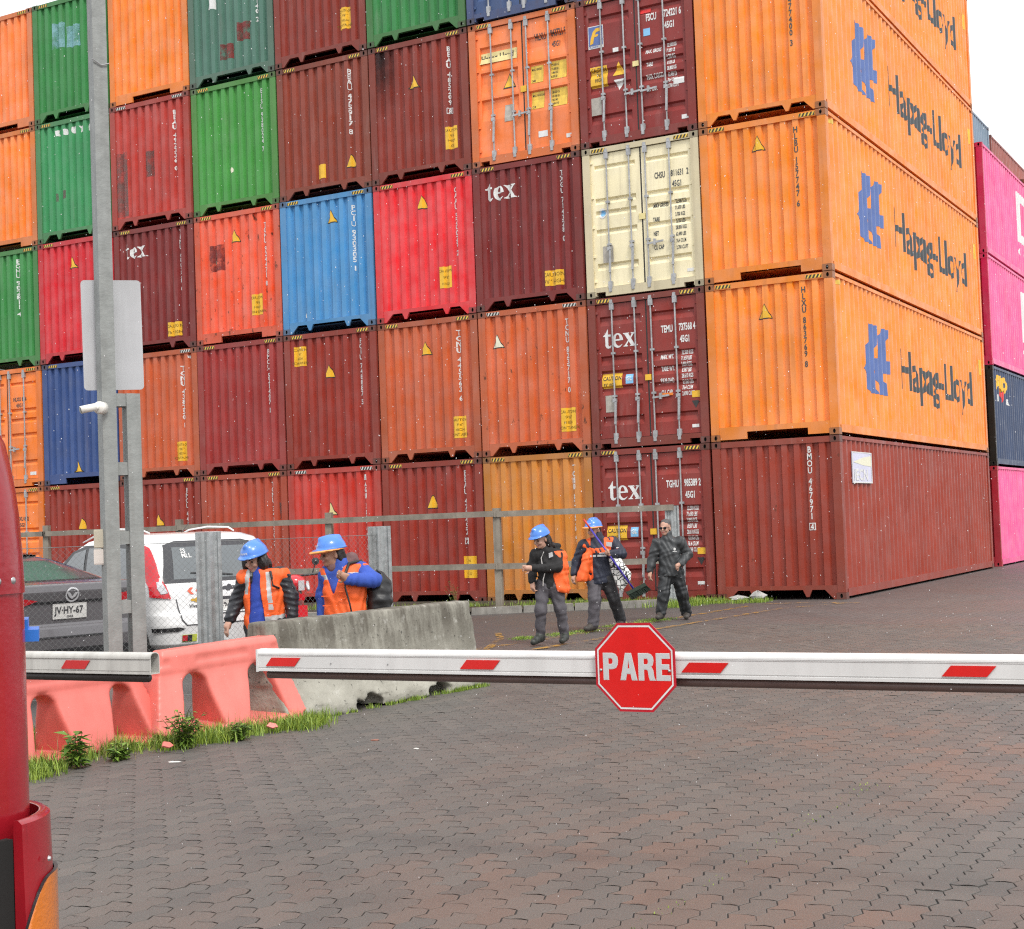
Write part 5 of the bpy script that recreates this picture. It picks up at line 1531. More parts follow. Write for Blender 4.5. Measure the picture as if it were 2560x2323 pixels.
for i, (y0, y1, m_) in enumerate(((1324, 1371, M_BOX1), (1373, 1412, M_BOX2))):
    p = px_depth(248, (y0+y1)/2, 10.95); h = (y1-y0)/FPX*10.95
    u = empty("junction_box", p, .75, ("beige junction box on the left face of the lattice pole, upper", "cream junction box on the left face of the lattice pole, lower")[i], "junction box", "junction boxes on the lattice pole")
    MB().box(-.035, -.03, -h/2, .06, .03, h/2).obj("case", m_, u)
    MB().box(-.037, -.034, -h/2+.008, .062, -.0302, h/2-.008).obj("lid", m_, u)
# ------------------------------------------------------------------ people
def cloth(name, col, rough=.7, var=.14, scale=8, bmp=.35, bscale=35, **k): return mat(name, col, rough, var, scale, bmp=bmp, bscale=bscale, **k)
M_SKIN = mat("skin", (0.50, 0.285, 0.205), .5, .08, 9); M_SKIN2 = mat("skin_tan", (0.40, 0.215, 0.145), .5, .08, 9); M_LIP = mat("lips", (0.36, 0.12, 0.10), .45)
M_HAIRK = mat("black_hair", (0.016, 0.011, 0.010), .42, .4, 40, bmp=.5, bscale=90); M_HAIRG = mat("grey_hair", (0.085, 0.08, 0.078), .6, .3, 60, bmp=.4, bscale=120)
M_EYE = mat("eye_dark", (0.02, 0.014, 0.012), .2)
M_HELM = mat("blue_helmet", (0.070, 0.22, 0.66), .28, .05, 5, coat=.3); M_BRIM = mat("orange_brim", (0.85, 0.34, 0.09), .5, .06, 9)
M_VEST = cloth("orange_vest", (0.86, 0.125, 0.020), .62, .10, 7); M_STRIPE = mat("silver_stripe", (0.47, 0.47, 0.47), .4, .12, 20)
M_NAVYJ = cloth("navy_jacket", (0.018, 0.022, 0.040), .6); M_BLACKJ = cloth("black_fleece", (0.016, 0.015, 0.015), .85)
M_RAINJ = cloth("black_rainwear", (0.040, 0.043, 0.045), .52, .2, 6, bmp=.25, bscale=14); M_RAINT = cloth("black_rain_trousers", (0.018, 0.020, 0.022), .55, .2, 6, bmp=.25, bscale=14); M_PUFF = cloth("black_puffer", (0.022, 0.023, 0.028), .38, .2)
M_BLUEF = cloth("blue_fleece", (0.035, 0.085, 0.40), .8); M_BLUES = cloth("royal_blue_top", (0.020, 0.055, 0.34), .75)
M_TRG = cloth("grey_trousers", (0.085, 0.078, 0.088), .75); M_TRK = cloth("charcoal_trousers", (0.030, 0.029, 0.032), .75)
M_BOOT = mat("dark_boot", (0.030, 0.033, 0.028), .5, .3, 20, bmp=.3); M_BOOTB = mat("brown_boot", (0.05, 0.042, 0.036), .55, .3, 20, bmp=.3)
M_MAUVE = cloth("mauve_hood", (0.16, 0.085, 0.085), .85); M_ZIP = mat("zip_white", (0.55, 0.53, 0.50), .5)
M_BAGK = cloth("black_pack", (0.014, 0.014, 0.015), .45, .3, 10, bmp=.5, bscale=12)

def unit(v): v = np.array(v, float); return v/np.linalg.norm(v)

class Person:
    def __init__(s, label, loc, J, face, height, skin=M_SKIN, group=None):
        s.J = {k: np.array(v, float) for k, v in J.items()}
        s.root = empty("person", loc, .4799, label, "person", group)
        s.f = unit(face); s.u = unit(np.array([0, 0, 1.0]) - s.f*s.f[2]); s.r = np.cross(s.f, s.u)
        s.skin = skin
        fx, fy = s.f[0], s.f[1]
    def torso_yaw(s):
        d = s.J['shR'] - s.J['shL']; return math.atan2(d[1], d[0])
    def bounds(s, pad=.16):
        P = np.array(list(s.J.values())); return P.min(0)-pad, P.max(0)+pad
    def h(s, a, b, c): return s.J['head'] + s.r*a + s.f*b + s.u*c        # right, forward, up
    def M(s): return [s.r, s.f, s.u]
    def fingers(s, F, side, curl, dirn=None, spread=None, k=1.0):
        J = s.J; w = J['ha'+side]; e = J['el'+side]
        d = unit(dirn if dirn is not None else w - e)
        sp = unit(spread if spread is not None else np.cross(d, [0, 1, 0]))
        pn = unit(np.cross(sp, d))                  # way the fingers curl
        palm = w + d*.045*k
        F.cap(w - d*.02, palm + d*.02, .026*k, .033*k, .015)
        F.ell(palm, (.040*k, .050*k, .018*k), .012, [sp, d, pn])
        for i, (o, ln) in enumerate(((-.030, .060), (-.010, .070), (.010, .066), (.029, .052))):
            a = palm + d*.042*k + sp*o*k
            m = a + (d*math.cos(curl*.5) + pn*math.sin(curl*.5))*ln*.55*k
            t = m + (d*math.cos(curl*1.5) + pn*math.sin(curl*1.5))*ln*.55*k
            F.cap(a - d*.012, m, .0098*k, .0092*k, .006); F.cap(m, t, .0092*k, .0078*k, .004)
        a = palm - d*.012 - sp*.030*k; m = a + (d*.55 - sp*.65 + pn*.5)*.042*k; t = m + (d*.8 + pn*.45 - sp*.1)*.034*k
        F.cap(a, m, .0125*k, .0108*k, .01); F.cap(m, t, .0108*k, .009*k, .005)
    def body(s, curls=(.6, .6), hand_dirs=(None, None), spreads=(None, None), skin_pick=None):
        J = s.J; lo, hi = s.bounds(); F = Field(lo, hi, .0085); y = s.torso_yaw()
        c = J['head']
        F.ell(s.h(0, -.012, .035), (.073, .094, .083), .02, s.M()); F.ell(s.h(0, .020, -.048), (.054, .062, .064), .03, s.M())
        F.ell(s.h(0, .062, -.085), (.024, .024, .020), .02, s.M())
        F.ell(s.h(0, .082, .018), (.050, .016, .012), .015, s.M())
        for q in (-1, 1):
            F.ell(s.h(q*.030, .094, .000), (.017, .016, .010), .012, s.M(), 'sub')
            F.ell(s.h(q*.038, .066, -.030), (.022, .022, .020), .02, s.M())
            F.ell(s.h(q*.074, -.012, -.012), (.012, .020, .032), .008, s.M())
        F.cap(s.h(0, .088, .010), s.h(0, .108, -.026), .009, .0135, .012)
        F.ell(s.h(0, .084, -.058), (.024, .012, .010), .01, s.M())
        F.cap(J['neck'] - np.array([0, 0, .04]), s.h(0, -.015, -.06), .052, .050, .03)
        F.cap(J['neck'] - np.array([0, 0, .10]), J['chest'], .085, .10, .05, 1.5, y); F.cap(J['chest'], J['pelvis'], .10, .11, .05, 1.5, y)
        for sd in 'LR':
            F.cap(J['sh'+sd], J['el'+sd], .048, .038, .03); F.cap(J['el'+sd], J['ha'+sd], .038, .026, .02)
            F.cap(J['hip'+sd], J['kn'+sd], .072, .052, .04); F.cap(J['kn'+sd], J['an'+sd], .052, .036, .03)
            F.cap(J['an'+sd], J['to'+sd]*.9 + J['an'+sd]*.1, .036, .030, .02)
        for i, sd in enumerate('LR'): s.fingers(F, sd, curls[i], hand_dirs[i], spreads[i])
        hp = [s.h(0, .094, -.058)]
        def pick(P):
            m = np.zeros(len(P), int); d = np.abs((P - hp[0]) @ np.array(s.M()).T)
            m[(d[:, 0] < .026) & (d[:, 1] < .03) & (d[:, 2] < .009)] = 1
            return m
        s.b = link("body", F.mesh("body", [s.skin, M_LIP], pick), s.root)
        for q in (-1, 1):
            link("eye", MB().lathe([(0, -.009), (.007, -.006), (.010, 0), (.007, .006), (0, .009)], 8).mesh("eye", M_EYE, True), s.root, loc=s.h(q*.030, .079, .001))
            MB().tube([s.h(q*.014, .0925, .019), s.h(q*.032, .089, .024), s.h(q*.048, .074, .019)], .0042, 5).obj("eyebrow", M_HAIRK, s.root)
        return s
    def layer(s, name, prims, m_, h=.011, folds=.004, cut=None, pick=None, pad=.2, k2=1.0, box=None):
        lo, hi = box if box else s.bounds(pad)
        F = Field(lo, hi, h)
        for p in prims:
            if p[0] == 'cap': F.cap(*p[1:])
            else: F.ell(*p[1:])
        ph = random.uniform(0, 6)
        def fo(A, X, Y, Z):
            w = np.sin(34*Z + 13*X + 9*np.sin(11*X + 7*Y + ph)) + .7*np.sin(21*Z - 24*X + 15*Y + 5*np.sin(17*Z + ph))
            B = A + folds*w
            return cut(B, X, Y, Z) if cut else B
        F.fn(fo)
        o = link(name, F.mesh(name, m_, pick), s.root); return o
    def arm_prims(s, r0=.070, r1=.060, r2=.047, stop=.86):
        J = s.J; out = []
        for sd in 'LR':
            w = J['el'+sd]*(1-stop) + J['ha'+sd]*stop
            out += [('cap', J['sh'+sd], J['el'+sd], r0, r1, .04), ('cap', J['el'+sd], w, r1, r2, .03)]
        return out
    def torso_prims(s, r=.150, hem=None, q=1.38, hemr=None, grow=0, sh=None):
        J = s.J; y = s.torso_yaw(); hem = hem if hem is not None else J['pelvis']
        sh = .068 + grow if sh is None else sh
        return [('cap', J['shL'], J['shR'], sh, sh, .05), ('cap', J['neck'] - np.array([0, 0, .03]), J['chest'], .09+grow, r+grow, .07, q, y),
                ('cap', J['chest'], np.array(hem), r+grow, (hemr or r)+grow, .05, q, y)]
    def collar(s, r=.066, hgt=.045): return [('cap', s.J['neck'] - np.array([0, 0, .02]), s.J['neck'] + np.array([0, 0, hgt])*1 + s.f*[1, 1, 0]*.005, r+.012, r, .03)]
    def leg_prims(s, r0=.098, r1=.078, r2=.068, low=.95):
        J = s.J; out = [('cap', J['hipL'], J['hipR'], .092, .092, .05), ('ell', J['pelvis'] - np.array([0, 0, .03]), (.150, .112, .11), .05)]
        for sd in 'LR':
            a = J['kn'+sd]*(1-low) + J['an'+sd]*low
            out += [('cap', J['hip'+sd], J['kn'+sd], r0, r1, .05), ('cap', J['kn'+sd], a, r1, r2, .03)]
        return out
    def boots(s, m_):
        for sd in 'LR':
            a, t = s.J['an'+sd], s.J['to'+sd]; d = unit(t - a)
            fl = unit([t[0]-a[0], t[1]-a[1], (t[2]-a[2])*.55 + .0])
            heel = a + np.array([0, 0, -.045]) - fl*.03
            F = Field(np.minimum(a, t) - .13, np.maximum(a, t) + .15, .0085)
            F.cap(a + [0, 0, .05], a - [0, 0, .03], .054, .052, .03); F.cap(heel, t, .045, .040, .03); F.cap(a - [0, 0, .01], (a+t)/2, .05, .042, .03)
            g0 = min(heel[2], t[2]) - .045
            so = lambda A, X, Y, Z: np.maximum(A, (g0 + .004) - Z) if abs(heel[2]-t[2]) < .03 else A
            F.fn(so)
            link("boot", F.mesh("boot", m_), s.root)
    def helmet(s, brim=None, print_=True):
        lo = s.J['head'] - .24; hi = s.J['head'] + .30
        F = Field(lo, hi, .0085); c = s.h(0, -.006, .058)
        F.ell(c, (.113, .136, .112), .01, s.M())
        F.cap(s.h(0, -.09, .150), s.h(0, .085, .150), .018, .018, .04)
        o_, u_ = s.J['head'], s.u
        F.fn(lambda A, X, Y, Z: np.maximum(A, .046 - ((X-o_[0])*u_[0] + (Y-o_[1])*u_[1] + (Z-o_[2])*u_[2])))
        F.ell(s.h(0, .062, .050), (.102, .116, .0135), .014, s.M()); F.ell(s.h(0, -.01, .050), (.122, .142, .011), .01, s.M())
        hm = link("helmet", F.mesh("helmet", M_HELM), s.root)
        if brim:
            F = Field(lo, hi, .0085)
            F.ell(s.h(0, .03, .040), (.140, .160, .013), .01, s.M()); F.ell(s.h(0, .10, .034), (.10, .10, .012), .02, s.M())
            link("brim", F.mesh("brim", brim), hm)
        if print_:
            t = text2d("eport", .034, .001, 'CENTER')
            fn = lambda x, z: Vector(s.h(-x*.98, .134 - 4.2*x*x - 3.0*(z)*(z), .085+z))
            link("lettering", conform("lettering", t, [], [], fn, M_WHITE), hm)
        return hm
    def hair_blob(s, parts, m_, h=.009):
        lo, hi = s.J['head'] - .30, s.J['head'] + .25
        F = Field(lo, hi, h)
        for c, r in parts: F.ell(s.h(*c), r, .03, s.M())
        F.fn(lambda A, X, Y, Z: A + .006*np.sin(60*X + 20*Z)*np.sin(50*Y + 31*Z) + .004*np.sin(95*X + 70*Y + 20*Z))
        return link("hair", F.mesh("hair", m_, relax=0), s.root)

def ground_at(px, py):
    d = px_depth(px, py, 1.0) - Vector(CAM_C); t = -CAM_C[2]/d.z
    return Vector(CAM_C) + d*t

# --- the man in black rainwear
J = dict(head=(-.065, -.02, 1.385), neck=(-.03, 0, 1.235), chest=(-.02, .0, 1.02), pelvis=(-.01, .0, .74), shL=(-.20, .02, 1.16), shR=(.155, -.03, 1.175),
         elL=(-.275, .03, .93), haL=(-.312, -.03, .745), elR=(.262, .03, .97), haR=(.125, -.17, .845), hipL=(-.085, 0, .72), hipR=(.08, 0, .72),
         knL=(-.135, -.10, .41), anL=(-.185, -.10, .125), toL=(-.235, -.25, .075), knR=(.145, .04, .40), anR=(.215, .20, .10), toR=(.20, .06, .045))
p = Person("man in black rain jacket and trousers with sunglasses, walking bareheaded", ground_at(1683, 1552), J, (-.42, -.90, -.03), 1.5, M_SKIN)
p.body(curls=(.9, 1.5), hand_dirs=(None, (-.7, -.6, -.35)), spreads=((.4, -.9, 0), (.1, -.5, .85)))
def hem_at(z0): return lambda A, X, Y, Z: np.maximum(A, np.where(np.hypot(X, Y) < .26, z0 + .012*np.sin(14*X + 9*Y) - Z, -1))
p.layer("jacket", p.torso_prims(.152, (-.01, 0, .64), 1.25, .182) + p.arm_prims(.078, .072, .054, .93) + p.collar(.072, .05), M_RAINJ, .011, .006, cut=hem_at(.675))
p.layer("trousers", p.leg_prims(.104, .088, .080, .98), M_RAINT, .012, .007)
p.boots(M_BOOTB)
p.hair_blob([((0, -.03, .062), (.078, .092, .074)), ((0, -.07, .0), (.070, .045, .065))], M_HAIRG)
sg_ = MB()
for q in (-1, 1):
    sg_.lathe([(0, .004), (.026, .003), (.027, -.003), (0, -.004)], 12)
    n_ = len(sg_.v) - 48
    for i in range(n_, len(sg_.v)):
        x_, y_, z_ = sg_.v[i]; sg_.v[i] = tuple(p.h(q*.034 + x_, .104 + z_ - .25*abs(x_), .004 + y_*.72))
sg_.tube([p.h(-.012, .108, .010), p.h(.012, .108, .010)], .003, 5)
for q in (-1, 1): sg_.tube([p.h(q*.060, .098, .010), p.h(q*.080, .02, .006)], .003, 5)
sg_.obj("sunglasses", mat("black_glass", (0.008, 0.008, 0.010), .08), p.root)
def chest_mark(p, name, sh, a, b, y, m_, size=1):
    fn = lambda x, z: Vector((a + x, y - .0*x, b + z)); return link(name, conform(name, sh, [], [], fn, m_), p.root)
chest_mark(p, "chest_badge", shape2d([arc(0, .01, .018, .022, 0, 340, 12)]), .055, 1.06, -.165, M_WHITE); chest_mark(p, "chest_badge", rect2d(-.03, -.025, .03, -.016), .055, 1.055, -.166, M_WHITE)
P_GUARD = p

# --- the helper in front, checking her sleeve
J = dict(head=(-.065, -.06, 1.325), neck=(.0, .0, 1.19), chest=(.03, .02, 1.0), pelvis=(.02, .02, .76), shL=(-.135, -.02, 1.135), shR=(.165, .04, 1.115),
         elL=(-.195, .0, .985), haL=(-.188, -.06, .79), elR=(.135, -.10, .965), haR=(-.185, -.22, .965), hipL=(-.06, .02, .74), hipR=(.10, .02, .74),
         knL=(-.095, -.06, .45), anL=(-.115, .0, .125), toL=(-.20, -.14, .05), knR=(.145, .0, .45), anR=(.185, .08, .115), toR=(.155, -.06, .05))
p = Person("woman in black fleece and plain blue helmet pulling at her sleeve, orange vest sliding off", ground_at(1375, 1612), J, (-.66, -.70, -.30), 1.5, M_SKIN)
p.body(curls=(1.3, 1.0), hand_dirs=(None, (-.95, -.25, .15)), spreads=((.5, -.85, 0), (.0, -.35, .9)))
p.layer("fleece", p.torso_prims(.140, (.025, .02, .66), 1.25, .152) + p.arm_prims(.068, .060, .050, .90) + p.collar(.070, .06) + [('ell', (.10, .10, 1.225), (.085, .06, .05), .03)], M_BLACKJ, .011, .004, cut=lambda A, X, Y, Z: np.maximum(A, np.where(X > -.13, .70 - Z, -1)))
c_ = p.J
def vest1(A, X, Y, Z):
    A = np.maximum(A, .665 + .20*np.clip(-(X-.10)*1.2, -.4, .4) - Z)
    A = np.maximum(A, Z - 1.17)
    open_ = np.maximum(X - (.035 - .25*(Z-1.0)), Y - .02)        # the open front shows the fleece
    return np.maximum(A, -np.maximum(open_, -1))
p.layer("vest", [('cap', (.10, .04, 1.13), (.13, .03, .98), .10, .135, .05, 1.15, 0), ('cap', (.12, .03, .98), (.125, .02, .70), .135, .150, .05, 1.15, 0), ('cap', (.165, .04, 1.11), (.05, .04, 1.16), .085, .07, .04)], M_VEST, .011, .006, cut=vest1)
chest_mark(p, "reflective_patch", shape2d([[(0, 0), (.055, .02), (.045, .075), (.0, .06)]]), .03, 1.085, -.115, M_STRIPE)
p.layer("trousers", p.leg_prims(.092, .074, .062, .93), M_TRG, .012, .005)
p.boots(M_BOOT)
MB().tube([(-.03, -.125, 1.165), (-.065, -.15, 1.09), (-.055, -.155, 1.01)], .006, 5).tube([(-.025, -.145, .90), (-.05, -.14, .82), (-.055, -.13, .74)], .006, 5).obj("zip", M_ZIP, p.root)
p.hair_blob([((0, -.05, .0), (.085, .075, .09)), ((.05, -.09, -.08), (.07, .06, .08)), ((.0, -.12, -.13), (.085, .055, .06)), ((-.06, -.06, -.06), (.04, .05, .08))], M_HAIRK)
p.helmet(None, False)
P_W1 = p

# --- the one carrying a broom and a bag
J = dict(head=(-.062, -.03, 1.405), neck=(-.02, .0, 1.275), chest=(.0, .02, 1.07), pelvis=(.0, .02, .76), shL=(-.20, -.02, 1.20), shR=(.20, .05, 1.225),
         elL=(-.315, .03, .97), haL=(-.355, -.03, .80), elR=(.315, -.02, 1.06), haR=(.135, -.19, 1.07), hipL=(-.085, .02, .74), hipR=(.085, .02, .74),
         knL=(-.085, -.10, .43), anL=(-.118, -.06, .105), toL=(-.215, -.18, .055), knR=(.18, .05, .45), anR=(.27, .24, .13), toR=(.235, .10, .055))
p = Person("smiling worker carrying a broom and a patterned bag, navy jacket and open orange vest", ground_at(1505, 1578), J, (-.50, -.85, -.04), 1.6, M_SKIN)
p.body(curls=(.9, 1.9), hand_dirs=(None, (-.35, -.75, .30)), spreads=((.5, -.85, 0), (-.30, .25, .9)))
p.layer("jacket", p.torso_prims(.178, (.0, .02, .64), 1.25, .185) + p.arm_prims(.084, .072, .056, .90) + p.collar(.080, .05), M_NAVYJ, .011, .005, cut=hem_at(.665))
def vest2(A, X, Y, Z):
    A = np.maximum(A, np.where(X < -.05, .70, .95 + .0*Z) - Z); A = np.maximum(A, Z - 1.30)
    gap = np.maximum(-(X + .085 + .15*(1.15-Z)*(Z > .9)), Y - .02); gap = np.maximum(gap, Z - 1.085)
    gap = np.maximum(gap, -( -(X+.085)) if False else -1)
    A = np.maximum(A, -np.where((Z < 1.085), np.maximum(-(X + .09), Y - .04), -1*(-1)))
    throat = np.hypot(X + .02, Y + .10) - .095 - .0*Z
    return np.maximum(A, -np.where(Z > 1.16, throat, 1))
p.layer("vest", p.torso_prims(.178, (.0, .02, .74), 1.28, .180, grow=.012) + [('cap', (-.165, -.10, 1.05), (-.245, -.12, .74), .06, .085, .04)], M_VEST, .011, .006, cut=vest2)
for (x0, x1) in ((-.125, -.105), (-.085, -.045), (-.025, .10)):
    chest_mark(p, "reflective_patch", rect2d(x0, 0, x1, .026), 0, 1.035, -.178, M_STRIPE)
chest_mark(p, "chest_lettering", rect2d(-.02, 0, .07, .012), .02, 1.078, -.182, M_WHITE)
chest_mark(p, "reflective_patch", shape2d([[(0, 0), (.075, -.01), (.08, .05), (.0, .06)]]), .105, 1.175, -.100, M_STRIPE)
pt = chest_mark(p, "arm_flag", rect2d(-.02, -.015, .02, .0), .262, 1.155, -.062, M_WHITE); chest_mark(p, "arm_flag", rect2d(-.02, -.033, .02, -.016), .265, 1.155, -.063, M_REDP)
p.layer("trousers", p.leg_prims(.108, .086, .078, .97), [M_TRG, M_TRK], .012, .005, pick=lambda P: (P[:, 0] > .03).astype(int))
p.boots(M_BOOTB)
p.hair_blob([((0, -.05, .01), (.082, .075, .085)), ((.03, -.08, -.05), (.06, .05, .07))], M_HAIRK)
p.helmet(M_BRIM, True)
P_W2 = p

# --- two women behind the concrete barrier
J = dict(head=(-.03, -.03, 1.285), neck=(.02, .0, 1.165), chest=(.035, .02, .98), pelvis=(.04, .02, .72), shL=(-.115, -.03, 1.125), shR=(.185, .04, 1.135),
         elL=(-.205, .02, .93), haL=(-.268, -.05, .755), elR=(.265, .05, .94), haR=(.280, .02, .745), hipL=(-.05, .02, .70), hipR=(.12, .02, .70),
         knL=(-.06, -.04, .42), anL=(-.05, .0, .11), toL=(-.10, -.13, .05), knR=(.14, .02, .42), anR=(.15, .10, .11), toR=(.12, -.03, .05))
p = Person("woman with curly dark hair and black puffer sleeves under a striped orange vest", (0, 0, 0), J, (-.42, -.86, -.28), 1.5, M_SKIN)
p.root.location = px_depth(649, 1445, 12.85); p.root.location.z = 0
p.body(curls=(.5, .6), hand_dirs=((-.25, -.35, -.9), None), spreads=((.6, -.75, 0), (.6, -.75, 0)))
def quilt(A, X, Y, Z): return A + .0075*np.abs(np.sin((Z + .25*np.abs(X))*math.pi/.050)) - .004
p.layer("puffer_jacket", p.torso_prims(.150, (.04, .02, .70), 1.3, .155) + p.arm_prims(.074, .068, .055, .92), M_PUFF, .009, .0015, cut=quilt)
p.layer("blue_top", [('cap', (.0, -.030, 1.13), (-.005, -.052, .72), .074, .088, .04)] + p.collar(.074, .045), M_BLUES, .010, .003)
def vest3(A, X, Y, Z):
    A = np.maximum(A, np.where(X < 0, .66, .70) - Z); A = np.maximum(A, Z - 1.20)
    g = np.maximum(np.abs(X + .022 - .05*(1.1-Z)) - (.040 + .14*np.clip(1.12-Z, 0, .5)*.55), Y + .0)
    return np.maximum(A, -np.where(Y < .02, g, 1))
def vs3(P):
    x, z = P[:, 0], P[:, 2]
    s1 = np.abs(x - (.098 + .22*(1.10-z)*.35)) < .019
    s2 = np.abs(x + (.088 + .30*(1.10-z)*.5)) < .018
    s3 = (np.abs(z - .745 - .1*(x-.1)) < .032) & (x > .05)
    m = ((s1 & (z < 1.17) & (z > .83)) | (s2 & (z > .98)) | s3) & (P[:, 1] < .06)
    return m.astype(int)
p.layer("vest", p.torso_prims(.160, (.035, .02, .72), 1.25, .172, grow=.013, sh=.086), [M_VEST, M_STRIPE], .0072, .003, cut=vest3, pick=vs3)
MB().box(.09, -.165, .885, .185, -.155, .895).box(.095, -.168, .80, .20, -.156, .812).obj("pocket_flap", M_VEST, p.root)
MB().tube([(.115, -.07, 1.175), (.135, -.115, 1.12), (.145, -.135, 1.05), (.185, -.06, 1.02)], .011, 6).obj("bag_strap", M_BAGK, p.root)
p.layer("trousers", p.leg_prims(), M_TRK, .014, .004); p.boots(M_BOOT)
p.hair_blob([((0, -.04, .02), (.095, .085, .09)), ((-.085, .0, -.035), (.045, .06, .075)), ((.085, -.01, -.045), (.058, .07, .085)), ((.05, -.07, -.08), (.075, .06, .065)), ((-.05, -.07, -.07), (.06, .05, .06))], M_HAIRK)
p.helmet(None, True)
P_WL = p

J = dict(head=(-.055, -.02, 1.305), neck=(.025, .01, 1.18), chest=(.045, .02, .99), pelvis=(.06, .02, .72), shL=(-.105, .02, 1.12), shR=(.185, .05, 1.155),
         elL=(-.160, .09, .92), haL=(-.165, .06, .74), elR=(.315, -.02, 1.06), haR=(.110, -.20, 1.075), hipL=(-.03, .02, .70), hipR=(.14, .02, .70),
         knL=(-.04, -.04, .42), anL=(-.03, .0, .11), toL=(-.10, -.12, .05), knR=(.16, .02, .42), anR=(.17, .10, .11), toR=(.12, -.01, .05))
p = Person("woman in blue fleece holding her backpack strap, orange vest, behind the concrete barrier", px_depth(847, 1445, 12.95), J, (-.86, -.50, -.12), 1.5, M_SKIN2)
p.root.location.z = 0
p.body(curls=(.6, 1.7), hand_dirs=(None, (-.55, -.3, .55)), spreads=((.6, -.75, 0), (.3, -.4, .8)))
p.layer("fleece", p.torso_prims(.145, (.06, .02, .70), 1.3, .15) + p.arm_prims(.076, .070, .054, .93) + p.collar(.075, .05), M_BLUEF, .011, .004)
p.layer("hood", [('cap', (.07, .05, 1.205), (.11, .06, 1.255), .07, .06, .04), ('cap', (-.045, -.02, 1.185), (.09, .06, 1.225), .055, .065, .05)], M_MAUVE, .010, .003)
def vest4(A, X, Y, Z):
    A = np.maximum(A, .62 - Z); A = np.maximum(A, Z - 1.21)
    g = np.maximum(np.abs(X + .035 - .02*(1.1-Z)) - (.080 - .34*np.clip(1.16-Z, 0, .3)), np.maximum(Y + .0, .95 - Z))
    return np.maximum(A, -np.where(Y < .03, g, 1))
def vs4(P):
    x, z = P[:, 0], P[:, 2]
    m = (np.abs(z - 1.105 - .06*(x)) < .022) & (P[:, 1] < .03)
    return m.astype(int)
p.layer("vest", p.torso_prims(.166, (.055, .01, .66), 1.22, .178, grow=.016), [M_VEST, M_STRIPE], .0072, .004, cut=vest4, pick=vs4)
for (x, z, w) in ((.02, .965, .10), (.025, .905, .10), (-.13, .93, .08), (-.12, .845, .07)):
    MB().box(x, -.172, z, x+w, -.160, z+.008).obj("pocket_flap", M_VEST, p.root)
p.layer("trousers", p.leg_prims(), M_TRK, .014, .004); p.boots(M_BOOT)
p.hair_blob([((0, -.05, .0), (.085, .08, .085)), ((.0, -.075, -.06), (.08, .05, .06)), ((.055, -.02, -.03), (.03, .05, .06))], M_HAIRK)
p.helmet(M_BRIM, True)
P_WR = p
# her backpack
bp = empty("backpack", p.root.location, .4799, "black backpack hanging on the shoulder of the woman in blue fleece", "backpack")
F = Field((.05, -.15, .60), (.60, .40, 1.25), .0105)
F.ell((.345, .13, .955), (.115, .125, .175), .04); F.ell((.335, .10, .84), (.105, .12, .11), .05); F.ell((.405, .09, .86), (.05, .085, .09), .04)
F.fn(lambda A, X, Y, Z: A + .006*np.sin(40*Z + 18*X) * np.sin(23*X + 30*Y) + .004*np.sin(70*Z + 9*Y))
link("pack", F.mesh("pack", M_BAGK), bp)
MB().tube([(.30, .02, 1.10), (.20, .03, 1.235), (.105, -.06, 1.215), (.085, -.165, 1.12), (.088, -.19, 1.0), (.125, -.195, .86), (.155, -.19, .68)], [.010, .014, .015, .014, .009, .008, .008], 7).obj("strap", M_BAGK, bp, True)
MB().tube([(.31, .02, 1.11), (.34, .03, 1.145), (.37, .06, 1.11)], .008, 6).obj("carry_loop", M_BAGK, bp, True)

# broom and bag
w = P_W2.root
M_HANDLE = mat("purple_handle", (0.055, 0.035, 0.36), .35, .1, 8); M_REDTIP = mat("red_grip", (0.62, 0.05, 0.03), .4); M_BRISTLE = mat("green_bristles", (0.020, 0.036, 0.022), .7, .4, 60, bmp=.6, bscale=150)
bo = empty("broom", w.location, .4799, "broom with purple handle and dark green bristles slung across the worker's chest", "broom")
a0, a1 = Vector((-.195, -.26, 1.56)), Vector((.455, -.20, .575)); dv = (a1-a0).normalized()
MB().tube([a0 + dv*.16, a1], .0125, 10).obj("handle", M_HANDLE, bo, True); MB().tube([a0, a0 + dv*.16], .0125, 10).obj("grip", M_REDTIP, bo, True)
side = Vector((.86, .10, .40)).normalized()
nrm = dv.cross(side).normalized()
MB().obox(a1 + dv*.015 + side*.03, side*.145, nrm*.030, dv*.022).obj("head_block", M_BRISTLE, bo)
br = MB()
rg = np.random.default_rng(5)
for _ in range(420):
    q = a1 + side*(.03 + rg.uniform(-.14, .14)) + nrm*rg.uniform(-.026, .026) + dv*.03
    e = q + dv*rg.uniform(.075, .10) + side*rg.normal(.01, .012) + nrm*rg.normal(0, .012)
    s_ = side*.003; t_ = nrm*.003
    br.add([q-s_, q+s_, e+s_*.7, e-s_*.7], [(0, 1, 2, 3)]); br.add([q-t_, q+t_, e+t_*.7, e-t_*.7], [(0, 1, 2, 3)])
bb = br.obj("bristles", M_BRISTLE, bo); bb["kind"] = "stuff"
m_, N, L, B = nodes("patterned_bag")
tc = N.new("ShaderNodeTexCoord"); vo = N.new("ShaderNodeTexVoronoi"); vo.feature = 'DISTANCE_TO_EDGE'; vo.inputs["Scale"].default_value = 15
L.new(vscale(N, L, tc.outputs["Object"], 1.0, .6, 1.25), vo.inputs["Vector"])
L.new(mixc(N, L, rng(N, L, vo.outputs[0], .055, .085), (0.012, 0.012, 0.012, 1), (0.70, 0.70, 0.67, 1)), B.inputs["Base Color"]); B.inputs["Roughness"].default_value = .6
bg = empty("shopping_bag", w.location, .4799, "white bag with black crackle pattern hanging beside the broom", "bag")
F = Field((.05, -.30, .45), (.55, .05, 1.10), .0105)
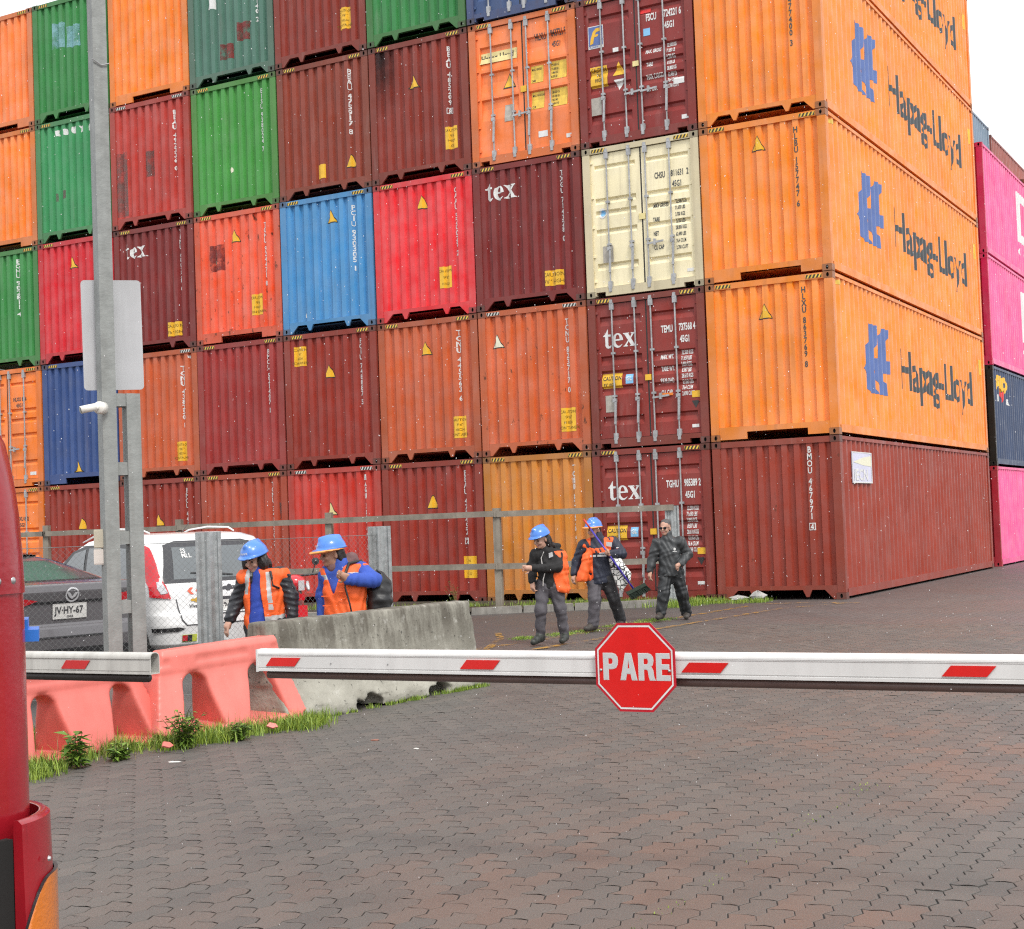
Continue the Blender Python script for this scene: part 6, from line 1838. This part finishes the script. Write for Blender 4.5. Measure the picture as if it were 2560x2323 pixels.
poly = np.array([(.125, 1.02), (.30, 1.0), (.36, .90), (.435, .80), (.425, .70), (.36, .62), (.295, .535), (.235, .60), (.16, .82)])
def bagf(A, X, Y, Z):
    d = np.full(X.shape, 9.0); ins = np.zeros(X.shape, bool)
    for i in range(len(poly)):
        (x0, z0), (x1, z1) = poly[i-1], poly[i]
        ex, ez = x1-x0, z1-z0
        t = np.clip(((X-x0)*ex + (Z-z0)*ez)/(ex*ex+ez*ez), 0, 1); d = np.minimum(d, np.hypot(X-x0-t*ex, Z-z0-t*ez))
        c = ((z0 > Z) != (z1 > Z)) & (X < ex*(Z-z0)/(ez if abs(ez) > 1e-9 else 1e-9) + x0); ins ^= c
    sd_ = np.where(ins, -d, d)
    th = np.clip(.06*np.sqrt(np.maximum(-sd_, 0)/.10), .004, .055)
    fl = .010*np.sin(16*Z + 22*X)
    return np.maximum(sd_, np.abs(Y + .135 + fl) - th)
F.fn(bagf)
link("sack", F.mesh("sack", m_), bg)
MB().tube([(.14, -.14, 1.01), (.135, -.20, 1.08), (.17, -.17, 1.06), (.22, -.14, 1.0)], .009, 6).obj("bag_handle", mat("bag_handle_black", (.015, .015, .015), .6), bg, True)
# ------------------------------------------------------------------ cars
M_CARW = mat("white_car_paint", (0.78, 0.78, 0.77), .18, .02, 2, coat=.6); M_CARG = mat("grey_car_paint", (0.135, 0.128, 0.135), .24, .05, 2, metal=.2, coat=.7)
M_GLASS = mat("car_glass", (0.085, 0.10, 0.105), .06, .15, 2, ior=2.1); M_TRIM = mat("black_trim", (0.022, 0.022, 0.024), .4, .2, 12); M_GTRIM = mat("dark_grey_trim", (0.045, 0.045, 0.05), .3, .1, 5)
M_TAIL = mat("tail_lamp_red", (0.55, 0.012, 0.022), .12, .12, 14, coat=.5); M_CLEAR = mat("clear_lamp", (0.50, 0.50, 0.52), .1, .25, 40, coat=.5); M_CHROME = mat("chrome", (0.62, 0.62, 0.63), .18, .03, 9, metal=.25)
M_PLATE = mat("plate_white", (0.60, 0.59, 0.56), .4, .08, 9); M_GOLD = mat("gold_badge", (0.60, 0.36, 0.04), .3, .1, 20, metal=.3); M_LIME = mat("lime_sticker", (0.50, 0.56, 0.06), .5)
M_TYRE = mat("tyre", (0.018, 0.018, 0.018), .8); M_RIM = mat("alloy_rim", (0.36, 0.36, 0.37), .3, .1, 9, metal=.6); M_CORAL = mat("coral_sticker", (0.72, 0.12, 0.06), .45)

class Car:
    """body as stacked outlines: each level gives height, rear, front, half width and corner radius"""
    def __init__(s, root, lv): s.root, s.lv = root, np.array(lv, float)
    def at(s, z): return [float(np.interp(z, s.lv[:, 0], s.lv[:, i])) for i in range(1, 5)]
    def outline(s, z):
        yr, yf, w, r = s.at(z); P = []
        r2 = min(.34, r*1.25); bul = .045
        xs = np.linspace(-(w-r), w-r, 9)
        P += [(x, yr + bul*(x/w)**2) for x in xs]
        yc = yr + bul*((w-r)/w)**2
        P += [(w-r + r*math.sin(t), yc + r - r*math.cos(t)) for t in np.linspace(0, math.pi/2, 7)[1:]]
        y0, y1 = yc + r, yf - bul*2 - r2
        P += [(w, y0 + (y1-y0)*t) for t in np.linspace(0, 1, 9)[1:]]
        P += [(w-r2 + r2*math.cos(t), y1 + r2*math.sin(t)) for t in np.linspace(0, math.pi/2, 7)[1:]]
        P += [(x, yf - 2*bul*(x/w)**2) for x in np.linspace(w-r2, -(w-r2), 9)[1:]]
        P += [(-(w-r2) - r2*math.sin(t), y1 + r2*math.cos(t)) for t in np.linspace(0, math.pi/2, 7)[1:]]
        P += [(-w, y1 + (y0-y1)*t) for t in np.linspace(0, 1, 9)[1:]]
        P += [(-(w-r) - r*math.cos(t), yc + r - r*math.sin(t)) for t in np.linspace(0, math.pi/2, 7)[1:-1]]
        return P
    def build(s, m_, steps=46):
        zs = np.linspace(s.lv[0, 0], s.lv[-1, 0], steps)
        zs = np.unique(np.round(np.concatenate([zs, s.lv[:, 0]]), 4))
        b = MB(); O = [s.outline(z) for z in zs]; n = len(O[0])
        V = [(x, y, z) for z, P in zip(zs, O) for x, y in P]
        fs = [(i*n+k, i*n+(k+1) % n, (i+1)*n+(k+1) % n, (i+1)*n+k) for i in range(len(zs)-1) for k in range(n)]
        fs += [tuple(range(n))[::-1], tuple((len(zs)-1)*n + k for k in range(n))]
        b.add(V, fs)
        return b.obj("body", m_, s.root, True)
    def rear(s, x, z, off=.004):
        yr, yf, w, r = s.at(z); x = max(-w*.999, min(w*.999, x)); a = abs(x)
        if a <= w-r: y = yr + .045*(x/w)**2; nx = 0
        else:
            d = min(a-(w-r), r*.999); y = yr + .045*((w-r)/w)**2 + r - math.sqrt(r*r-d*d); nx = d/r*math.copysign(1, x)
        return Vector((x + off*nx, y - off, z + off*.3))
    def left(s, y, z, off=.004, sg=-1):
        yr, yf, w, r = s.at(z); yc = yr + .045*((w-r)/w)**2
        x = w
        if y < yc + r: d = min(yc+r-y, r*.999); x = w - r + math.sqrt(r*r-d*d)
        return Vector((sg*(x + off), y, z + off*.3))
    def r(s, name, sh, m_, off=.004, parent=None):
        g = [i*.05 for i in range(-12, 13)] + [q*(.60 + i*.0125) for q in (-1, 1) for i in range(1, 24)]; h = [i*.05 for i in range(0, 40)]
        return link(name, conform(name, sh, g, h, lambda x, z: s.rear(x, z, off), m_), parent or s.root)
    def l(s, name, sh, m_, off=.004, parent=None, sg=-1):
        g = [i*.08 for i in range(0, 62)]; h = [i*.05 for i in range(0, 40)]
        return link(name, conform(name, sh, g, h, lambda y, z: s.left(y, z, off, sg), m_), parent or s.root)
    def wheel(s, x, y, R=.31):
        sg = 1 if x > 0 else -1
        t = MB().lathe([(R*.62, -.09), (R*.93, -.10), (R, -.07), (R, .07), (R*.93, .10), (R*.62, .09)], 28, (0, 0, 0), 'x').obj("wheel", M_TYRE, s.root, True, loc=(x, y, R))
        rm = MB().lathe([(0, sg*.085), (R*.2, sg*.09), (R*.55, sg*.07), (R*.64, sg*.088)], 20, (0, 0, 0), 'x').obj("rim", M_RIM, t)
        MB().lathe([(R*1.15, -.04*sg), (R*1.15, .06*sg)], 24, (0, 0, 0), 'x').obj("wheel_arch", M_TRIM, t)

# white hatchback, seen from behind
wl_ = px_depth(566, 1500, 16.9)
CARW = empty("parked_car", (wl_.x, wl_.y, 0), 1.24, "white family hatchback with roof rails and tall red tail lamps, parked behind the fence", "car", "cars parked behind the chain link fence")
C1 = Car(CARW, [(.20,.14,4.15,.74,.22),(.28,.03,4.30,.81,.22),(.50,.0,4.35,.84,.22),(.62,.02,4.34,.85,.22),(.66,.06,4.32,.85,.20),(.86,.08,4.15,.855,.19),(.96,.11,3.95,.85,.18),(1.02,.15,3.45,.835,.18),(1.20,.22,3.05,.815,.17),(1.38,.32,2.66,.785,.18),(1.50,.42,2.36,.735,.20),(1.555,.56,2.10,.65,.24),(1.58,.85,1.90,.48,.25)])
C1.build(M_CARW)
gw = C1.r("rear_window", [(-.70,.985),(.70,.985),(.57,1.43),(.40,1.475),(-.40,1.475),(-.57,1.43)] and shape2d([[(-.72,.985),(.72,.985),(.60,1.43),(.44,1.475),(-.44,1.475),(-.60,1.43)]]), M_GTRIM, .005)
C1.r("pane", shape2d([[(-.58,1.025),(.58,1.025),(.51,1.40),(-.51,1.40)]]), M_GLASS, .009, gw)
C1.r("window_sticker", move2d(text2d("SS\nMLL", .07, .002, line=.8), -.42, 1.33), M_WHITE, .013, gw)
C1.r("wiper", shape2d([[(-.36,1.085),(-.05,1.065),(.18,1.04),(.18,1.055),(-.05,1.085),(-.36,1.10)]]), M_TRIM, .02, gw)
for q in (-1, 1):
    tl = C1.r("tail_lamp", shape2d([[(q*.66,.80),(q*.845,.83),(q*.838,1.1),(q*.80,1.38),(q*.765,1.45),(q*.735,1.40),(q*.735,1.1)]]), M_TAIL, .018)
    C1.r("clear_lens", shape2d([[(q*.69,.87),(q*.76,.86),(q*.785,.93),(q*.775,1.0),(q*.735,1.01)]]), M_CLEAR, .026, tl)
    C1.r("bumper_strip", shape2d([[(q*.52,.455),(q*.60,.425),(q*.84,.425),(q*.845,.47),(q*.60,.475)]]), M_TRIM, .010)
    fl = C1.r("fog_lamp", shape2d([[(q*.38,.30),(q*.56,.30),(q*.56,.385),(q*.38,.385)]]), M_LIME, .008)
    C1.r("fog_lens", shape2d([[(q*.44,.305),(q*.56,.305),(q*.56,.378),(q*.44,.378)]]), M_TRIM, .012, fl); C1.r("reflector", shape2d([[(q*.50,.31),(q*.56,.31),(q*.56,.375),(q*.50,.375)]]), M_TAIL, .015, fl)
C1.r("tailgate_seam", join2d(shape2d([[(-.60,.80),(-.588,.80),(-.55,.56),(-.50,.50),(.50,.50),(.55,.56),(.588,.80),(.60,.80),(.565,.555),(.508,.488),(-.508,.488),(-.565,.555)]])), M_GTRIM, .006)
for i in range(4): C1.r("arrow_sticker", shape2d([[(-.45+i*.10,.885),(-.41+i*.10,.925),(-.37+i*.10,.925),(-.41+i*.10,.885),(-.37+i*.10,.845),(-.41+i*.10,.845)]]), M_CORAL, .007)
C1.r("gold_badge", shape2d([[(-.42,.785),(-.40,.795),(-.36,.795),(-.345,.81),(-.315,.81),(-.31,.795),(-.27,.795),(-.285,.765),(-.325,.765),(-.335,.75),(-.365,.75),(-.37,.765),(-.41,.765)]]), M_GOLD, .008)
C1.r("model_lettering", move2d(text2d("Vivant", .06, .001), -.44, .69), M_GTRIM, .007)
C1.r("dark_badge", shape2d([[(-.02,.90),(.02,.92),(.06,.92),(.075,.94),(.115,.94),(.12,.92),(.17,.92),(.14,.88),(.10,.88),(.09,.865),(.055,.865),(.045,.88),(.0,.88)]]), M_GTRIM, .008)
hp = C1.r("plate_recess", shape2d([[(-.28,.60),(.30,.60),(.28,.80),(-.26,.80)]]), M_GTRIM, .006)
C1.r("license_plate", rect2d(-.16, .63, .18, .76), M_PLATE, .014, hp); C1.r("plate_lettering", move2d(text2d("RP-24", .09, .003), -.14, .66), M_GTRIM, .018, hp)
for i in range(3): C1.r("arrow_sticker", shape2d([[(.30,.33+i*.055),(.34,.30+i*.055),(.38,.33+i*.055),(.38,.36+i*.055),(.34,.335+i*.055),(.30,.36+i*.055)]]), M_CORAL, .009)
C1.r("lime_sticker", shape2d([arc(-.30, .43, .05, .035, 0, 345, 12)]), M_LIME, .009)
for sg in (-1, 1):
    sw = C1.l("side_window", shape2d([[(.62,1.00),(3.10,1.0),(2.85,1.14),(2.42,1.38),(2.10,1.455),(.95,1.46),(.70,1.36)]]), M_TRIM, .004, None, sg)
    for pts in ([(.72,1.05),(1.12,1.05),(1.12,1.41),(.90,1.40)], [(1.20,1.04),(1.96,1.04),(1.96,1.42),(1.20,1.42)], [(2.04,1.04),(2.86,1.04),(2.35,1.36),(2.04,1.41)]):
        C1.l("pane", shape2d([pts]), M_GLASS, .008, sw, sg)
    C1.l("door_seam", shape2d([[(1.16,.34),(1.175,.34),(1.175,1.0),(1.16,1.0)], [(2.0,.34),(2.015,.34),(2.015,1.0),(2.0,1.0)]]), M_GTRIM, .005, None, sg)
    C1.l("door_handle", shape2d([[(1.26,.90),(1.44,.90),(1.44,.93),(1.26,.93)], [(2.10,.90),(2.28,.90),(2.28,.93),(2.10,.93)]]), M_CARW, .03, None, sg)
    MB().tube([(sg*.56, .78, 1.58), (sg*.585, .95, 1.625), (sg*.60, 1.5, 1.645), (sg*.60, 2.0, 1.615), (sg*.615, 2.5, 1.50)], [.009, .012, .012, .012, .008], 8).obj("roof_rail", M_CARW, CARW, True)
    for y in (.65, 3.45): C1.wheel(sg*.75, y)
MB().tube([(-.12, .85, 1.56), (-.12, .62, 1.70)], .004, 5).obj("aerial", M_TRIM, CARW)

# grey sedan in front of it
gl_ = px_depth(184, 1500, 14.05)
CARG = empty("parked_car", (gl_.x, gl_.y, 0), 1.30, "dark grey sedan with round chrome emblem on its boot, nearest the barrier arm", "car", "cars parked behind the chain link fence")
C2 = Car(CARG, [(.20,.16,4.40,.74,.26),(.30,.03,4.54,.83,.28),(.52,.0,4.58,.87,.28),(.60,.02,4.57,.88,.27),(.64,.07,4.55,.88,.25),(.80,.06,4.40,.885,.24),(.92,.02,4.10,.875,.24),(.975,.03,3.62,.85,.24),(.99,.10,3.35,.82,.24),(1.0,.55,3.28,.80,.22),(1.09,1.0,2.92,.735,.22),(1.19,1.48,2.46,.66,.22),(1.24,1.78,2.15,.56,.22),(1.25,1.9,2.05,.40,.2)])
C2.build(M_CARG); CARG.scale = (.95, 1.04, 1.115)
gw = C2.r("rear_window", shape2d([[(-.66,1.005),(.66,1.005),(.56,1.185),(-.56,1.185)]]), M_TRIM, .004)
C2.r("pane", shape2d([[(-.63,1.012),(.63,1.012),(.54,1.178),(-.54,1.178)]]), M_GLASS, .008, gw)
em = C2.r("emblem", shape2d([arc(0, .885, .075, .066, 0, 345, 24), arc(0, .885, .058, .051, 0, 345, 24)]), M_CHROME, .012)
C2.r("emblem_wing", shape2d([[(-.06,.905),(-.03,.905),(0,.87),(.03,.905),(.06,.905),(.035,.865),(0,.845),(-.035,.865)]]), M_CHROME, .014, em)
pl = C2.r("license_plate", rect2d(-.20, .675, .17, .81), M_PLATE, .012)
C2.r("plate_lettering", move2d(text2d("JV·HY-67", .088, .002, xs=.92), -.178, .72), M_GTRIM, .016, pl); C2.r("plate_country", move2d(text2d("CHILE", .026, .001), -.05, .685), M_GTRIM, .016, pl)
for q in (-1, 1):
    tl = C2.r("tail_lamp", shape2d([[(q*.36,.845),(q*.55,.875),(q*.872,.90),(q*.88,.80),(q*.70,.755),(q*.55,.79)]]), M_TAIL, .010)
    C2.r("clear_lens", shape2d([[(q*.56,.80),(q*.80,.83),(q*.80,.80),(q*.66,.77)]]), M_CLEAR, .016, tl)
    C2.r("bumper_reflector", shape2d([[(q*.62,.40),(q*.84,.42),(q*.84,.45),(q*.62,.43)]]), M_TAIL, .010)
C2.r("boot_seam", shape2d([[(-.56,.78),(-.545,.78),(-.47,.53),(.47,.53),(.545,.78),(.56,.78),(.482,.515),(-.482,.515)]]), M_TRIM, .006)
C2.r("boot_lip", shape2d([[(-.60,.815),(.60,.815),(.60,.835),(-.60,.835)]]), M_TRIM, .006)
C2.r("lower_grille", shape2d([[(-.70,.225),(.70,.225),(.76,.37),(.60,.42),(-.60,.42),(-.76,.37)]]), M_TRIM, .006)
C2.r("model_lettering", move2d(text2d("3", .07, .004), -.62, .70), M_CHROME, .012)
for sg in (-1, 1):
    sw = C2.l("side_window", shape2d([[(.95,1.0),(3.25,1.0),(2.95,1.06),(2.45,1.18),(1.70,1.20),(1.35,1.14)]]), M_TRIM, .004, None, sg)
    for pts in ([(1.2,1.015),(2.0,1.015),(2.0,1.18),(1.66,1.18),(1.40,1.13)], [(2.08,1.015),(3.0,1.015),(2.42,1.16),(2.08,1.18)]): C2.l("pane", shape2d([pts]), M_GLASS, .008, sw, sg)
    C2.l("door_seam", shape2d([[(1.10,.36),(1.115,.36),(1.30,1.05),(1.285,1.05)], [(2.03,.36),(2.045,.36),(2.045,1.05),(2.03,1.05)]]), M_TRIM, .005, None, sg)
    for y in (.95, 3.65): C2.wheel(sg*.78, y, .32)

# red motorcycle half hidden behind the first woman
mc_ = px_depth(737, 1480, 16.6)
MC = empty("motorcycle", (mc_.x, mc_.y, 0), .75, "red motorcycle with silver tail showing between the two women at the barrier", "motorcycle")
M_REDB = mat("red_bike_paint", (0.62, 0.02, 0.03), .2, .05, 4, coat=.5)
for y, nm in ((.15, "wheel"), (1.42, "wheel")):
    wv = MB().lathe([(.20, -.05), (.27, -.06), (.30, -.03), (.30, .03), (.27, .06), (.20, .05)], 22, (0, 0, 0), 'x').obj(nm, M_TYRE, MC, True, loc=(0, y, .30))
    MB().lathe([(.03, -.05), (.03, .05), (.20, .02), (.20, -.02), (.03, -.05)], 14, (0, 0, 0), 'x').obj("rim", M_RIM, wv)
F = Field((-.30, -.35, .25), (.30, 1.6, 1.25), .02)
F.cap((0, .30, .70), (0, .85, .66), .12, .13, .05); F.ell((0, .95, .82), (.16, .26, .14), .06); F.cap((0, -.12, .82), (0, .35, .74), .075, .12, .05); F.ell((0, .75, .45), (.15, .22, .17), .05)
link("fairing", F.mesh("fairing", M_REDB), MC)
F = Field((-.25, -.3, .6), (.25, .9, 1.1), .018); F.cap((0, -.02, .87), (0, .55, .82), .085, .10, .04, 1.0); F.fn(lambda A, X, Y, Z: np.maximum(A, .80 - Z))
link("seat", F.mesh("seat", M_BAGK), MC)
MB().box(-.10, -.235, .78, .10, -.15, .86).obj("tail_lamp", M_TAIL, MC); MB().box(-.13, -.24, .58, .13, -.225, .72).obj("mudguard_plate", M_REDB, MC)
MB().tube([(.16, -.05, .90), (.17, .2, .98), (.16, .5, .93)], .02, 8).obj("grab_rail", M_CHROME, MC, True)
MB().tube([(-.38, 1.02, 1.06), (-.15, 1.15, 1.04), (.15, 1.15, 1.04), (.38, 1.02, 1.06)], .014, 7).obj("handlebar", M_TRIM, MC, True)
for x in (-.30, .30): MB().tube([(x, 1.1, 1.06), (x*1.15, 1.08, 1.20)], .008, 5).lathe([(0, -.01), (.05, 0), (0, .012)], 10, (x*1.15, 1.07, 1.22), 'y').obj("mirror", M_TRIM, MC)
MB().tube([(-.07, 1.42, .30), (-.08, 1.2, 1.0)], .022, 8).tube([(.07, 1.42, .30), (.08, 1.2, 1.0)], .022, 8).obj("fork", M_CHROME, MC, True)
MB().tube([(.13, .7, .30), (.15, .2, .34), (.15, -.12, .42)], .04, 10).obj("exhaust", M_CHROME, MC, True)
MB().box(-.02, .12, .02, .02, .9, .30).obj("stand", M_TRIM, MC); MC.scale = (.95, .95, .95)
F = Field((-.2, -.34, .86), (.2, .12, 1.24), .02); F.ell((0, -.12, .99), (.13, .12, .10), .04)
tb = link("top_box", F.mesh("top_box", M_REDB), MC); MB().box(.03, -.255, .90, .10, -.215, 1.02).obj("reflector", M_CHROME, tb)

# ------------------------------------------------------------------ red truck at the left edge (only its corner is in the picture)
def truck_paint():
    m, N, L, B = nodes("old_red_truck_paint")
    tc = N.new("ShaderNodeTexCoord"); v = tc.outputs["Object"]
    c = mixc(N, L, rng(N, L, nz(N, L, 3.0, 5, v), .3, .7), (0.27, 0.007, 0.015, 1), (0.36, 0.013, 0.021, 1))
    st = nz(N, L, 1.0, 5, vscale(N, L, v, 60, 60, 2.2), .6)
    c = mixc(N, L, rng(N, L, st, .58, .72, 0, .55), c, (0.15, 0.006, 0.012, 1))
    ch = nz(N, L, 16.0, 6, v, .7)
    c = mixc(N, L, rng(N, L, ch, .70, .712), c, (0.50, 0.48, 0.46, 1))
    L.new(c, B.inputs["Base Color"]); B.inputs["Roughness"].default_value = .22
    B.inputs["Coat Weight"].default_value = .15; B.inputs["Coat Roughness"].default_value = .10
    bump(N, L, B, mth(N, L, 'ADD', nz(N, L, 5.0, 4, v), mth(N, L, 'MULTIPLY', nz(N, L, 70.0, 3, v), .12)), .35, .012)
    return m
M_TRUCK = truck_paint()
M_AMBER = None
mm, N, L, B = nodes("amber_lens")
tc = N.new("ShaderNodeTexCoord"); ck = N.new("ShaderNodeTexBrick"); L.new(vscale(N, L, tc.outputs["Object"], 1, 1, 1), ck.inputs["Vector"])
B.inputs["Base Color"].default_value = (0.66, 0.175, 0.012, 1); B.inputs["Roughness"].default_value = .18; B.inputs["Coat Weight"].default_value = .6
bump(N, L, B, nz(N, L, 90.0, 2, tc.outputs["Object"]), .5, .004)
M_AMBER = mm
TK = empty("red_truck", (5.27, -22.154, 0), 0, "old red truck with riveted panels and an amber corner lamp on its bumper", "truck")
# local: x to the truck's right (visible) side at 0, front at y = 0, body runs to -x and -y
W_T, L_T = 2.1, 5.6
def tk_front(z): return float(np.interp(z, [.5, 1.15, 1.35, 1.45, 1.55, 1.62, 1.70, 2.0, 2.6, 2.75], [0, 0, -.001, -.006, -.014, -.024, -.045, -.20, -.60, -.85]))
def tk_outline(z, grow=0, r=.13):
    w = float(np.interp(z, [.5, 1.2, 1.7, 2.5, 2.75], [0, 0, .0, .08, .22])); f = tk_front(z) + grow
    x1, x0, y0 = -w + grow, -W_T + w - grow, -L_T - grow
    r += grow
    P = [(x1, y0), (x1, f-r)] + [(x1-r+r*math.cos(t), f-r+r*math.sin(t)) for t in np.linspace(0, math.pi/2, 10)[1:]]
    P += [(x0+r-r*math.sin(t), f-r+r*math.cos(t)) for t in np.linspace(0, math.pi/2, 10)] + [(x0, y0)]
    return P
def tk_loft(name, zs, m_, grow=0, parent=TK, cap=True, r=.13):
    b = MB(); O = [tk_outline(z, grow, r) for z in zs]; n = len(O[0])
    b.add([(x, y, z) for z, P in zip(zs, O) for x, y in P], [(i*n+k, i*n+(k+1) % n, (i+1)*n+(k+1) % n, (i+1)*n+k) for i in range(len(zs)-1) for k in range(n)])
    if cap: b.add([(x, y, zs[-1]) for x, y in O[-1]], [tuple(range(n))]); b.add([(x, y, zs[0]) for x, y in O[0]], [tuple(range(n))[::-1]])
    o = b.obj(name, m_, parent, True)
    return o
tk_loft("upper_body", [1.388, 1.40, 1.45, 1.5, 1.55, 1.6, 1.65, 1.7, 1.8, 2.0, 2.2, 2.4, 2.6, 2.7, 2.75], M_TRUCK, .004)
tk_loft("lower_panel", [.778, .79, .9, 1.1, 1.3, 1.395], M_TRUCK, 0)
rv = MB().lathe([(0, .007), (.005, .006), (.0085, .002), (.009, 0), (.005, -.001)], 10, axis='x').mesh("rivet", M_STEEL, True)
for i, y in enumerate((-.14, -.18, -.225, -.28, -.34, -.41, -.49, -.58, -.68, -.79)): link("rivet", rv, TK, loc=(.003, y, 1.415))
for a in (20, 48, 76):
    t = math.radians(a); link("rivet", rv, TK, loc=(-.13+.133*math.cos(t), -.142+.133*math.sin(t), 1.415), rot=(0, 0, t))
for (a, z) in ((4, 1.30), (-1, 1.255), (-2, 1.19)):
    link("rivet", rv, TK, loc=(.0, -.135-.05*abs(a)*.3, z))
# chassis, blackened step void and bumper
MB().box(-W_T+.12, -L_T, .40, -.16, -.22, .76).obj("chassis", M_TRIM, TK)
MB().box(-.16, -1.75, .35, -.02, -.16, .765).obj("dark_step_void", M_DARK, TK)  # solid box; the shade of the void under the body is its colour
def bumper(z0, z1, g0, g1, a_end):
    b = MB()
    def ring(g, z):
        r = .15 + g; P = [(-.15+r*math.cos(t), -.16+r*math.sin(t)) for t in np.linspace(math.radians(a_end), math.pi/2, 14)]
        P += [(-W_T+.15-r*math.sin(t), -.16+r*math.cos(t)) for t in np.linspace(0, math.pi/2, 12)] + [(-W_T-g, -.4)]
        return [(x, y, z) for x, y in P]
    R = [ring(g0, z0), ring(g1, z0), ring(g1+.006, (z0+z1)/2), ring(g1, z1), ring(g1-.010, z1+.008), ring(g0, z1+.006)]
    n = len(R[0]); V = [p for r in R for p in r]
    for grp in ((0, 1), (1, 2, 3), (3, 4, 5), (5, 0)):
        vv = [p for i in grp for p in R[i]]
        b.add(vv, [(i*n+k, i*n+k+1, (i+1)*n+k+1, (i+1)*n+k) for i in range(len(grp)-1) for k in range(n-1)])
    b.add([r[0] for r in R], [tuple(range(6))]); b.add([r[-1] for r in R], [tuple(range(6))[::-1]])
    return b.obj("bumper", M_TRUCK, TK, True)
bu = bumper(.46, .925, .034, .056, 6)
lm = MB(); NL = 15
A0, A1 = 3, 62
def lring(r):
    V = []
    for z in (.47, .60, .70, .745, .775, .795, .808):
        for k in range(NL):
            a = A0 + (A1-A0)*k/(NL-1)
            zt = .70 + .108*(1 - max(0, 1 - k/(NL*.42))**2.2)          # rounded upper corner
            zz = min(z, zt); t = math.radians(a)
            V.append((-.15+r*math.cos(t), -.16+r*math.sin(t), zz))
    return V
Vo, Vi = lring(.15+.068), lring(.15+.061)
fs = [(i*NL+k, i*NL+k+1, (i+1)*NL+k+1, (i+1)*NL+k) for i in range(6) for k in range(NL-1)]
lm.add(Vo, fs)
lamp = lm.obj("corner_lamp", M_AMBER, TK, True)
rim_ = MB(); no = len(Vo)
edge = [i*NL for i in range(7)] + [6*NL+k for k in range(1, NL)] + [i*NL+NL-1 for i in range(5, -1, -1)]
Vb = lring(.15+.0685); pts_ = [Vb[i] for i in edge]; pin = [Vi[i] for i in edge]
rim_.add(pts_ + pin, [(i, i+1, len(edge)+i+1, len(edge)+i) for i in range(len(edge)-1)])
rim_.obj("lamp_rim", M_TRIM, lamp)
# strip painted near-black as the dark gap behind the bumper end, and the blue bracket in front of the cab
MB().extr([(.002, -.175), (.016, -.175), (.030, -.140), (.008, -.138)], 'z', .44, .895).obj("dark_gap_strip", M_DARK, TK)
M_BIN = mat("blue_plastic", (0.035, 0.20, 0.66), .4, .06, 5)
q0 = px_depth(44, 1600, 3.12) - Vector((5.27, -22.154, 0)); q1 = px_depth(98, 1584, 3.12) - Vector((5.27, -22.154, 0))
dq = (q1 - q0); dq.z = 0; ddy = Vector((-.05, .045, 0))
b_ = MB(); b_.obox(q0 + dq*.5 + Vector((0, 0, .012)), dq*.5, ddy, Vector((0, 0, .0125))); b_.obox(q0 + dq*.18 + Vector((0, 0, .035)), dq*.34, ddy*.9, Vector((0, 0, .0115)))
b_.obj("blue_bracket", M_BIN, TK)
MB().lathe([(0, .006), (.004, .005), (.006, 0)], 8, (0, 0, 0), 'x').obj("screw", M_STEEL, lamp, loc=(.048, -.068, .842), rot=(0, 0, .6))
for y in (-.95, -4.4):
    for x in (-.20, -W_T+.20):
        wv = MB().lathe([(.22, -.11), (.38, -.13), (.42, -.09), (.42, .09), (.38, .13), (.22, .11)], 26, (0, 0, 0), 'x').obj("wheel", M_TYRE, TK, True, loc=(x, y, .42))
        MB().lathe([(0, .07), (.12, .08), (.23, .05)], 16, (0, 0, 0), 'x').obj("rim", M_RIM, wv)
ws = MB()
for (z0, z1) in ((1.78, 2.55),):
    A = [p for p in tk_outline(z0, .008) if p[1] > tk_front(z0) - .05]; B_ = [p for p in tk_outline(z1, .008) if p[1] > tk_front(z1) - .05]
    m0 = min(len(A), len(B_)); ws.add([(A[0][0], A[0][1], z0), (A[-1][0], A[-1][1], z0), (B_[-1][0], B_[-1][1], z1), (B_[0][0], B_[0][1], z1)], [(0, 1, 2, 3)])
ws.obj("windscreen", M_GLASS, TK)
MB().extr([(-1.55, 1.75), (-.75, 1.75), (-.95, 2.42), (-1.55, 2.42)], 'x', -.088, -.012).obj("side_window", M_GLASS, TK)

# ------------------------------------------------------------------ drizzle in the air
rg = np.random.default_rng(21)
n = 3600
t = 3.2 + 19*rg.random(n)**1.1
xx = rg.uniform(-60, 2620, n); yy = rg.uniform(-40, 2360, n)
base = np.array([[0, 0, 1], [1, 0, -.4], [-.5, .87, -.4], [-.5, -.87, -.4]], float)
P = np.array([px_depth(a, b, c) for a, b, c in zip(xx, yy, t)])
ok = P[:, 2] > .25
P, t = P[ok], t[ok]; n = len(P)
size = .00040*t*rg.uniform(.45, 1.25, n)*(rg.random(n)**.5) + .0003
V = (P[:, None] + base[None]*size[:, None, None]*np.array([.8, .8, 1.5])).reshape(-1, 3)
Fc = (np.array([[0, 1, 2], [0, 2, 3], [0, 3, 1], [1, 3, 2]])[None] + (np.arange(n)*4)[:, None, None]).reshape(-1, 3)
M_DROP = mat("water_drop", (0.9, 0.9, 0.9), .3)
dp = link("raindrops", np_mesh("raindrops", V, Fc, M_DROP, True)); tag(dp, kind="stuff")
